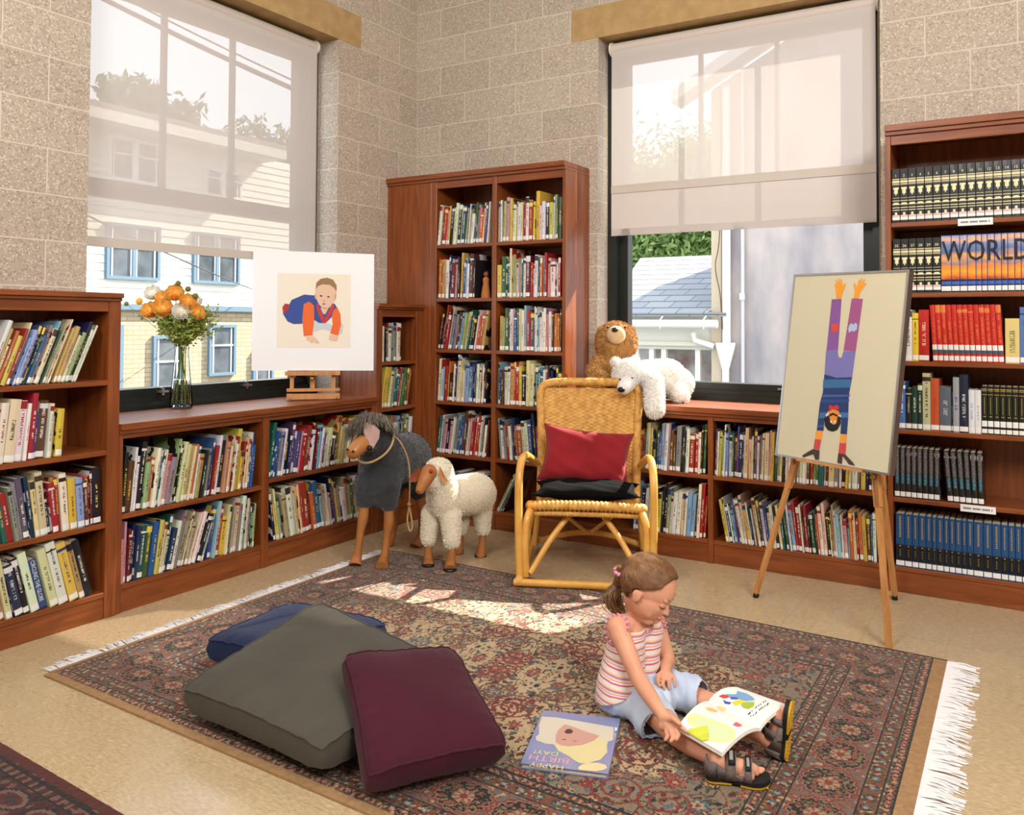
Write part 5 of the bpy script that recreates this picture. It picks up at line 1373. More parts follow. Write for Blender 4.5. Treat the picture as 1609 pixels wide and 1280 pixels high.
for k, (y0, y1, c_) in enumerate(((660,712,(60,112,160)),(750,766,(70,92,160)),(778,800,(46,74,140)),(856,890,(70,116,170)),(930,944,(70,84,150)))):
    fp('body_stripe', [[(430-k*6,y0),(594-k*4,y0+4),(590-k*4,y1),(428-k*6,y1)] if y1 < 895 else [(402,y0),(438,y0),(437,y1),(400,y1)]], c_, .0015)
fp('orange_cuff', [[(392,964),(434,966),(424,1018),(386,1014)],[(536,986),(574,990),(572,1042),(532,1040)]], (240,160,60), .0014)
fp('red_cuff', [[(386,1014),(424,1018),(414,1076),(378,1070)],[(532,1040),(572,1042),(568,1108),(526,1102)]], (206,76,80), .0014)
fp('brown_shoe', [[(376,1072),(415,1080),(412,1138),(390,1136),(378,1104),(320,1122),(312,1110),(350,1086)],[(526,1096),(566,1108),(614,1158),(626,1178),(590,1170),(552,1118),(548,1166),(520,1158)]], (78,58,52), .0014)
fp('face', [[(448,900),(460,852),(490,838),(524,850),(536,890),(520,920),(470,922)]], (232,146,56), .0018)
fp('black_hair', [[(440,900),(446,878),(470,876),(474,908),(486,926),(500,930),(514,920),(518,880),(538,886),(538,924),(518,962),(490,972),(462,962),(444,936)],[(468,868),(492,860),(520,874),(514,884),(492,872),(474,882)]], (36,32,32), .0020)
fp('red_bow', [[(466,822),(480,812),(492,824),(508,812),(526,822),(524,840),(500,842),(492,834),(480,846),(466,838)]], (200,50,60), .0020)
fp('white_eye', [[(476,908),(486,906),(486,918),(476,918)],[(498,906),(508,906),(508,918),(498,918)],[(448,872),(462,856),(466,866),(452,884)],[(530,872),(540,876),(536,888),(528,880)]], (236,232,220), .0022)
fe = thing('floor_easel', 'light wood three-legged floor easel carrying the framed poster', 'easel', (2.9,-.85,0))
def bar(parent, name, a, b, w, h, m=W_OAK, side=None, r1=None):
    a = Vector(a); b = Vector(b); t = (b-a).normalized(); n = (side or PN); n = (n-t*n.dot(t)).normalized(); s = t.cross(n); mb = MB()
    vs = [p+s*i*w/2+n*j*h/2 for p in (a,b) for (i,j) in ((-1,-1),(1,-1),(1,1),(-1,1))]
    mb.add(vs, [(0,3,2,1),(4,5,6,7),(0,1,5,4),(1,2,6,5),(2,3,7,6),(3,0,4,7)]); return mb.build(name, m, parent)
foot = [Vector((2.551,-.742,.0)), Vector((3.161,-1.082,.0)), Vector((3.10,-.436,.0))]
apex = PC+PV*(PHt*.48)-PN*.05
tops = [apex-PU*.03, apex+PU*.03, apex-PN*.03]
for k in range(3):
    a, b = foot[k], tops[k]; j = a.lerp(b, .47) if k < 2 else a.lerp(b, .40)
    lo = bar(fe, 'lower_leg', a+Vector((0,0,.012)) if k != 1 else a, j, .020, .020)
    up_ = bar(fe, 'upper_leg', a.lerp(b, .36), b, .030, .020)
    if k != 1: MB().tube([a+Vector((0,0,.0005)), a+(b-a).normalized()*.02], .013, 12).build('rubber_tip', M_BLACK, lo)
    if k < 2:
        q_ = a.lerp(b, .44)+PN*.018; MB().ell(q_, .009, n=8, m=6).tube([q_-PN*.02, q_+PN*.012], .004, 8).ell(q_+Vector((0,0,.03)), .006, n=8, m=6).build('wing_nut', M_BRASS, up_, smooth=True)
lz = pf(.5,-.012,-.012)
bar(fe, 'ledge', lz-PU*.16, lz+PU*.16, .012, .045, side=PN)
bar(fe, 'spreader', foot[0].lerp(tops[0],.55)-PN*.02, foot[1].lerp(tops[1],.55)-PN*.02, .02, .012)

# ------------------------------------------------------------------ picture book lying on the rug
def lay(px, z):
    return [Pz(x, y, z) for x, y in px]
bk = thing('picture_book', 'closed blue picture book with a sleeping baby cover on the rug', 'book', (2.48,-2.42,.01))
ca = lay([(820,1213),(958,1229),(970,1141),(852,1127)], .0); c0, c1, c2, c3 = [Vector((v.x,v.y,0)) for v in ca]
# square it up
cx = (c0+c1+c2+c3)/4; eu = ((c1-c0)+(c2-c3)).normalized(); lw = ((c1-c0).length+(c2-c3).length)/2; ev = Vector((-eu.y,eu.x,0)); lh = ((c3-c0).dot(ev)+(c2-c1).dot(ev))/2; sh = ((c3-c0).dot(eu)+(c2-c1).dot(eu))/2
def bk_p(a, b, z): return cx+eu*((a-.5)*lw)+ev*((b-.5)*lh)+Vector((0,0,z))
def slab(a0,a1,b0,b1,z0,z1): 
    mb = MB(); cs = [bk_p(a,b,z) for z in (z0,z1) for a,b in ((a0,b0),(a1,b0),(a1,b1),(a0,b1))]; mb.add(cs, [(0,3,2,1),(4,5,6,7),(0,1,5,4),(1,2,6,5),(2,3,7,6),(3,0,4,7)]); return mb
M_BK = mat('periwinkle_cover', (128,138,190), .35, coat=.3, var=(146,150,186), scale=5)
zb = .0095
s_ = slab(0,1,0,1,zb,zb+.0025); s_.build('back_cover', M_BK, bk); slab(0,1,0,1,zb+.0125,zb+.015).build('front_cover', M_BK, bk); slab(1,1.012,0,1,zb,zb+.015).build('spine', M_BK, bk)
slab(.015,.995,.015,.985,zb+.0026,zb+.0124).build('pages', M_PAGES, bk)
def zb2(pts):
    out = []
    for x, y in pts:
        v = Pz(810+x/8.939, 1110+y/8.939, zb+.015); d_ = v-cx; out.append((min(1,max(0,d_.dot(eu)/lw+.5)), min(1,max(0,d_.dot(ev)/lh+.5))))
    return out
def bp(n, pts, rgb, e):
    mb = MB(); mb.add([bk_p(a,b,zb+.015+e) for a, b in zb2(pts)], [tuple(range(len(pts)))]); mb.build(n, mat('print_%d_%d_%d' % rgb, rgb, .45), bk)
bp('blanket_print', [(370,140),(560,150),(900,205),(1380,290),(1370,470),(1300,490),(1280,560),(1290,640),(1200,740),(1000,800),(900,795),(820,750),(740,690),(600,620),(540,530),(420,520),(290,470),(285,420),(330,390),(330,260)], (214,206,190), .0004)
bp('yellow_cap_print', [(560,530),(700,560),(900,545),(1100,480),(1190,420),(1280,480),(1290,640),(1190,750),(1000,795),(900,795),(820,750),(740,690),(620,620)], (222,210,160), .0007)
bp('face_print', [(560,500),(565,400),(600,330),(690,250),(800,280),(980,350),(1180,410),(1100,480),(940,540),(760,560),(640,545)], (204,158,146), .0009)
bp('open_mouth_print', [(690,350),(720,320),(770,315),(812,345),(790,378),(730,384),(695,370)], (84,60,60), .0012)
bp('closed_eye_print', [(640,465),(690,458),(720,466),(690,474)], (120,70,66), .0012); bp('closed_eye_print', [(790,490),(840,482),(880,478),(840,494)], (150,96,88), .0012)
bp('hand_print', [(880,900),(880,850),(940,810),(1040,790),(1160,790),(1270,820),(1285,860),(1240,890),(1120,910),(960,935)], (226,212,164), .0008)
bp('library_sticker', [(1395,290),(1440,300),(1430,460),(1392,430)], (232,232,236), .0010); bp('library_sticker', [(1392,390),(1430,395),(1425,450),(1390,425)], (232,198,50), .0013); bp('library_sticker', [(1400,345),(1440,345),(1430,388),(1397,380)], (40,90,170), .0013)
# lettering reads from the far side: its up direction points to the camera
def btext(s, px_, size, rgb, sx=1):
    (a, b), = zb2([px_]); o_ = bk_p(a, b, zb+.0158)
    Mx = Matrix.Translation(o_) @ Matrix(((-eu.x,-ev.x,0,0),(-eu.y,-ev.y,0,0),(0,0,1,0),(0,0,0,1)))
    text('title_lettering', s, size, Mx, mat('print_%d_%d_%d' % rgb, rgb, .45), bk, sx)
btext('HAPPY', (440,830), .032, (226,212,150)); btext('BIRTH', (470,735), .043, (226,170,180)); btext('DAY!', (430,648), .032, (226,218,140))
# ------------------------------------------------------------------ rattan rocking chair
CO = Vector((1.8375,-1.0535,.0)); CU = Vector((.908,.418,0)).normalized(); CW = Vector((-CU.y,CU.x,0))
def ch(a, b, z): return CO+CU*a+CW*b+Vector((0,0,z+.009))
M_RAT = mat('honey_rattan', (228,176,88), .35, var=(206,146,62), scale=9, coat=.3)
def wicker_mat():
    m = mat('woven_cane', (224,174,92), .5, var=(190,134,60), scale=34, bump=.15, bscale=180); return m
M_WIC = wicker_mat()
chair = thing('rocking_chair', 'honey coloured rattan rocking chair with woven seat and back', 'chair', (CO.x,CO.y,.009))
def pole(name, pts, r, n=7, closed=False, m=M_RAT, rr=None):
    p = smoothpts(pts, n, closed); mb = MB().tube(p, r if rr is None else [rr(i/(len(p)-1)) for i in range(len(p))], 12, closed=closed)
    return mb.build(name, m, chair, smooth=True)
for s in (-1, 1):
    pole('rocker', [ch(s*.31,-.045,.040), ch(s*.31,.02,.022), ch(s*.31,.22,.0175), ch(s*.31,.45,.030), ch(s*.30,.63,.062)], .0165)
    pole('arm_loop', [ch(s*.31,.0,.028), ch(s*.315,.0,.12), ch(s*.318,.0,.36), ch(s*.318,.02,.50), ch(s*.312,.075,.575), ch(s*.300,.17,.585), ch(s*.285,.32,.545), ch(s*.272,.47,.50)], .019)
    pole('front_leg', [ch(s*.283,.02,.035), ch(s*.288,.012,.15), ch(s*.285,.015,.27), ch(s*.268,.05,.335), ch(s*.25,.14,.345)], .019)
    pole('rear_leg', [ch(s*.29,.54,.048), ch(s*.275,.52,.18), ch(s*.255,.48,.31)], .016)
    pole('side_brace', [ch(s*.30,.06,.06), ch(s*.295,.2,.16), ch(s*.28,.44,.28)], .012)
    pole('front_brace', [ch(s*.262,.01,.052), ch(s*.17,.07,.20), ch(s*.075,.13,.318)], .0145)
    pole('rear_brace', [ch(s*.015,.58,.120), ch(s*.10,.56,.19), ch(s*.21,.50,.29)], .011)
pole('front_bar', [ch(-.335,-.03,.020), ch(0,-.03,.019), ch(.335,-.03,.020)], .0185)
pole('rear_stretcher', [ch(-.30,.57,.055), ch(-.15,.59,.095), ch(0,.59,.115), ch(.15,.59,.095), ch(.30,.57,.055)], .0155)
# woven seat and back on one path: (b, z, half width)
def woven(name, path, rows, stakes, amp):
    pts = smoothpts([Vector((b, z, hw)) for b, z, hw in path], 24); L = [0]
    for i in range(1, len(pts)): L.append(L[-1]+math.hypot(pts[i].x-pts[i-1].x, pts[i].y-pts[i-1].y))
    def at_(t):
        t *= L[-1]; i = 1
        while i < len(L)-1 and L[i] < t: i += 1
        f_ = (t-L[i-1])/max(1e-6, L[i]-L[i-1]); return pts[i-1].lerp(pts[i], max(0,min(1,f_)))
    NR, NS = rows*4, stakes*4; vs = []
    for i in range(NR+1):
        t = i/NR; q = at_(t); q2 = at_(min(1,t+.01)); q1 = at_(max(0,t-.01)); tb, tz = q2.x-q1.x, q2.y-q1.y; l_ = math.hypot(tb,tz); nb, nz_ = -tz/l_, tb/l_
        r = i/4; row = int(r)
        for k in range(NS+1):
            a = (k/NS*2-1); ph = k/4*PI; d = amp*math.sin(ph)*(1 if row % 2 else -1)*math.sin((r-row)*PI+.001)**.7 if r-row > 0 else 0
            bow = .028*(1-a*a)
            d2 = d+amp*.8*abs(math.sin((r-row)*PI))
            vs.append(ch(a*q.z, q.x+nb*d2+bow*(-nb if name == 'woven_back' else nb*0)*-1*(-1), q.y+nz_*d2))
    fs = [(i*(NS+1)+k, i*(NS+1)+k+1, (i+1)*(NS+1)+k+1, (i+1)*(NS+1)+k) for i in range(NR) for k in range(NS)]
    mb = MB(); mb.add(vs, fs); o = mb.build(name, M_WIC, chair, smooth=True, autos=False)
    s_ = o.modifiers.new('t', 'SOLIDIFY'); s_.thickness = .004; s_.offset = 0; bake(o)
    return o
SEAT = [(.07,.372,.245),(.13,.362,.252),(.25,.335,.252),(.38,.312,.248),(.46,.315,.243)]
BACK = [(.455,.30,.238),(.50,.38,.236),(.55,.50,.238),(.585,.64,.243),(.622,.78,.250),(.648,.885,.252)]
woven('woven_seat', SEAT, 34, 24, .0026)
woven('woven_back', BACK, 62, 22, .0026)
def ridged(name, pts, r, rid, amp, m=M_WIC):
    p = smoothpts(pts, 1); full = smoothpts(pts, 14); L = sum((full[i+1]-full[i]).length for i in range(len(full)-1)); n = int(L/rid*4)
    out = []; acc = [0]
    for i in range(1, len(full)): acc.append(acc[-1]+(full[i]-full[i-1]).length)
    j = 0
    for k in range(n+1):
        t = L*k/n
        while j < len(acc)-2 and acc[j+1] < t: j += 1
        f_ = (t-acc[j])/max(1e-6, acc[j+1]-acc[j]); out.append(full[j].lerp(full[j+1], min(1, f_)))
    mb = MB().tube(out, [r+amp*abs(math.sin(k/4*PI)) for k in range(n+1)], 12); return mb.build(name, m, chair, smooth=True, autos=False)
ridged('seat_rim', [ch(-.262,.11,.352), ch(-.258,.06,.362), ch(-.13,.045,.370), ch(0,.04,.372), ch(.13,.045,.370), ch(.258,.06,.362), ch(.262,.11,.352)], .019, .021, .006)
ridged('seat_rim', [ch(-.25,.07,.325), ch(-.12,.055,.33), ch(.12,.055,.33), ch(.25,.07,.325)], .012, .012, .003)
bk_ = [ch(-.25,.455,.30), ch(-.252,.50,.40), ch(-.254,.57,.56), ch(-.262,.612,.74), ch(-.268,.642,.85), ch(-.245,.656,.900), ch(-.16,.660,.918), ch(0,.662,.920), ch(.16,.660,.918), ch(.245,.656,.900), ch(.268,.642,.85), ch(.262,.612,.74), ch(.254,.57,.56), ch(.252,.50,.40), ch(.25,.455,.30)]
ridged('back_rim', bk_, .0215, .009, .0018)
def pillow(name, label, c, ux, uy, w, h, t, m, seed, sag=0, point=.12, cat='pillow'):
    ux = Vector(ux).normalized(); uy = Vector(uy); uy = (uy-ux*uy.dot(ux)).normalized(); n = ux.cross(uy); c = Vector(c); rg = random.Random(seed); ph = [rg.random()*6 for _ in range(5)]
    N = 32; top = []; bot = []
    for j in range(N+1):
        for i in range(N+1):
            a, b = 2*i/N-1, 2*j/N-1
            pu = ((1-a**4)*(1-b**4))**.62
            k = 1-point*(1-(a*a))*abs(b)**3; k2 = 1-point*(1-(b*b))*abs(a)**3
            p = c+ux*(a*w/2*k2)+uy*(b*h/2*k)-Vector((0,0,1))*sag*(1-a*a)*(1-b*b)
            wr = .005*math.sin(a*9+ph[0]+b*4)*math.sin(b*7+ph[1])*pu+.004*math.sin((a+b)*13+ph[2])*(abs(a*b))
            top.append(p+n*(t/2*pu+wr)); bot.append(p-n*(t/2*pu*.9-wr))
    M_ = N+1; mb = MB(); f = [(y*M_+x, y*M_+x+1, (y+1)*M_+x+1, (y+1)*M_+x) for y in range(N) for x in range(N)]
    mb.add(top+bot, f); K = M_*M_; mb.f += [[K+q[0],K+q[3],K+q[2],K+q[1]] for q in f]; mb.m += [0]*len(f)
    o = mb.build(name, m, None, smooth=True, autos=False); bm = bmesh.new(); bm.from_mesh(o.data); bmesh.ops.remove_doubles(bm, verts=bm.verts, dist=.0008); bm.to_mesh(o.data); bm.free()
    ring = [top[x] for x in range(N)]+[top[y*M_+N] for y in range(N)]+[top[N*M_+x] for x in range(N,0,-1)]+[top[y*M_] for y in range(N,0,-1)]
    q = MB(); q.tube(ring, .003, 6, closed=True); q.build('seam_piping', m, o, smooth=True)
    return tag(o, label, cat)
pillow('throw_pillow', 'dark red velvet pillow propped against the rocking chair back', ch(-.01,.385,.552), CU+Vector((0,0,-.10)), CW*.42+Vector((0,0,1)), .47, .30, .13, mat('red_velvet', (146,30,38), .8, sheen=.15, var=(128,22,30), scale=6, bump=.1, bscale=60, spec=.2), 2)
pillow('seat_cushion', 'flat black cushion lying on the woven seat of the rocking chair', ch(.0,.195,.420), CU, CW+Vector((0,0,.05)), .52, .27, .075, mat('black_velvet', (9,8,10), .9, spec=.1), 3, cat='cushion')

# ------------------------------------------------------------------ plush bears on the right ledge
DB = 5.0
M_BR = mat('brown_plush', (176,128,68), .9, var=(200,150,86), scale=9, sheen=.4, spec=.15); M_BRF = mat('brown_pile', (198,146,80), .85, var=(160,112,56), scale=40, sheen=.3, spec=.2)
M_MUZ = mat('cream_plush', (214,184,140), .9, var=(200,166,120), scale=20, sheen=.3); M_WPL = mat('white_plush', (232,228,222), .9, sheen=.4, spec=.2); M_WPF = mat('white_pile', (240,237,232), .85, sheen=.3, spec=.2)
bear = thing('plush_bear', 'brown plush bear sitting up on the ledge by the window', 'toy bear', (1.50,-.06,.81))
def B_(x, y, d=0): return P(x, y, DB+d)
s_ = DB/FPX
mb = MB(); mb.ell(B_(968,538), (33*s_,31*s_,33*s_), n=20, m=14)          # head
mb.cap(B_(962,574), B_(960,590,.0), 27*s_, 33*s_, 16)                      # trunk
mb.chain([B_(944,568,-.02), B_(935,583,-.07), B_(948,596,-.12)], [.050,.050,.046])   # left arm
mb.chain([B_(984,568,-.02), B_(994,582,-.07), B_(988,596,-.11)], [.050,.050,.046])
mb.chain([B_(950,602,-.03), B_(932,608,-.13)], [.075,.062]); mb.chain([B_(975,602,-.03), B_(985,609,-.13)], [.075,.062])
mb.ell(B_(945,518), .022).ell(B_(991,517,.03), .022)
for q in range(len(mb.v)):
    if mb.v[q][2] < .815: mb.v[q] = (mb.v[q][0], mb.v[q][1], .815)
body = blob(mb, 'bear_body', M_BR, bear, vox=.009, smooth=4)
fuzz(body, M_BRF, 16000, .016, .0035, 5, gravity=.35, spread=.45)
mz = MB().ell(B_(968,526,-.115), (15*s_,.045,14*s_), n=14, m=10).build('muzzle', M_MUZ, bear, smooth=True)
MB().ell(B_(966,518,-.155), (.019,.014,.014), n=10, m=8).build('nose', M_BLACK, mz, smooth=True)
for x in (955,982): MB().ell(B_(x,514,-.112), .007, n=8, m=6).build('eye', M_BLACK, bear, smooth=True)
DW = 4.86; s_ = DW/FPX
wb = thing('polar_bear', 'white plush bear sprawled on the ledge with one leg dangling', 'toy bear', (1.78,-.16,.81))
def W_(x, y, d=0): return P(x, y, DW+d)
mb = MB(); mb.cap(W_(1010,594,.02), W_(1048,594,.03), 27*s_, 30*s_, 16); mb.cap(W_(1048,594,.03), W_(1066,602,.03), 29*s_, 24*s_, 14)
mb.ell(W_(991,590,-.13), (28*s_,27*s_,26*s_), n=18, m=12)
mb.chain([W_(1016,590,-.06), W_(1027,600,-.27), W_(1029,642,-.345)], [.058,.052,.050])
mb.chain([W_(1062,608,-.02), W_(1070,622,-.1)], [.058,.048]); mb.chain([W_(1000,598,-.02), W_(1004,612,-.05)], [.045,.04])
mb.ell(W_(967,568,-.09), .026).ell(W_(999,563,-.06), .022)
for q in range(len(mb.v)):
    v = mb.v[q]
    if v[2] < .815 and v[1] > -.345: mb.v[q] = (v[0], v[1], .815)
body = blob(mb, 'bear_body', M_WPL, wb, vox=.009, smooth=4)
fuzz(body, M_WPF, 17000, .015, .0035, 6, gravity=.3, spread=.5)
mz = MB().cap(W_(986,603,-.215), W_(981,609,-.245), 13*s_, 11*s_, 12).build('muzzle', M_WPL, wb, smooth=True)
MB().ell(W_(976,612,-.285), (.022,.016,.015), n=10, m=8).build('nose', M_BLACK, mz, smooth=True)
MB().ell(W_(993,594,-.235), .006, n=8, m=6).build('eye', M_BLACK, wb, smooth=True); MB().ell(W_(974,596,-.225), .006, n=8, m=6).build('eye', M_BLACK, wb, smooth=True)

# ------------------------------------------------------------------ donkey and sheep with wooden legs
M_LEGW = mat('carved_alder', (186,124,70), .5, var=(160,98,50), scale=10, stretch=(1,1,.25), coat=.15)
dk = thing('toy_donkey', 'grey plush toy donkey with wooden muzzle, legs and a rope collar', 'toy donkey', (.72,-1.15,.009))
mb = MB()
mb.chain([P(600,735,4.45), P(622,722,4.62), P(640,718,4.80)], [.125,.138,.142], 18)
mb.chain([P(598,752,4.42), P(600,768,4.43)], [.122,.098], 16)
mb.chain([P(604,722,4.44), P(602,700,4.38), P(592,682,4.33)], [.108,.092,.083], 16)
mb.chain([P(592,682,4.33), P(578,692,4.27), P(570,698,4.24)], [.083,.062,.05], 14)
mb.chain([P(574,762,4.39), P(573,786,4.385)], [.062,.045]); mb.chain([P(611,765,4.41), P(611,792,4.40)], [.066,.046])
mb.chain([P(655,745,4.80), P(657,772,4.79)], [.085,.05]); mb.chain([P(622,745,4.78), P(619,772,4.78)], [.08,.05])
body = blob(mb, 'plush_body', mat('grey_plush', (66,68,74), .9, var=(48,50,56), scale=7, sheen=.5, spec=.15), dk, vox=.009, smooth=5)
fuzz(body, mat('grey_pile', (74,76,83), .85, var=(46,48,54), scale=9, sheen=.3, spec=.2), 22000, .008, .0028, 7, gravity=.3, spread=.5)
mz = MB(); mz.chain([P(571,696,4.215), P(562,703,4.17), P(555,710,4.15)], [.042,.040,.035], 16); mz = blob(mz, 'wooden_muzzle', M_LEGW, dk, vox=.005, smooth=3)
for x, y in ((546,706),(555,709)): MB().ell(P(x,y,4.105), (.0075,.0075,.006), n=10, m=6).build('nostril', mat('dark_bore', (60,34,18), .9), mz, smooth=True)
ear = MB(); pts = [P(570,666,4.215), P(577,663,4.21), P(590,668,4.215), P(597,676,4.22), P(596,688,4.215), P(586,705,4.20), P(578,694,4.195), P(572,680,4.20)]
c = sum(pts, Vector())/8; n_ = -_f; ear.add([p+n_*.006 for p in pts]+[c+n_*.014]+[p for p in pts]+[c-n_*.002], [(i,(i+1)%8,8) for i in range(8)]+[((i+1)%8+9,i+9,17) for i in range(8)]+[(i,i+9,(i+1)%8+9,(i+1)%8) for i in range(8)])
ear.build('ear', mat('pink_felt', (196,162,156), .85, var=(182,146,142), scale=20), dk, smooth=True)
ear = MB(); pts2 = [p-_rt*.13-_dn*.005+_f*.03 for p in pts]; c = sum(pts2, Vector())/8; ear.add([p+n_*.006 for p in pts2]+[c+n_*.014]+[p for p in pts2]+[c-n_*.002], [(i,(i+1)%8,8) for i in range(8)]+[((i+1)%8+9,i+9,17) for i in range(8)]+[(i,i+9,(i+1)%8+9,(i+1)%8) for i in range(8)]); 
MB().ell(P(581,704,4.175), .014, n=10, m=8).build('eye', M_BLACK, dk, smooth=True)
hm = MB(); rg = random.Random(3); vs = []; fs = []
for k in range(3400):
    t = rg.random(); s0 = P(560+52*t+rg.uniform(-3,3), 672-16*math.sin(PI*t)+rg.uniform(-4,6), 4.30+rg.uniform(-.07,.09))
    ang = (t-.42)*2.6+rg.uniform(-.5,.5); dr = (_rt*math.sin(ang)*.8-_dn*.35-_f*rg.uniform(.1,.9)).normalized(); L = rg.uniform(.05,.095)*(1.15 if t < .4 else .8)
    a = s0; b = a+dr*L*.4; c_ = b+(dr*.5+Vector((0,0,-.9))).normalized()*L*.4; d_ = c_+(dr*.1+Vector((0,0,-1))).normalized()*L*.4*(1.3 if t < .35 else .6)
    w = dr.cross(Vector((rg.uniform(-1,1),rg.uniform(-1,1),rg.uniform(-1,1)))).normalized()*.0018; o_ = len(vs)
    vs += [a-w,a+w,b-w,b+w,c_-w*.8,c_+w*.8,d_]; fs += [(o_,o_+1,o_+3,o_+2),(o_+2,o_+3,o_+5,o_+4),(o_+4,o_+5,o_+6)]
hm.add(vs, fs); o = hm.build('mane', mat('grey_brown_hair', (128,116,104), .7, var=(84,74,66), scale=60), dk); o['kind'] = 'stuff'
def carved(name, px, root, hoof=None, sole=True):
    mb = MB(); pts = [P(x,y,d) for x,y,d,r in px]; rs = [r for *_, r in px]
    sp = smoothpts(pts, 5); rr = smoothpts([Vector((r,0,0)) for r in rs], 5); mb.tube(sp, [v.x for v in rr], 14)
    o = mb.build(name, M_LEGW, root, smooth=True)
    return o
def foot_z(x, y, z=.009): # forward depth where the pixel meets the floor
    v = Pz(x, y, z); return (v-CAM_POS).dot(_f)
def leg(root, px, fx, fy, hw, sole, z0=.009):
    d = foot_z(fx, fy, z0+.001); pts = [(x, y, dd if dd else d, r) for x, y, dd, r in px]+[(fx, fy, d, hw)]
    o = carved('wooden_leg', pts, root)
    # flatten below the ground
    for v in o.data.vertices:
        wz = v.co.z+root.location.z
        if wz < z0+.001: v.co.z = z0+.001-root.location.z
    if sole:
        c = Pz(fx, fy, z0); MB().lathe(Vector((c.x,c.y,z0+.0002)), [(0,0),(hw*1.06,0),(hw*1.1,.005),(hw*1.0,.011),(0,.011)], 16).build('rubber_sole', M_BLACK, o, smooth=True)
    return o
leg(dk, [(573,780,4.385,.030),(572,800,4.38,.026),(570,816,4.375,.027),(567,832,4.37,.021),(563,862,4.365,.020),(560,878,4.365,.028)], 558,889,.034, False)
leg(dk, [(611,785,4.40,.030),(611,805,4.39,.026),(611,822,4.385,.027),(608,842,4.38,.020),(605,868,4.37,.021),(602,882,4.37,.029)], 600,893,.035, False)
leg(dk, [(658,765,4.79,.036),(662,790,4.79,.028),(664,812,4.78,.024),(662,838,4.765,.021),(657,852,4.755,.028)], 653,860,.036, False, z0=.001)
leg(dk, [(619,765,4.78,.036),(622,790,4.78,.028),(621,812,4.77,.024),(617,835,4.765,.021),(612,848,4.76,.028)], 609,856,.034, False, z0=.001)
M_ROPE = mat('cotton_rope', (198,168,118), .8, var=(170,138,92), scale=120)
rp_ = MB(); rp_.tube(smoothpts([P(617,674,4.36), P(617,694,4.27), P(606,712,4.22), P(588,724,4.21), P(572,727,4.22), P(563,720,4.25), P(572,700,4.42), P(600,680,4.50)], 6, closed=True), .0055, 8)
rp_.build('rope_collar', M_ROPE, dk, smooth=True)
rp_ = MB(); rp_.tube(smoothpts([P(617,683,4.34), P(630,696,4.34), P(641,722,4.38), P(644,752,4.40), P(643,790,4.40), P(642,800,4.40), P(640,818,4.40), P(644,834,4.40), P(648,826,4.40), P(645,805,4.40), P(643,792,4.395)], 6), .0045, 8); rp_.ell(P(643,792,4.39), .011, n=8, m=6)
rp_.build('lead_rope', M_ROPE, dk, smooth=True)

sh_ = thing('toy_sheep', 'white woolly toy sheep with wooden face and legs', 'toy sheep', (1.06,-1.02,.009))
mb = MB()
mb.chain([P(700,785,4.40), P(722,778,4.48), P(748,775,4.57)], [.098,.103,.108], 18)
mb.chain([P(698,780,4.38), P(693,760,4.35), P(689,744,4.33)], [.090,.078,.075], 16)
mb.chain([P(689,742,4.33), P(680,754,4.30)], [.076,.055], 14)
mb.chain([P(678,806,4.42), P(673,846,4.41)], [.052,.040]); mb.chain([P(708,808,4.36), P(710,850,4.34)], [.056,.042])
mb.chain([P(757,795,4.57), P(759,830,4.565)], [.058,.040]); mb.chain([P(728,795,4.60), P(723,830,4.60)], [.055,.038])
body = blob(mb, 'woolly_body', mat('cream_wool', (236,228,208), .95, var=(222,210,186), scale=60, bump=.5, bscale=110, sheen=.4, spec=.1), sh_, vox=.008, smooth=4)
fuzz(body, mat('cream_wool_pile', (243,236,218), .9, sheen=.3, spec=.15), 24000, .010, .0032, 9, gravity=.15, spread=.9)
fc = MB(); fc.chain([P(674,742,4.262), P(668,754,4.225), P(660,769,4.20)], [.042,.036,.024], 14); fc = blob(fc, 'wooden_face', M_LEGW, sh_, vox=.005, smooth=3)
MB().ell(P(677,740,4.220), .0105, n=12, m=8).build('eye', mat('red_brown_glass', (150,52,22), .15), fc, smooth=True)
MB().ell(P(657,772,4.18), .004, n=8, m=6).build('nostril', mat('dark_bore', (60,34,18), .9), fc, smooth=True)
def leaf_ear(px, d, rgb):
    pts = [P(x,y,d) for x,y in px]; c = sum(pts, Vector())/len(pts); n = len(pts); q = MB()
    q.add([p-_f*.004 for p in pts]+[c-_f*-.006]+[p+_f*.004 for p in pts]+[c+_f*.012], [(i,(i+1)%n,n) for i in range(n)]+[((i+1)%n+n+1,i+n+1,2*n+1) for i in range(n)]+[(i,i+n+1,(i+1)%n+n+1,(i+1)%n) for i in range(n)])
    q.build('leather_ear', mat('leather_%d' % rgb[0], rgb, .6), sh_, smooth=True)
leaf_ear([(662,736),(655,737),(648,743),(643,752),(645,757),(653,757),(661,752)], 4.25, (140,66,30))
leaf_ear([(691,732),(695,740),(699,750),(704,755),(701,759),(695,756),(690,744)], 4.235, (196,128,68))
leg(sh_, [(673,842,4.41,.020),(673,862,4.41,.019),(673,880,4.41,.026)], 673,889,.029, True)
leg(sh_, [(710,846,4.34,.022),(710,866,4.33,.020),(708,884,4.33,.028)], 707,896,.031, True)
leg(sh_, [(759,826,4.565,.020),(758,848,4.56,.018),(756,866,4.56,.026)], 755,874,.030, True, z0=.001)
leg(sh_, [(723,826,4.60,.020),(723,846,4.60,.018),(721,862,4.60,.025)], 720,869,.028, True, z0=.001)

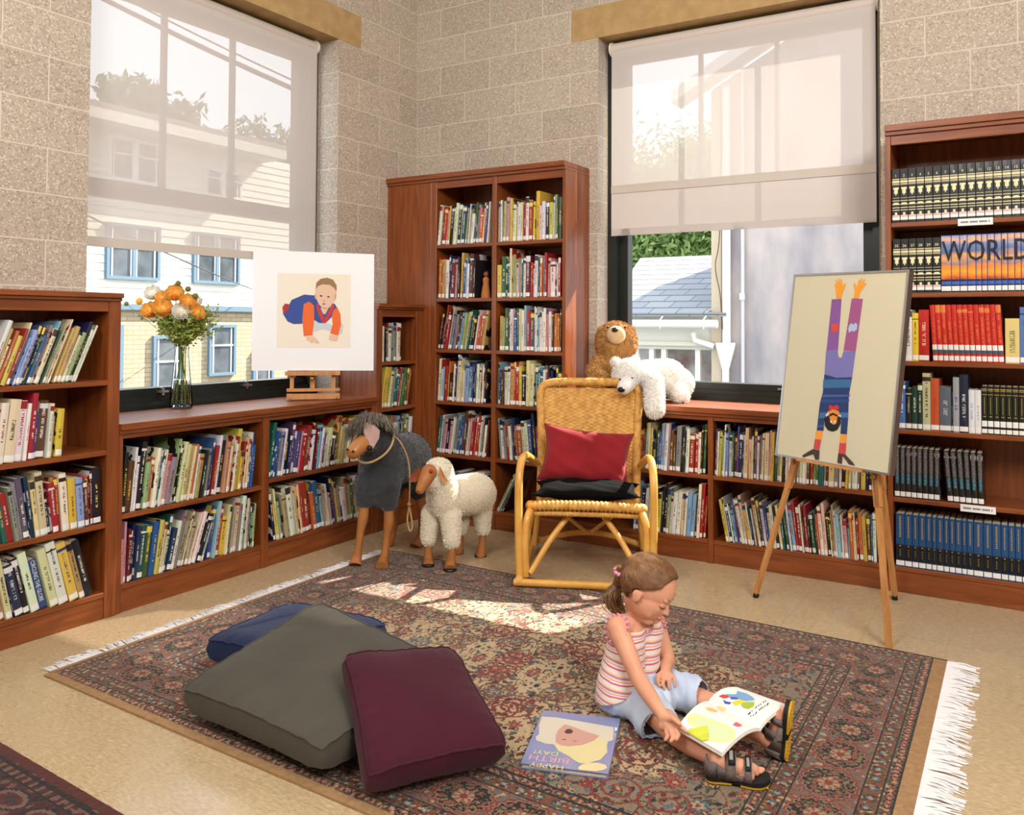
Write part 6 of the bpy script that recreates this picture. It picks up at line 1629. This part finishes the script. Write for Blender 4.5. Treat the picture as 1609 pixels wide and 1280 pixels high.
# small carved doll on the tall case
dd = thing('carved_doll', 'small brown fringed doll standing at the end of the second shelf', 'doll', (.752,-.27,1.405))
mb = MB(); b_ = Vector((.752,-.262,1.4052)); mb.lathe(b_, [(0,0),(.032,0),(.026,.05),(.018,.09),(.022,.115),(.012,.13),(0,.13)], 14); mb.build('robe', mat('tan_suede', (176,112,58), .9), dd, smooth=True)
mb = MB(); mb.ell(b_+Vector((0,0,.147)), .017, n=12, m=8); mb.build('head', mat('doll_skin', (140,74,44), .7), dd, smooth=True)
MB().ell(b_+Vector((0,.006,.158)), (.019,.017,.016), n=12, m=8).build('hair', M_BLACK, dd, smooth=True)
# ------------------------------------------------------------------ the girl reading
M_SKIN = mat('child_skin', (226,168,138), .5, sss=.15, var=(218,156,126), scale=14, spec=.35)
girl = thing('person', 'young girl in striped top and blue shorts sitting on the rug, reading', 'person', (2.52,-2.10,.009))
gR, gU, gT = _rt, -_dn, -_f
# head frame
HF = (gR*.72-gU*.52+gT*.46).normalized(); HU = (gR*.45+gU*.85+gT*.10); HU = (HU-HF*HU.dot(HF)).normalized(); HX = HF.cross(HU)      # HX: her right
HC = P(1018,926,2.72); HS = 1.06
def hp(x, y, z): return HC+(HX*x+HF*y+HU*z)*HS
HM = Matrix((HX,HF,HU)).transposed()
mb = MB()
mb.ell(hp(0,-.008,.022), (.070*HS,.084*HS,.072*HS), HM, 24, 18)       # skull
mb.ell(hp(0,.019,-.018), (.0605*HS,.057*HS,.064*HS), HM, 20, 14)        # face
mb.ell(hp(0,.040,-.068), (.026*HS,.028*HS,.020*HS), HM, 14, 10)        # chin
for s in (-1,1):
    mb.ell(hp(s*.031,.040,-.038), (.020*HS,.020*HS,.021*HS), HM)       # cheeks
    mb.ell(hp(s*.025,.063,.001), (.013*HS,.009*HS,.009*HS), HM)        # lids
    mb.ell(hp(s*.024,.066,.019), (.018*HS,.006*HS,.006*HS), HM)        # brow
    mb.ell(hp(s*.070,-.004,-.014), (.007*HS,.014*HS,.020*HS), HM, 12, 8)   # ear
    mb.ell(hp(s*.074,-.010,-.008), (.005*HS,.010*HS,.014*HS), HM, 10, 8)
mb.cap(hp(0,.070,.006), hp(0,.084,-.019), .0050, .0070); mb.ell(hp(.007,.077,-.022), .0055).ell(hp(-.007,.077,-.022), .0055)   # nose
mb.ell(hp(0,.071,-.043), (.017*HS,.009*HS,.0050*HS), HM).ell(hp(0,.069,-.051), (.014*HS,.009*HS,.0052*HS), HM)
# neck, trunk
sR, sL = P(970,985,2.685), P(1030,978,2.83); pel = P(990,1078,2.74)
neck = (sR+sL)/2+Vector((0,0,.012))
mb.chain([neck-Vector((0,0,.02)), neck+Vector((0,0,.02)), hp(0,-.022,-.05)], [.036,.030,.032], 14)
mb.chain([sR, (sR+sL)/2, sL], [.034,.044,.034], 14)
trunk = [(sR+sL)/2-Vector((0,0,.025)), P(993,1030,2.745), pel]
mb.chain([trunk[0]+(sR-sL)*.22, trunk[1]+(sR-sL)*.17, trunk[2]+(sR-sL)*.2], [.052,.055,.062], 16); mb.chain([trunk[0]-(sR-sL)*.22, trunk[1]-(sR-sL)*.17, trunk[2]-(sR-sL)*.2], [.052,.055,.062], 16)
# arms
eR, wR = P(1003,1066,2.60), P(1040,1122,2.455); eL, wL = P(1050,1036,2.80), P(1046,1052,2.71)
mb.chain([sR, sR.lerp(eR,.45), eR, eR.lerp(wR,.4), wR], [.034,.030,.0255,.0245,.0175], 14)
mb.chain([sL, sL.lerp(eL,.5), eL, wL], [.032,.028,.024,.017], 14)
# right hand: palm and five fingers, the index on the page
pR = P(1050,1138,2.425)
mb.chain([wR, wR.lerp(pR,.6), pR], [.0175,.019,.021], 12); mb.cap(P(1043,1140,2.43), P(1058,1141,2.41), .016, .015)
fr = [  # base, knuckle, tip
 (P(1060,1137,2.402), P(1069,1141,2.385), P(1079,1149,2.372)),        # index, stretched on the page
 (P(1060,1146,2.395), P(1066,1154,2.378), P(1063,1161,2.370)),
 (P(1054,1149,2.395), P(1058,1158,2.378), P(1054,1164,2.372)),
 (P(1047,1149,2.405), P(1049,1158,2.390), P(1045,1162,2.388))]
for k, (a, b, c) in enumerate(fr): mb.chain([pR, a, b, c], [.012,.0078,.0070,.0056][:4] if k < 3 else [.012,.0068,.0062,.0050], 10)
mb.chain([P(1046,1130,2.425), P(1058,1129,2.400), P(1068,1137,2.378)], [.0105,.0080,.0064], 10)   # thumb
# left hand resting on the lap
pL = P(1046,1059,2.69)
mb.chain([wL, pL], [.017,.019], 12)
for k, (x0,y0,x1,y1,x2,y2) in enumerate(((1037,1060,1033,1069,1036,1078),(1044,1063,1042,1073,1044,1082),(1051,1064,1051,1074,1052,1082),(1058,1062,1060,1070,1060,1078))):
    mb.chain([pL, P(x0,y0,2.672), P(x1,y1,2.655), P(x2,y2,2.65)], [.010,.0062,.0056,.0048], 10)
mb.chain([P(1040,1057,2.685), P(1034,1061,2.67), P(1035,1068,2.66)], [.009,.0074,.006], 10)
# legs
hR, kR, aR = P(1003,1092,2.69), P(1062,1152,2.485), P(1130,1194,2.325)
hL, kL, aL = P(1014,1072,2.80), P(1122,1108,2.665), P(1200,1158,2.462)
mb.chain([pel, hR, hR.lerp(kR,.5), kR, kR.lerp(aR,.35), aR], [.058,.047,.041,.035,.034,.022], 16)
mb.chain([pel, hL, hL.lerp(kL,.5), kL, kL.lerp(aL,.35), aL], [.058,.047,.041,.035,.034,.022], 16)
# feet: frame (toe direction, up of the foot, lateral)
def frame(o, tx, tz):
    tx = Vector(tx).normalized(); tz = Vector(tz); tz = (tz-tx*tz.dot(tx)).normalized(); ty = tz.cross(tx)
    return lambda x, y, z: Vector(o)+tx*x+ty*y+tz*z
g0 = Pz(1112,1222,.012); g1 = Pz(1207,1232,.012)
FR = frame(g0+Vector((0,0,.014)), g1-g0, Vector((-.05,-.10,1)))
FLo = P(1231,1188,2.435)
FLf = frame(FLo, gU*.99+gT*.05+gR*.07, -gR*.86-gT*.45)
def foot(mb, F, s):
    mb.chain([F(.022,0,.024), F(.055,0,.028), F(.095,s*.006,.020), F(.118,s*.010,.016)], [.022,.023,.023,.018], 12)
    mb.cap(F(.10,s*-.014,.014), F(.112,s*-.018,.013), .013, .011)
    for k in range(5):
        x = .132-.006*k*k*.5; y = s*(.022-.0105*k); r = .0078 if k == 0 else .0058
        mb.cap(F(.112,y,.012), F(x+.014-(.002*k),y,.011), r*1.05, r, 10)
foot(mb, FR, 1); foot(mb, FLf, -1)
mb.chain([aR, FR(.028,0,.038)], [.022,.025], 12); mb.chain([aL, FLf(.028,0,.038)], [.022,.025], 12)
for q in range(len(mb.v)):
    if mb.v[q][2] < .012: mb.v[q] = (mb.v[q][0], mb.v[q][1], .012)
gbody = blob(mb, 'body', M_SKIN, girl, vox=.0031, smooth=3, fac=.5)
# face details, laid on the skin
from mathutils.bvhtree import BVHTree as _BV
_fb = _BV.FromPolygons([v.co+girl.location for v in gbody.data.vertices], [list(p.vertices) for p in gbody.data.polygons])
def onf(x, z, e=.0006):
    o_ = hp(x, .16, z); h_ = _fb.ray_cast(o_, -HF); return (h_[0] if h_[0] is not None else hp(x,.08,z))+HF*e
fd = MB()
for s in (-1,1): fd.tube(smoothpts([onf(s*.013,-.003), onf(s*.019,-.0065), onf(s*.026,-.0075), onf(s*.033,-.006), onf(s*.040,-.002)], 3), [.0007]+[.0013]*11+[.0006], 6)
fd.build('eyelashes', mat('lash_brown', (70,46,34), .7), girl)
fd = MB()
for s in (-1,1): fd.tube(smoothpts([onf(s*.013,.021), onf(s*.024,.0255), onf(s*.034,.0245), onf(s*.042,.020)], 4), [.0007]+[.0013]*11+[.0005], 6, flat=.5)
fd.build('eyebrows', mat('brow_brown', (150,108,74), .8), girl)
fd = MB(); fd.tube([onf(x,-.0445-.9*x*x*8+.0 if False else -.0450+abs(x)*.12,.0002) for x in (-.017,-.012,-.006,0,.006,.012,.017)], [.0006,.0018,.0024,.0022,.0024,.0018,.0006], 8); fd.tube([onf(x,-.0500+abs(x)*.18,.0002) for x in (-.014,-.008,0,.008,.014)], [.0006,.0022,.0028,.0022,.0006], 8)
fd.build('lips', mat('lip_pink', (198,112,100), .45), girl, smooth=True)
# hair: a fitted cap with combed strands, gathered into a ponytail
M_HAIR = mat('light_brown_hair', (128,88,54), .65, var=(92,60,34), scale=50, spec=.5); M_HAIR2 = mat('hair_strand', (158,116,74), .4, var=(104,70,40), scale=40, spec=.6)
TIE = hp(.045,-.098,.012)
tl = Vector((.045,-.098,.012)).normalized()
def cap_r(d): # ellipsoid radius along local direction
    a = Vector((d.x/.0748, d.y/.0888, d.z/.0775)).length; return 1/a
mb = MB(); N1, N2 = 120, 84; vs = []; keep = {}
for i in range(N2+1):
    th = PI*i/N2
    for k in range(N1):
        ph = 2*PI*k/N1; d = Vector((math.sin(th)*math.cos(ph), math.sin(th)*math.sin(ph), math.cos(th)))
        vs.append(d)
def hairline(d):
    # True where hair grows
    if d.z < -.55: return d.y < -.35
    front = .62 if abs(d.x) < .5 else .62-(abs(d.x)-.5)*1.3
    return d.y < min(.60+.25*max(0, d.z-.45), .02+1.25*(d.z+.12)) if d.z > -.3 else d.y < -.2
fs = []
for i in range(N2):
    for k in range(N1):
        q = (i*N1+k, i*N1+(k+1)%N1, (i+1)*N1+(k+1)%N1, (i+1)*N1+k)
        c = sum((vs[j] for j in q), Vector())/4
        if hairline(c): fs.append(q)
off = Vector((0,-.008,.022))
mb.add([hp(*(off+d*cap_r(d)*1.0)) for d in vs], fs)
cap_o = mb.build('hair', M_HAIR, girl, smooth=True, autos=False)
s2 = cap_o.modifiers.new('s', 'SOLIDIFY'); s2.thickness = .006; s2.offset = -1; bake(cap_o)
rg = random.Random(12); mb = MB()
starts = []
for k in range(3600):
    d = Vector((rg.gauss(0,1), rg.gauss(0,1), rg.gauss(0,1))).normalized()
    if hairline(d) and not (d.y < -.5 and d.z < .3): starts.append(d)
for d in starts[:1500]:
    n = 9; pts = []
    w = d.angle(tl)
    if w < .25: continue
    for i in range(n+1):
        t = i/n; q = (d*math.sin((1-t)*w)+tl*math.sin(t*w))/math.sin(w); q = (q+Vector((0,0,.18))*math.sin(PI*t)*.3).normalized()
        pts.append(hp(*(off+q*(cap_r(q)+.0022+.0018*math.sin(t*PI)+rg.uniform(0,.0015)))))
    mb.tube(pts, [.0006]+[.0013]*(n-1)+[.0010], 4)
mb.build('combed_strands', M_HAIR2, cap_o, smooth=True)['kind'] = 'stuff'
pt_ = MB()
tp = [TIE, P(972,918,2.80), P(962,930,2.80), P(963,948,2.79), P(974,966,2.78)]
for k in range(150):
    a = rg.uniform(0, 2*PI); r = rg.uniform(.2,1); e = []
    for i, p in enumerate(tp):
        rad = (.006,.022,.030,.029,.018)[i]; e.append(p+gR*math.cos(a)*rad*r+gT*math.sin(a)*rad*r+gU*math.sin(a+1)*rad*r*.5+Vector((rg.uniform(-1,1),rg.uniform(-1,1),rg.uniform(-1,1)))*.0025*i)
    e[-1] = e[-1]+Vector((0,0,rg.uniform(-.02,.03)))+gR*rg.uniform(-.01,.012)
    pt_.tube(smoothpts(e, 4), [.0022-.0001*i for i in range(17)], 4)
pt_.chain(tp[:4]+[tp[4]], [.008,.017,.021,.018,.008], 12)
pt_.build('ponytail', M_HAIR2, cap_o, smooth=True)['kind'] = 'stuff'
ti = MB(); tdir = (tp[1]-TIE).normalized(); c_ = TIE.lerp(tp[1], .22); u_ = tdir.orthogonal().normalized(); w_2 = tdir.cross(u_)
ti.tube([c_+u_*math.cos(a)*.013+w_2*math.sin(a)*.013+tdir*.003*math.sin(a*6) for a in [2*PI*k/36 for k in range(36)]], [.0062+.0014*math.sin(k*1.9) for k in range(36)], 8, closed=True)
ti.build('hair_tie', mat('pink_scrunchie', (214,120,160), .5, var=(236,180,200), scale=90), girl, smooth=True)
# striped sleeveless top
def stripe_mat():
    m = bpy.data.materials.new('striped_jersey'); m.use_nodes = True; n, l = m.node_tree.nodes, m.node_tree.links; p = n['Principled BSDF']
    g = n.new('ShaderNodeNewGeometry'); sp = n.new('ShaderNodeSeparateXYZ'); l.new(g.outputs['Position'], sp.inputs[0])
    t = n.new('ShaderNodeTexNoise'); t.inputs['Scale'].default_value = 9; l.new(g.outputs['Position'], t.inputs['Vector'])
    a = n.new('ShaderNodeMath'); a.operation = 'MULTIPLY_ADD'; a.inputs[1].default_value = .022; l.new(t.outputs['Fac'], a.inputs[0]); l.new(sp.outputs[2], a.inputs[2])
    x = n.new('ShaderNodeMath'); x.operation = 'MULTIPLY_ADD'; x.inputs[1].default_value = .12; l.new(sp.outputs[0], x.inputs[0]); l.new(a.outputs[0], x.inputs[2])
    b = n.new('ShaderNodeMath'); b.operation = 'MULTIPLY'; b.inputs[1].default_value = 25.0; l.new(x.outputs[0], b.inputs[0])
    f = n.new('ShaderNodeMath'); f.operation = 'FRACT'; l.new(b.outputs[0], f.inputs[0])
    cr = n.new('ShaderNodeValToRGB'); cr.color_ramp.interpolation = 'CONSTANT'; l.new(f.outputs[0], cr.inputs[0]); e = cr.color_ramp
    e.elements[0].position = 0; e.elements[0].color = lin((236,226,224)); e.elements[1].position = .88; e.elements[1].color = lin((236,226,224))
    for pos, c in ((.18,(214,92,122)),(.30,(238,228,226)),(.42,(236,160,96)),(.50,(238,228,226)),(.60,(176,150,200)),(.68,(222,110,140)),(.76,(240,206,150))): q = e.elements.new(pos); q.color = lin(c)
    l.new(cr.outputs[0], p.inputs['Base Color']); p.inputs['Roughness'].default_value = .8; p.inputs['Sheen Weight'].default_value = .2
    return m
M_STR = stripe_mat()
mb = MB(); dS = (sR-sL)
mb.chain([sR.lerp(sL,.10)-Vector((0,0,.012)), sR.lerp(sL,.5)-Vector((0,0,.004)), sL.lerp(sR,.10)-Vector((0,0,.012))], [.040,.047,.040], 16)
for s in (.24,-.24):
    mb.chain([trunk[0]+dS*s, trunk[1]+dS*s*.80, trunk[2]+dS*s*.95+Vector((0,0,.012)), trunk[2]+dS*s*.95+Vector((0,0,-.03))], [.057,.066,.079,.084], 18)
for q in range(len(mb.v)):
    if mb.v[q][2] < .012: mb.v[q] = (mb.v[q][0], mb.v[q][1], .012)
top_o = blob(mb, 'striped_top', M_STR, girl, vox=.005, smooth=5)
# neckline and hem: cut away the ends
bm = bmesh.new(); bm.from_mesh(top_o.data); nl = neck-girl.location+Vector((0,0,-.004)); nrm_ = (HC-neck).normalized()
bmesh.ops.bisect_plane(bm, geom=bm.verts[:]+bm.edges[:]+bm.faces[:], plane_co=nl, plane_no=(Vector((0,0,1))+HF*.12).normalized(), clear_outer=True)
bmesh.ops.bisect_plane(bm, geom=bm.verts[:]+bm.edges[:]+bm.faces[:], plane_co=P(990,1078,2.70)-girl.location, plane_no=(gR*.38-gU*.92).normalized(), clear_outer=True)
for sh, oth in ((sR,sL),(sL,sR)):
    d_ = (sh-oth).normalized(); bmesh.ops.bisect_plane(bm, geom=bm.verts[:]+bm.edges[:]+bm.faces[:], plane_co=sh+d_*.004-girl.location, plane_no=(d_+Vector((0,0,.25))).normalized(), clear_outer=True)
bm.to_mesh(top_o.data); bm.free()
M_RUF = mat('pink_white_ruffle', (232,190,196), .8, var=(214,110,140), scale=120)
def ruffle(c, nrm, rad, rad2, name, wv=22):
    nrm = nrm.normalized(); u = nrm.orthogonal().normalized(); w = nrm.cross(u); q = MB(); n = 110; vs = []
    for k in range(n):
        a = 2*PI*k/n; r = u*math.cos(a)*rad+w*math.sin(a)*rad2; wv_ = math.sin(a*wv)
        vs += [c+r*.96, c+r*1.10+nrm*.006*wv_, c+r*1.24+nrm*.010*math.sin(a*wv+.5)]
    fs = []
    for k in range(n):
        j = (k+1) % n
        for i in range(2): fs.append((k*3+i, k*3+i+1, j*3+i+1, j*3+i))
    q.add(vs, fs); o = q.build(name, M_RUF, top_o, smooth=True, autos=False); sd = o.modifiers.new('s','SOLIDIFY'); sd.thickness = .002; bake(o); return o
ruffle(neck-Vector((0,0,.010)), Vector((0,0,1))+HF*.12, .043, .040, 'neck_ruffle')
dRL = (sR-sL).normalized()
ruffle(sR+dRL*.004-Vector((0,0,.004)), dRL+Vector((0,0,.35)), .037, .037, 'shoulder_ruffle', 16); ruffle(sL-dRL*.002-Vector((0,0,.004)), -dRL+Vector((0,0,.35)), .034, .034, 'shoulder_ruffle', 16)
# pale blue shorts
M_SH = mat('pale_blue_cotton', (188,204,232), .8, var=(202,216,238), scale=7, bump=.3, bscale=20, sheen=.15)
mb = MB()
for s in (.24,-.24): mb.cap(pel+dS*s+Vector((0,0,.006)), pel+dS*s*.9+Vector((0,0,-.02)), .072, .074, 18)
eRs = P(1030,1132,2.575); eLs = P(1090,1090,2.705)
mb.chain([pel, hR, eRs], [.07,.066,.062], 20); mb.chain([pel, hL, eLs], [.07,.064,.055], 20)
mb.cap((hR+hL)/2, (eRs+eLs)/2*.55+(hR+hL)/2*.45, .068, .056, 16)
for q in range(len(mb.v)):
    if mb.v[q][2] < .0125: mb.v[q] = (mb.v[q][0], mb.v[q][1], .0125)
sh_o = blob(mb, 'shorts', M_SH, girl, vox=.005, smooth=5)
bm = bmesh.new(); bm.from_mesh(sh_o.data)
for e, h_ in ((eRs,hR),(eLs,hL)):
    d_ = (e-h_).normalized()
    # open the leg ends only near each hem
    fs_ = [f for f in bm.faces if (f.calc_center_median()+girl.location-e).dot(d_) > .028 and (f.calc_center_median()+girl.location-e).length < .10]
    bmesh.ops.delete(bm, geom=fs_, context='FACES')
for v in bm.verts:
    w = v.co+girl.location
    v.co += v.normal*(.0035*math.sin(w.x*70+w.z*30)*math.sin(w.y*60)+.002*math.sin(w.x*160+w.y*90))
bm.to_mesh(sh_o.data); bm.free()
sd = sh_o.modifiers.new('s','SOLIDIFY'); sd.thickness = .003; sd.offset = 0; bake(sh_o)
hem = MB()
for e, h_, r in ((eRs,hR,.060),):
    d_ = (e-h_).normalized(); u_ = d_.orthogonal().normalized(); w2_ = d_.cross(u_)
    ring = [e+d_*.024+u_*math.cos(a)*r+w2_*math.sin(a)*r for a in [2*PI*k/40 for k in range(40)]]
    ring = [Vector((p.x,p.y,max(p.z,.016))) for p in ring]; hem.tube(ring, .0035, 6, closed=True)
hem.build('hem', M_SH, sh_o, smooth=True)
# sandals
M_SGR = mat('grey_webbing', (120,108,104), .8, var=(100,90,88), scale=60, bump=.2, bscale=200); M_SYE = mat('yellow_rubber', (204,158,36), .6); M_SBL = mat('black_rubber', (24,22,22), .7); M_TAB = mat('silver_tab', (150,146,140), .5)
SOLE = [(-.006,.0),(-.002,-.020),(.014,-.028),(.05,-.026),(.085,-.030),(.115,-.036),(.140,-.032),(.158,-.016),(.164,.004),(.156,.024),(.138,.034),(.11,.034),(.08,.028),(.05,.025),(.014,.027),(-.002,.018)]
def sandal(F, s, label):
    r = thing('sandal_pair_half', label, None, F(0,0,0)); r.name = 'sandal'
    r.parent = girl; r.location = F(0,0,0)-girl.location
    def pr(pts, z0, z1, name, m, par=r, sc=1.0):
        mb = MB(); n = len(pts); c = Vector((.08,0))
        v = [F((x-.08)*sc+.08, y*s*sc, z) for z in (z0,z1) for x,y in pts]
        mb.add(v, [list(range(n-1,-1,-1)), list(range(n,2*n))]+[[i,(i+1)%n,n+(i+1)%n,n+i] for i in range(n)])
        o = mb.build(name, m, par); bm = bmesh.new(); bm.from_mesh(o.data); bmesh.ops.recalc_face_normals(bm, faces=bm.faces); bm.to_mesh(o.data); bm.free(); return o
    sp = [(p.x,p.y) for p in smoothpts([Vector((x,y,0)) for x,y in SOLE], 3, closed=True)]
    pr(sp, -.006, .006, 'midsole', M_SBL, sc=1.02)
    pr([(x,y) for x,y in sp if x < .062], -.012, -.006, 'yellow_outsole', M_SYE, sc=1.0); pr([(x,y) for x,y in sp if x > .078], -.012, -.006, 'yellow_outsole', M_SYE)
    tr = MB()
    for k in range(15):
        x = .004+k*.0108
        if .062 < x < .08: continue
        for y in (-.022,-.008,.008,.022): tr.ell(F(x,y*s,-.0122), (.0036,.0036,.0026), None, 6, 4)
    tr.build('tread', M_SYE, r)
    pr([(.062,-.024),(.078,-.026),(.078,.024),(.062,.024)], -.0115, -.006, 'arch', M_SBL)
    def strap(name, x0, x1, hw, top, m, wid, e=.0, y0=-1, y1=1):
        mb = MB(); vs = []; n = 12
        for k in range(n+1):
            t = y0+(y1-y0)*k/n; a = t*PI/2
            for x, o_ in ((0,0),(wid,0)):
                xx = x0+(x1-x0)*(t+1)/2+x; c = F(xx, math.sin(a)*hw*s, .004+math.cos(a)**.7*(top) if abs(t) < 1 else .004)
                vs.append(c+(F(0,math.sin(a),math.cos(a))-F(0,0,0)).normalized()*e)
        mb.add(vs, [(2*i,2*i+1,2*i+3,2*i+2) for i in range(n)]); o = mb.build(name, m, r, smooth=True, autos=False); q = o.modifiers.new('s','SOLIDIFY'); q.thickness = .003; q.offset = 1; bake(o); return o
    strap('toe_strap', .094, .098, .0335, .040, M_SGR, .020); strap('instep_strap', .046, .052, .031, .056, M_SGR, .026)
    strap('velcro_tab', .052, .056, .0315, .0575, M_SBL, .018, .0035, -.6, .35); strap('velcro_tab', .097, .100, .034, .0415, M_SBL, .014, .0035, -.6, .35)
    strap('silver_patch', .055, .057, .0318, .0580, M_TAB, .010, .0072, -.45, -.05); strap('silver_patch', .100, .102, .0343, .042, M_TAB, .008, .0072, -.45, -.05)
    hc = MB(); vs = []; n = 14
    for k in range(n+1):
        a = PI*.5+PI*k/n; 
        for z in (.004,.045): vs.append(F(.020+math.cos(a)*.028-(.0 if z < .01 else -.004), math.sin(a)*.0275, z+.004*math.cos(k)))
    for x in (.10,): pass
    hc.add(vs, [(2*i,2*i+1,2*i+3,2*i+2) for i in range(n)])
    for sy in (-1,1): hc.add([F(.020,.0275*sy,.004),F(.095,.034*sy,.004),F(.095,.0325*sy,.016),F(.055,.030*sy,.026),F(.020,.0275*sy,.045)], [(0,1,2,3,4)])
    o = hc.build('heel_upper', M_SGR, r, smooth=True); q = o.modifiers.new('s','SOLIDIFY'); q.thickness = .003; bake(o)
    return r
r1 = sandal(FR, 1, None); r2_ = sandal(FLf, -1, None)

# ------------------------------------------------------------------ the open book across her legs
ob = thing('open_picture_book', 'open picture book with white pages lying across the legs of the girl', 'book', (2.93,-2.28,.12))
q00, q01 = Pz(1063,1142,.112), Pz(1135,1184,.100)      # outer edge of the near page (left, right)
m0, m1 = Pz(1112,1101,.128), Pz(1195,1144,.118)      # fold
f0, f1 = Pz(1158,1079,.150), Pz(1246,1110,.150)      # outer edge of the far page
def page_pt(a, b, e=0):
    """a along the fold 0..1, b from -1 near edge to 1 far edge"""
    fold = m0.lerp(m1, a)
    if b < 0: o = q00.lerp(q01, a); t = -b
    else: o = f0.lerp(f1, a); t = b
    p = fold.lerp(o, t); p.z += .020*math.sin(PI*min(1, t*1.0))**.8*(1-.35*t)+e
    return p
def sheet(name, m, z0, z1, inset=0.0, par=ob):
    mb = MB(); NA, NB_ = 6, 28; vs = []
    for z in (z1, z0):
        for i in range(NB_+1):
            for k in range(NA+1): 
                b = (-1+2*i/NB_)*(1-inset); a = inset+(1-2*inset)*k/NA; vs.append(page_pt(a, b, z))
    W1 = NA+1; K = W1*(NB_+1); fs = []
    for i in range(NB_):
        for k in range(NA): fs += [(i*W1+k, i*W1+k+1, (i+1)*W1+k+1, (i+1)*W1+k), (K+i*W1+k, K+(i+1)*W1+k, K+(i+1)*W1+k+1, K+i*W1+k+1)]
    for i in range(NB_): fs += [(i*W1,(i+1)*W1,K+(i+1)*W1,K+i*W1),(i*W1+NA,K+i*W1+NA,K+(i+1)*W1+NA,(i+1)*W1+NA)]
    for k in range(NA): fs += [(k,K+k,K+k+1,k+1),(NB_*W1+k,NB_*W1+k+1,K+NB_*W1+k+1,K+NB_*W1+k)]
    mb.add(vs, fs); o = mb.build(name, m, par, smooth=True); bm = bmesh.new(); bm.from_mesh(o.data); bmesh.ops.recalc_face_normals(bm, faces=bm.faces); bm.to_mesh(o.data); bm.free(); return o
M_PW = mat('white_page', (238,238,234), .5)
sheet('pages', M_PW, -.006, 0, .012); sheet('cover', mat('book_board', (214,206,190), .6), -.009, -.0062, 0)
def inv(x, y):
    """nearest page coordinates of a photograph pixel"""
    best = None
    for i in range(61):
        for k in range(41):
            b = -1+2*i/60; a = k/40; X, Y, _ = to_px(page_pt(a, b)); d = (X-x)**2+(Y-y)**2
            if best is None or d < best[0]: best = (d, a, b)
    return best[1], best[2]
def Z5(pts): return [inv(1030+x/6.735, 1060+y/6.735) for x, y in pts]
def op(n, pts, rgb, e=.0006, par=ob):
    ab = Z5(pts); mb = MB(); c = Vector((sum(p[0] for p in ab)/len(ab), sum(p[1] for p in ab)/len(ab)))
    vs = [page_pt(c.x, c.y, e)]; N = len(ab)
    rings = 4
    for r_ in range(1, rings+1):
        for a, b in ab: vs.append(page_pt(c.x+(a-c.x)*r_/rings, c.y+(b-c.y)*r_/rings, e))
    fs = [(0,1+i,1+(i+1)%N) for i in range(N)]
    for r_ in range(rings-1):
        for i in range(N): fs.append((1+r_*N+i, 1+(r_+1)*N+i, 1+(r_+1)*N+(i+1)%N, 1+r_*N+(i+1)%N))
    mb.add(vs, fs); return mb.build(n, mat('print_%d_%d_%d' % rgb, rgb, .5), par)
op('blue_shape_print', [(740,200),(870,172),(960,200),(1030,235),(1050,275),(960,280),(860,255),(790,245)], (120,166,204))
op('green_shape_print', [(920,290),(1050,282),(1050,330),(980,360),(935,350),(900,320)], (166,184,70), .0008)
op('yellow_shape_print', [(800,290),(880,262),(940,270),(930,300),(850,325)], (238,206,70), .0009)
op('star_print', [(710,270),(760,285),(800,290),(790,312),(740,305)], (70,90,170), .0010); op('star_print', [(780,235),(830,240),(890,250),(860,268),(800,262)], (70,90,170), .0010)
op('flower_print', [(670,235),(720,210),(770,215),(780,235),(720,255)], (200,70,70), .0010)
op('orange_print', [(520,350),(600,350),(660,380),(640,398),(560,385)], (240,190,110), .0008)
op('orange_print', [(640,340),(700,335),(750,360),(720,385),(670,375)], (244,214,140), .0008)
op('yellow_oval_print', [(330,440),(400,408),(560,450),(760,530),(850,600),(845,660),(780,710),(640,720),(545,690),(540,590),(440,560),(360,510)], (240,236,160), .0007)
op('green_oval_print', [(380,470),(430,440),(560,480),(740,550),(820,610),(820,655),(760,700),(640,705),(560,670),(552,600),(460,560)], (212,226,178), .0010)
op('red_box_print', [(820,530),(860,500),(925,530),(880,550)], (220,96,120), .0010)
for k, (x0, y0) in enumerate(((975,410),(1005,440))):
    for j in range(11):
        x = x0+j*18+(k*0); y = y0-j*13.5
        if (k, j) in ((0,3),(0,8),(1,4)): continue
        op('letter', [(x,y),(x+11,y-8),(x+15,y+6),(x+4,y+14)], (70,70,74), .0011)
# the lifted yellow flap under her finger
fl_ = MB(); pts = [(348,612),(420,600),(548,592),(556,640),(558,690),(500,702),(430,708),(370,690),(325,660)]; ab = Z5(pts); n = len(pts)
vs = [page_pt(a, b, .004+.010*max(0, (640-y)/60)) for (a, b), (x, y) in zip(ab, pts)]
fl_.add(vs+[v-Vector((0,0,.0012)) for v in vs], [list(range(n)), list(range(2*n-1,n-1,-1))]+[[i,(i+1)%n,n+(i+1)%n,n+i] for i in range(n)])
fl_.build('paper_flap', mat('lime_flap', (206,214,62), .5), ob)
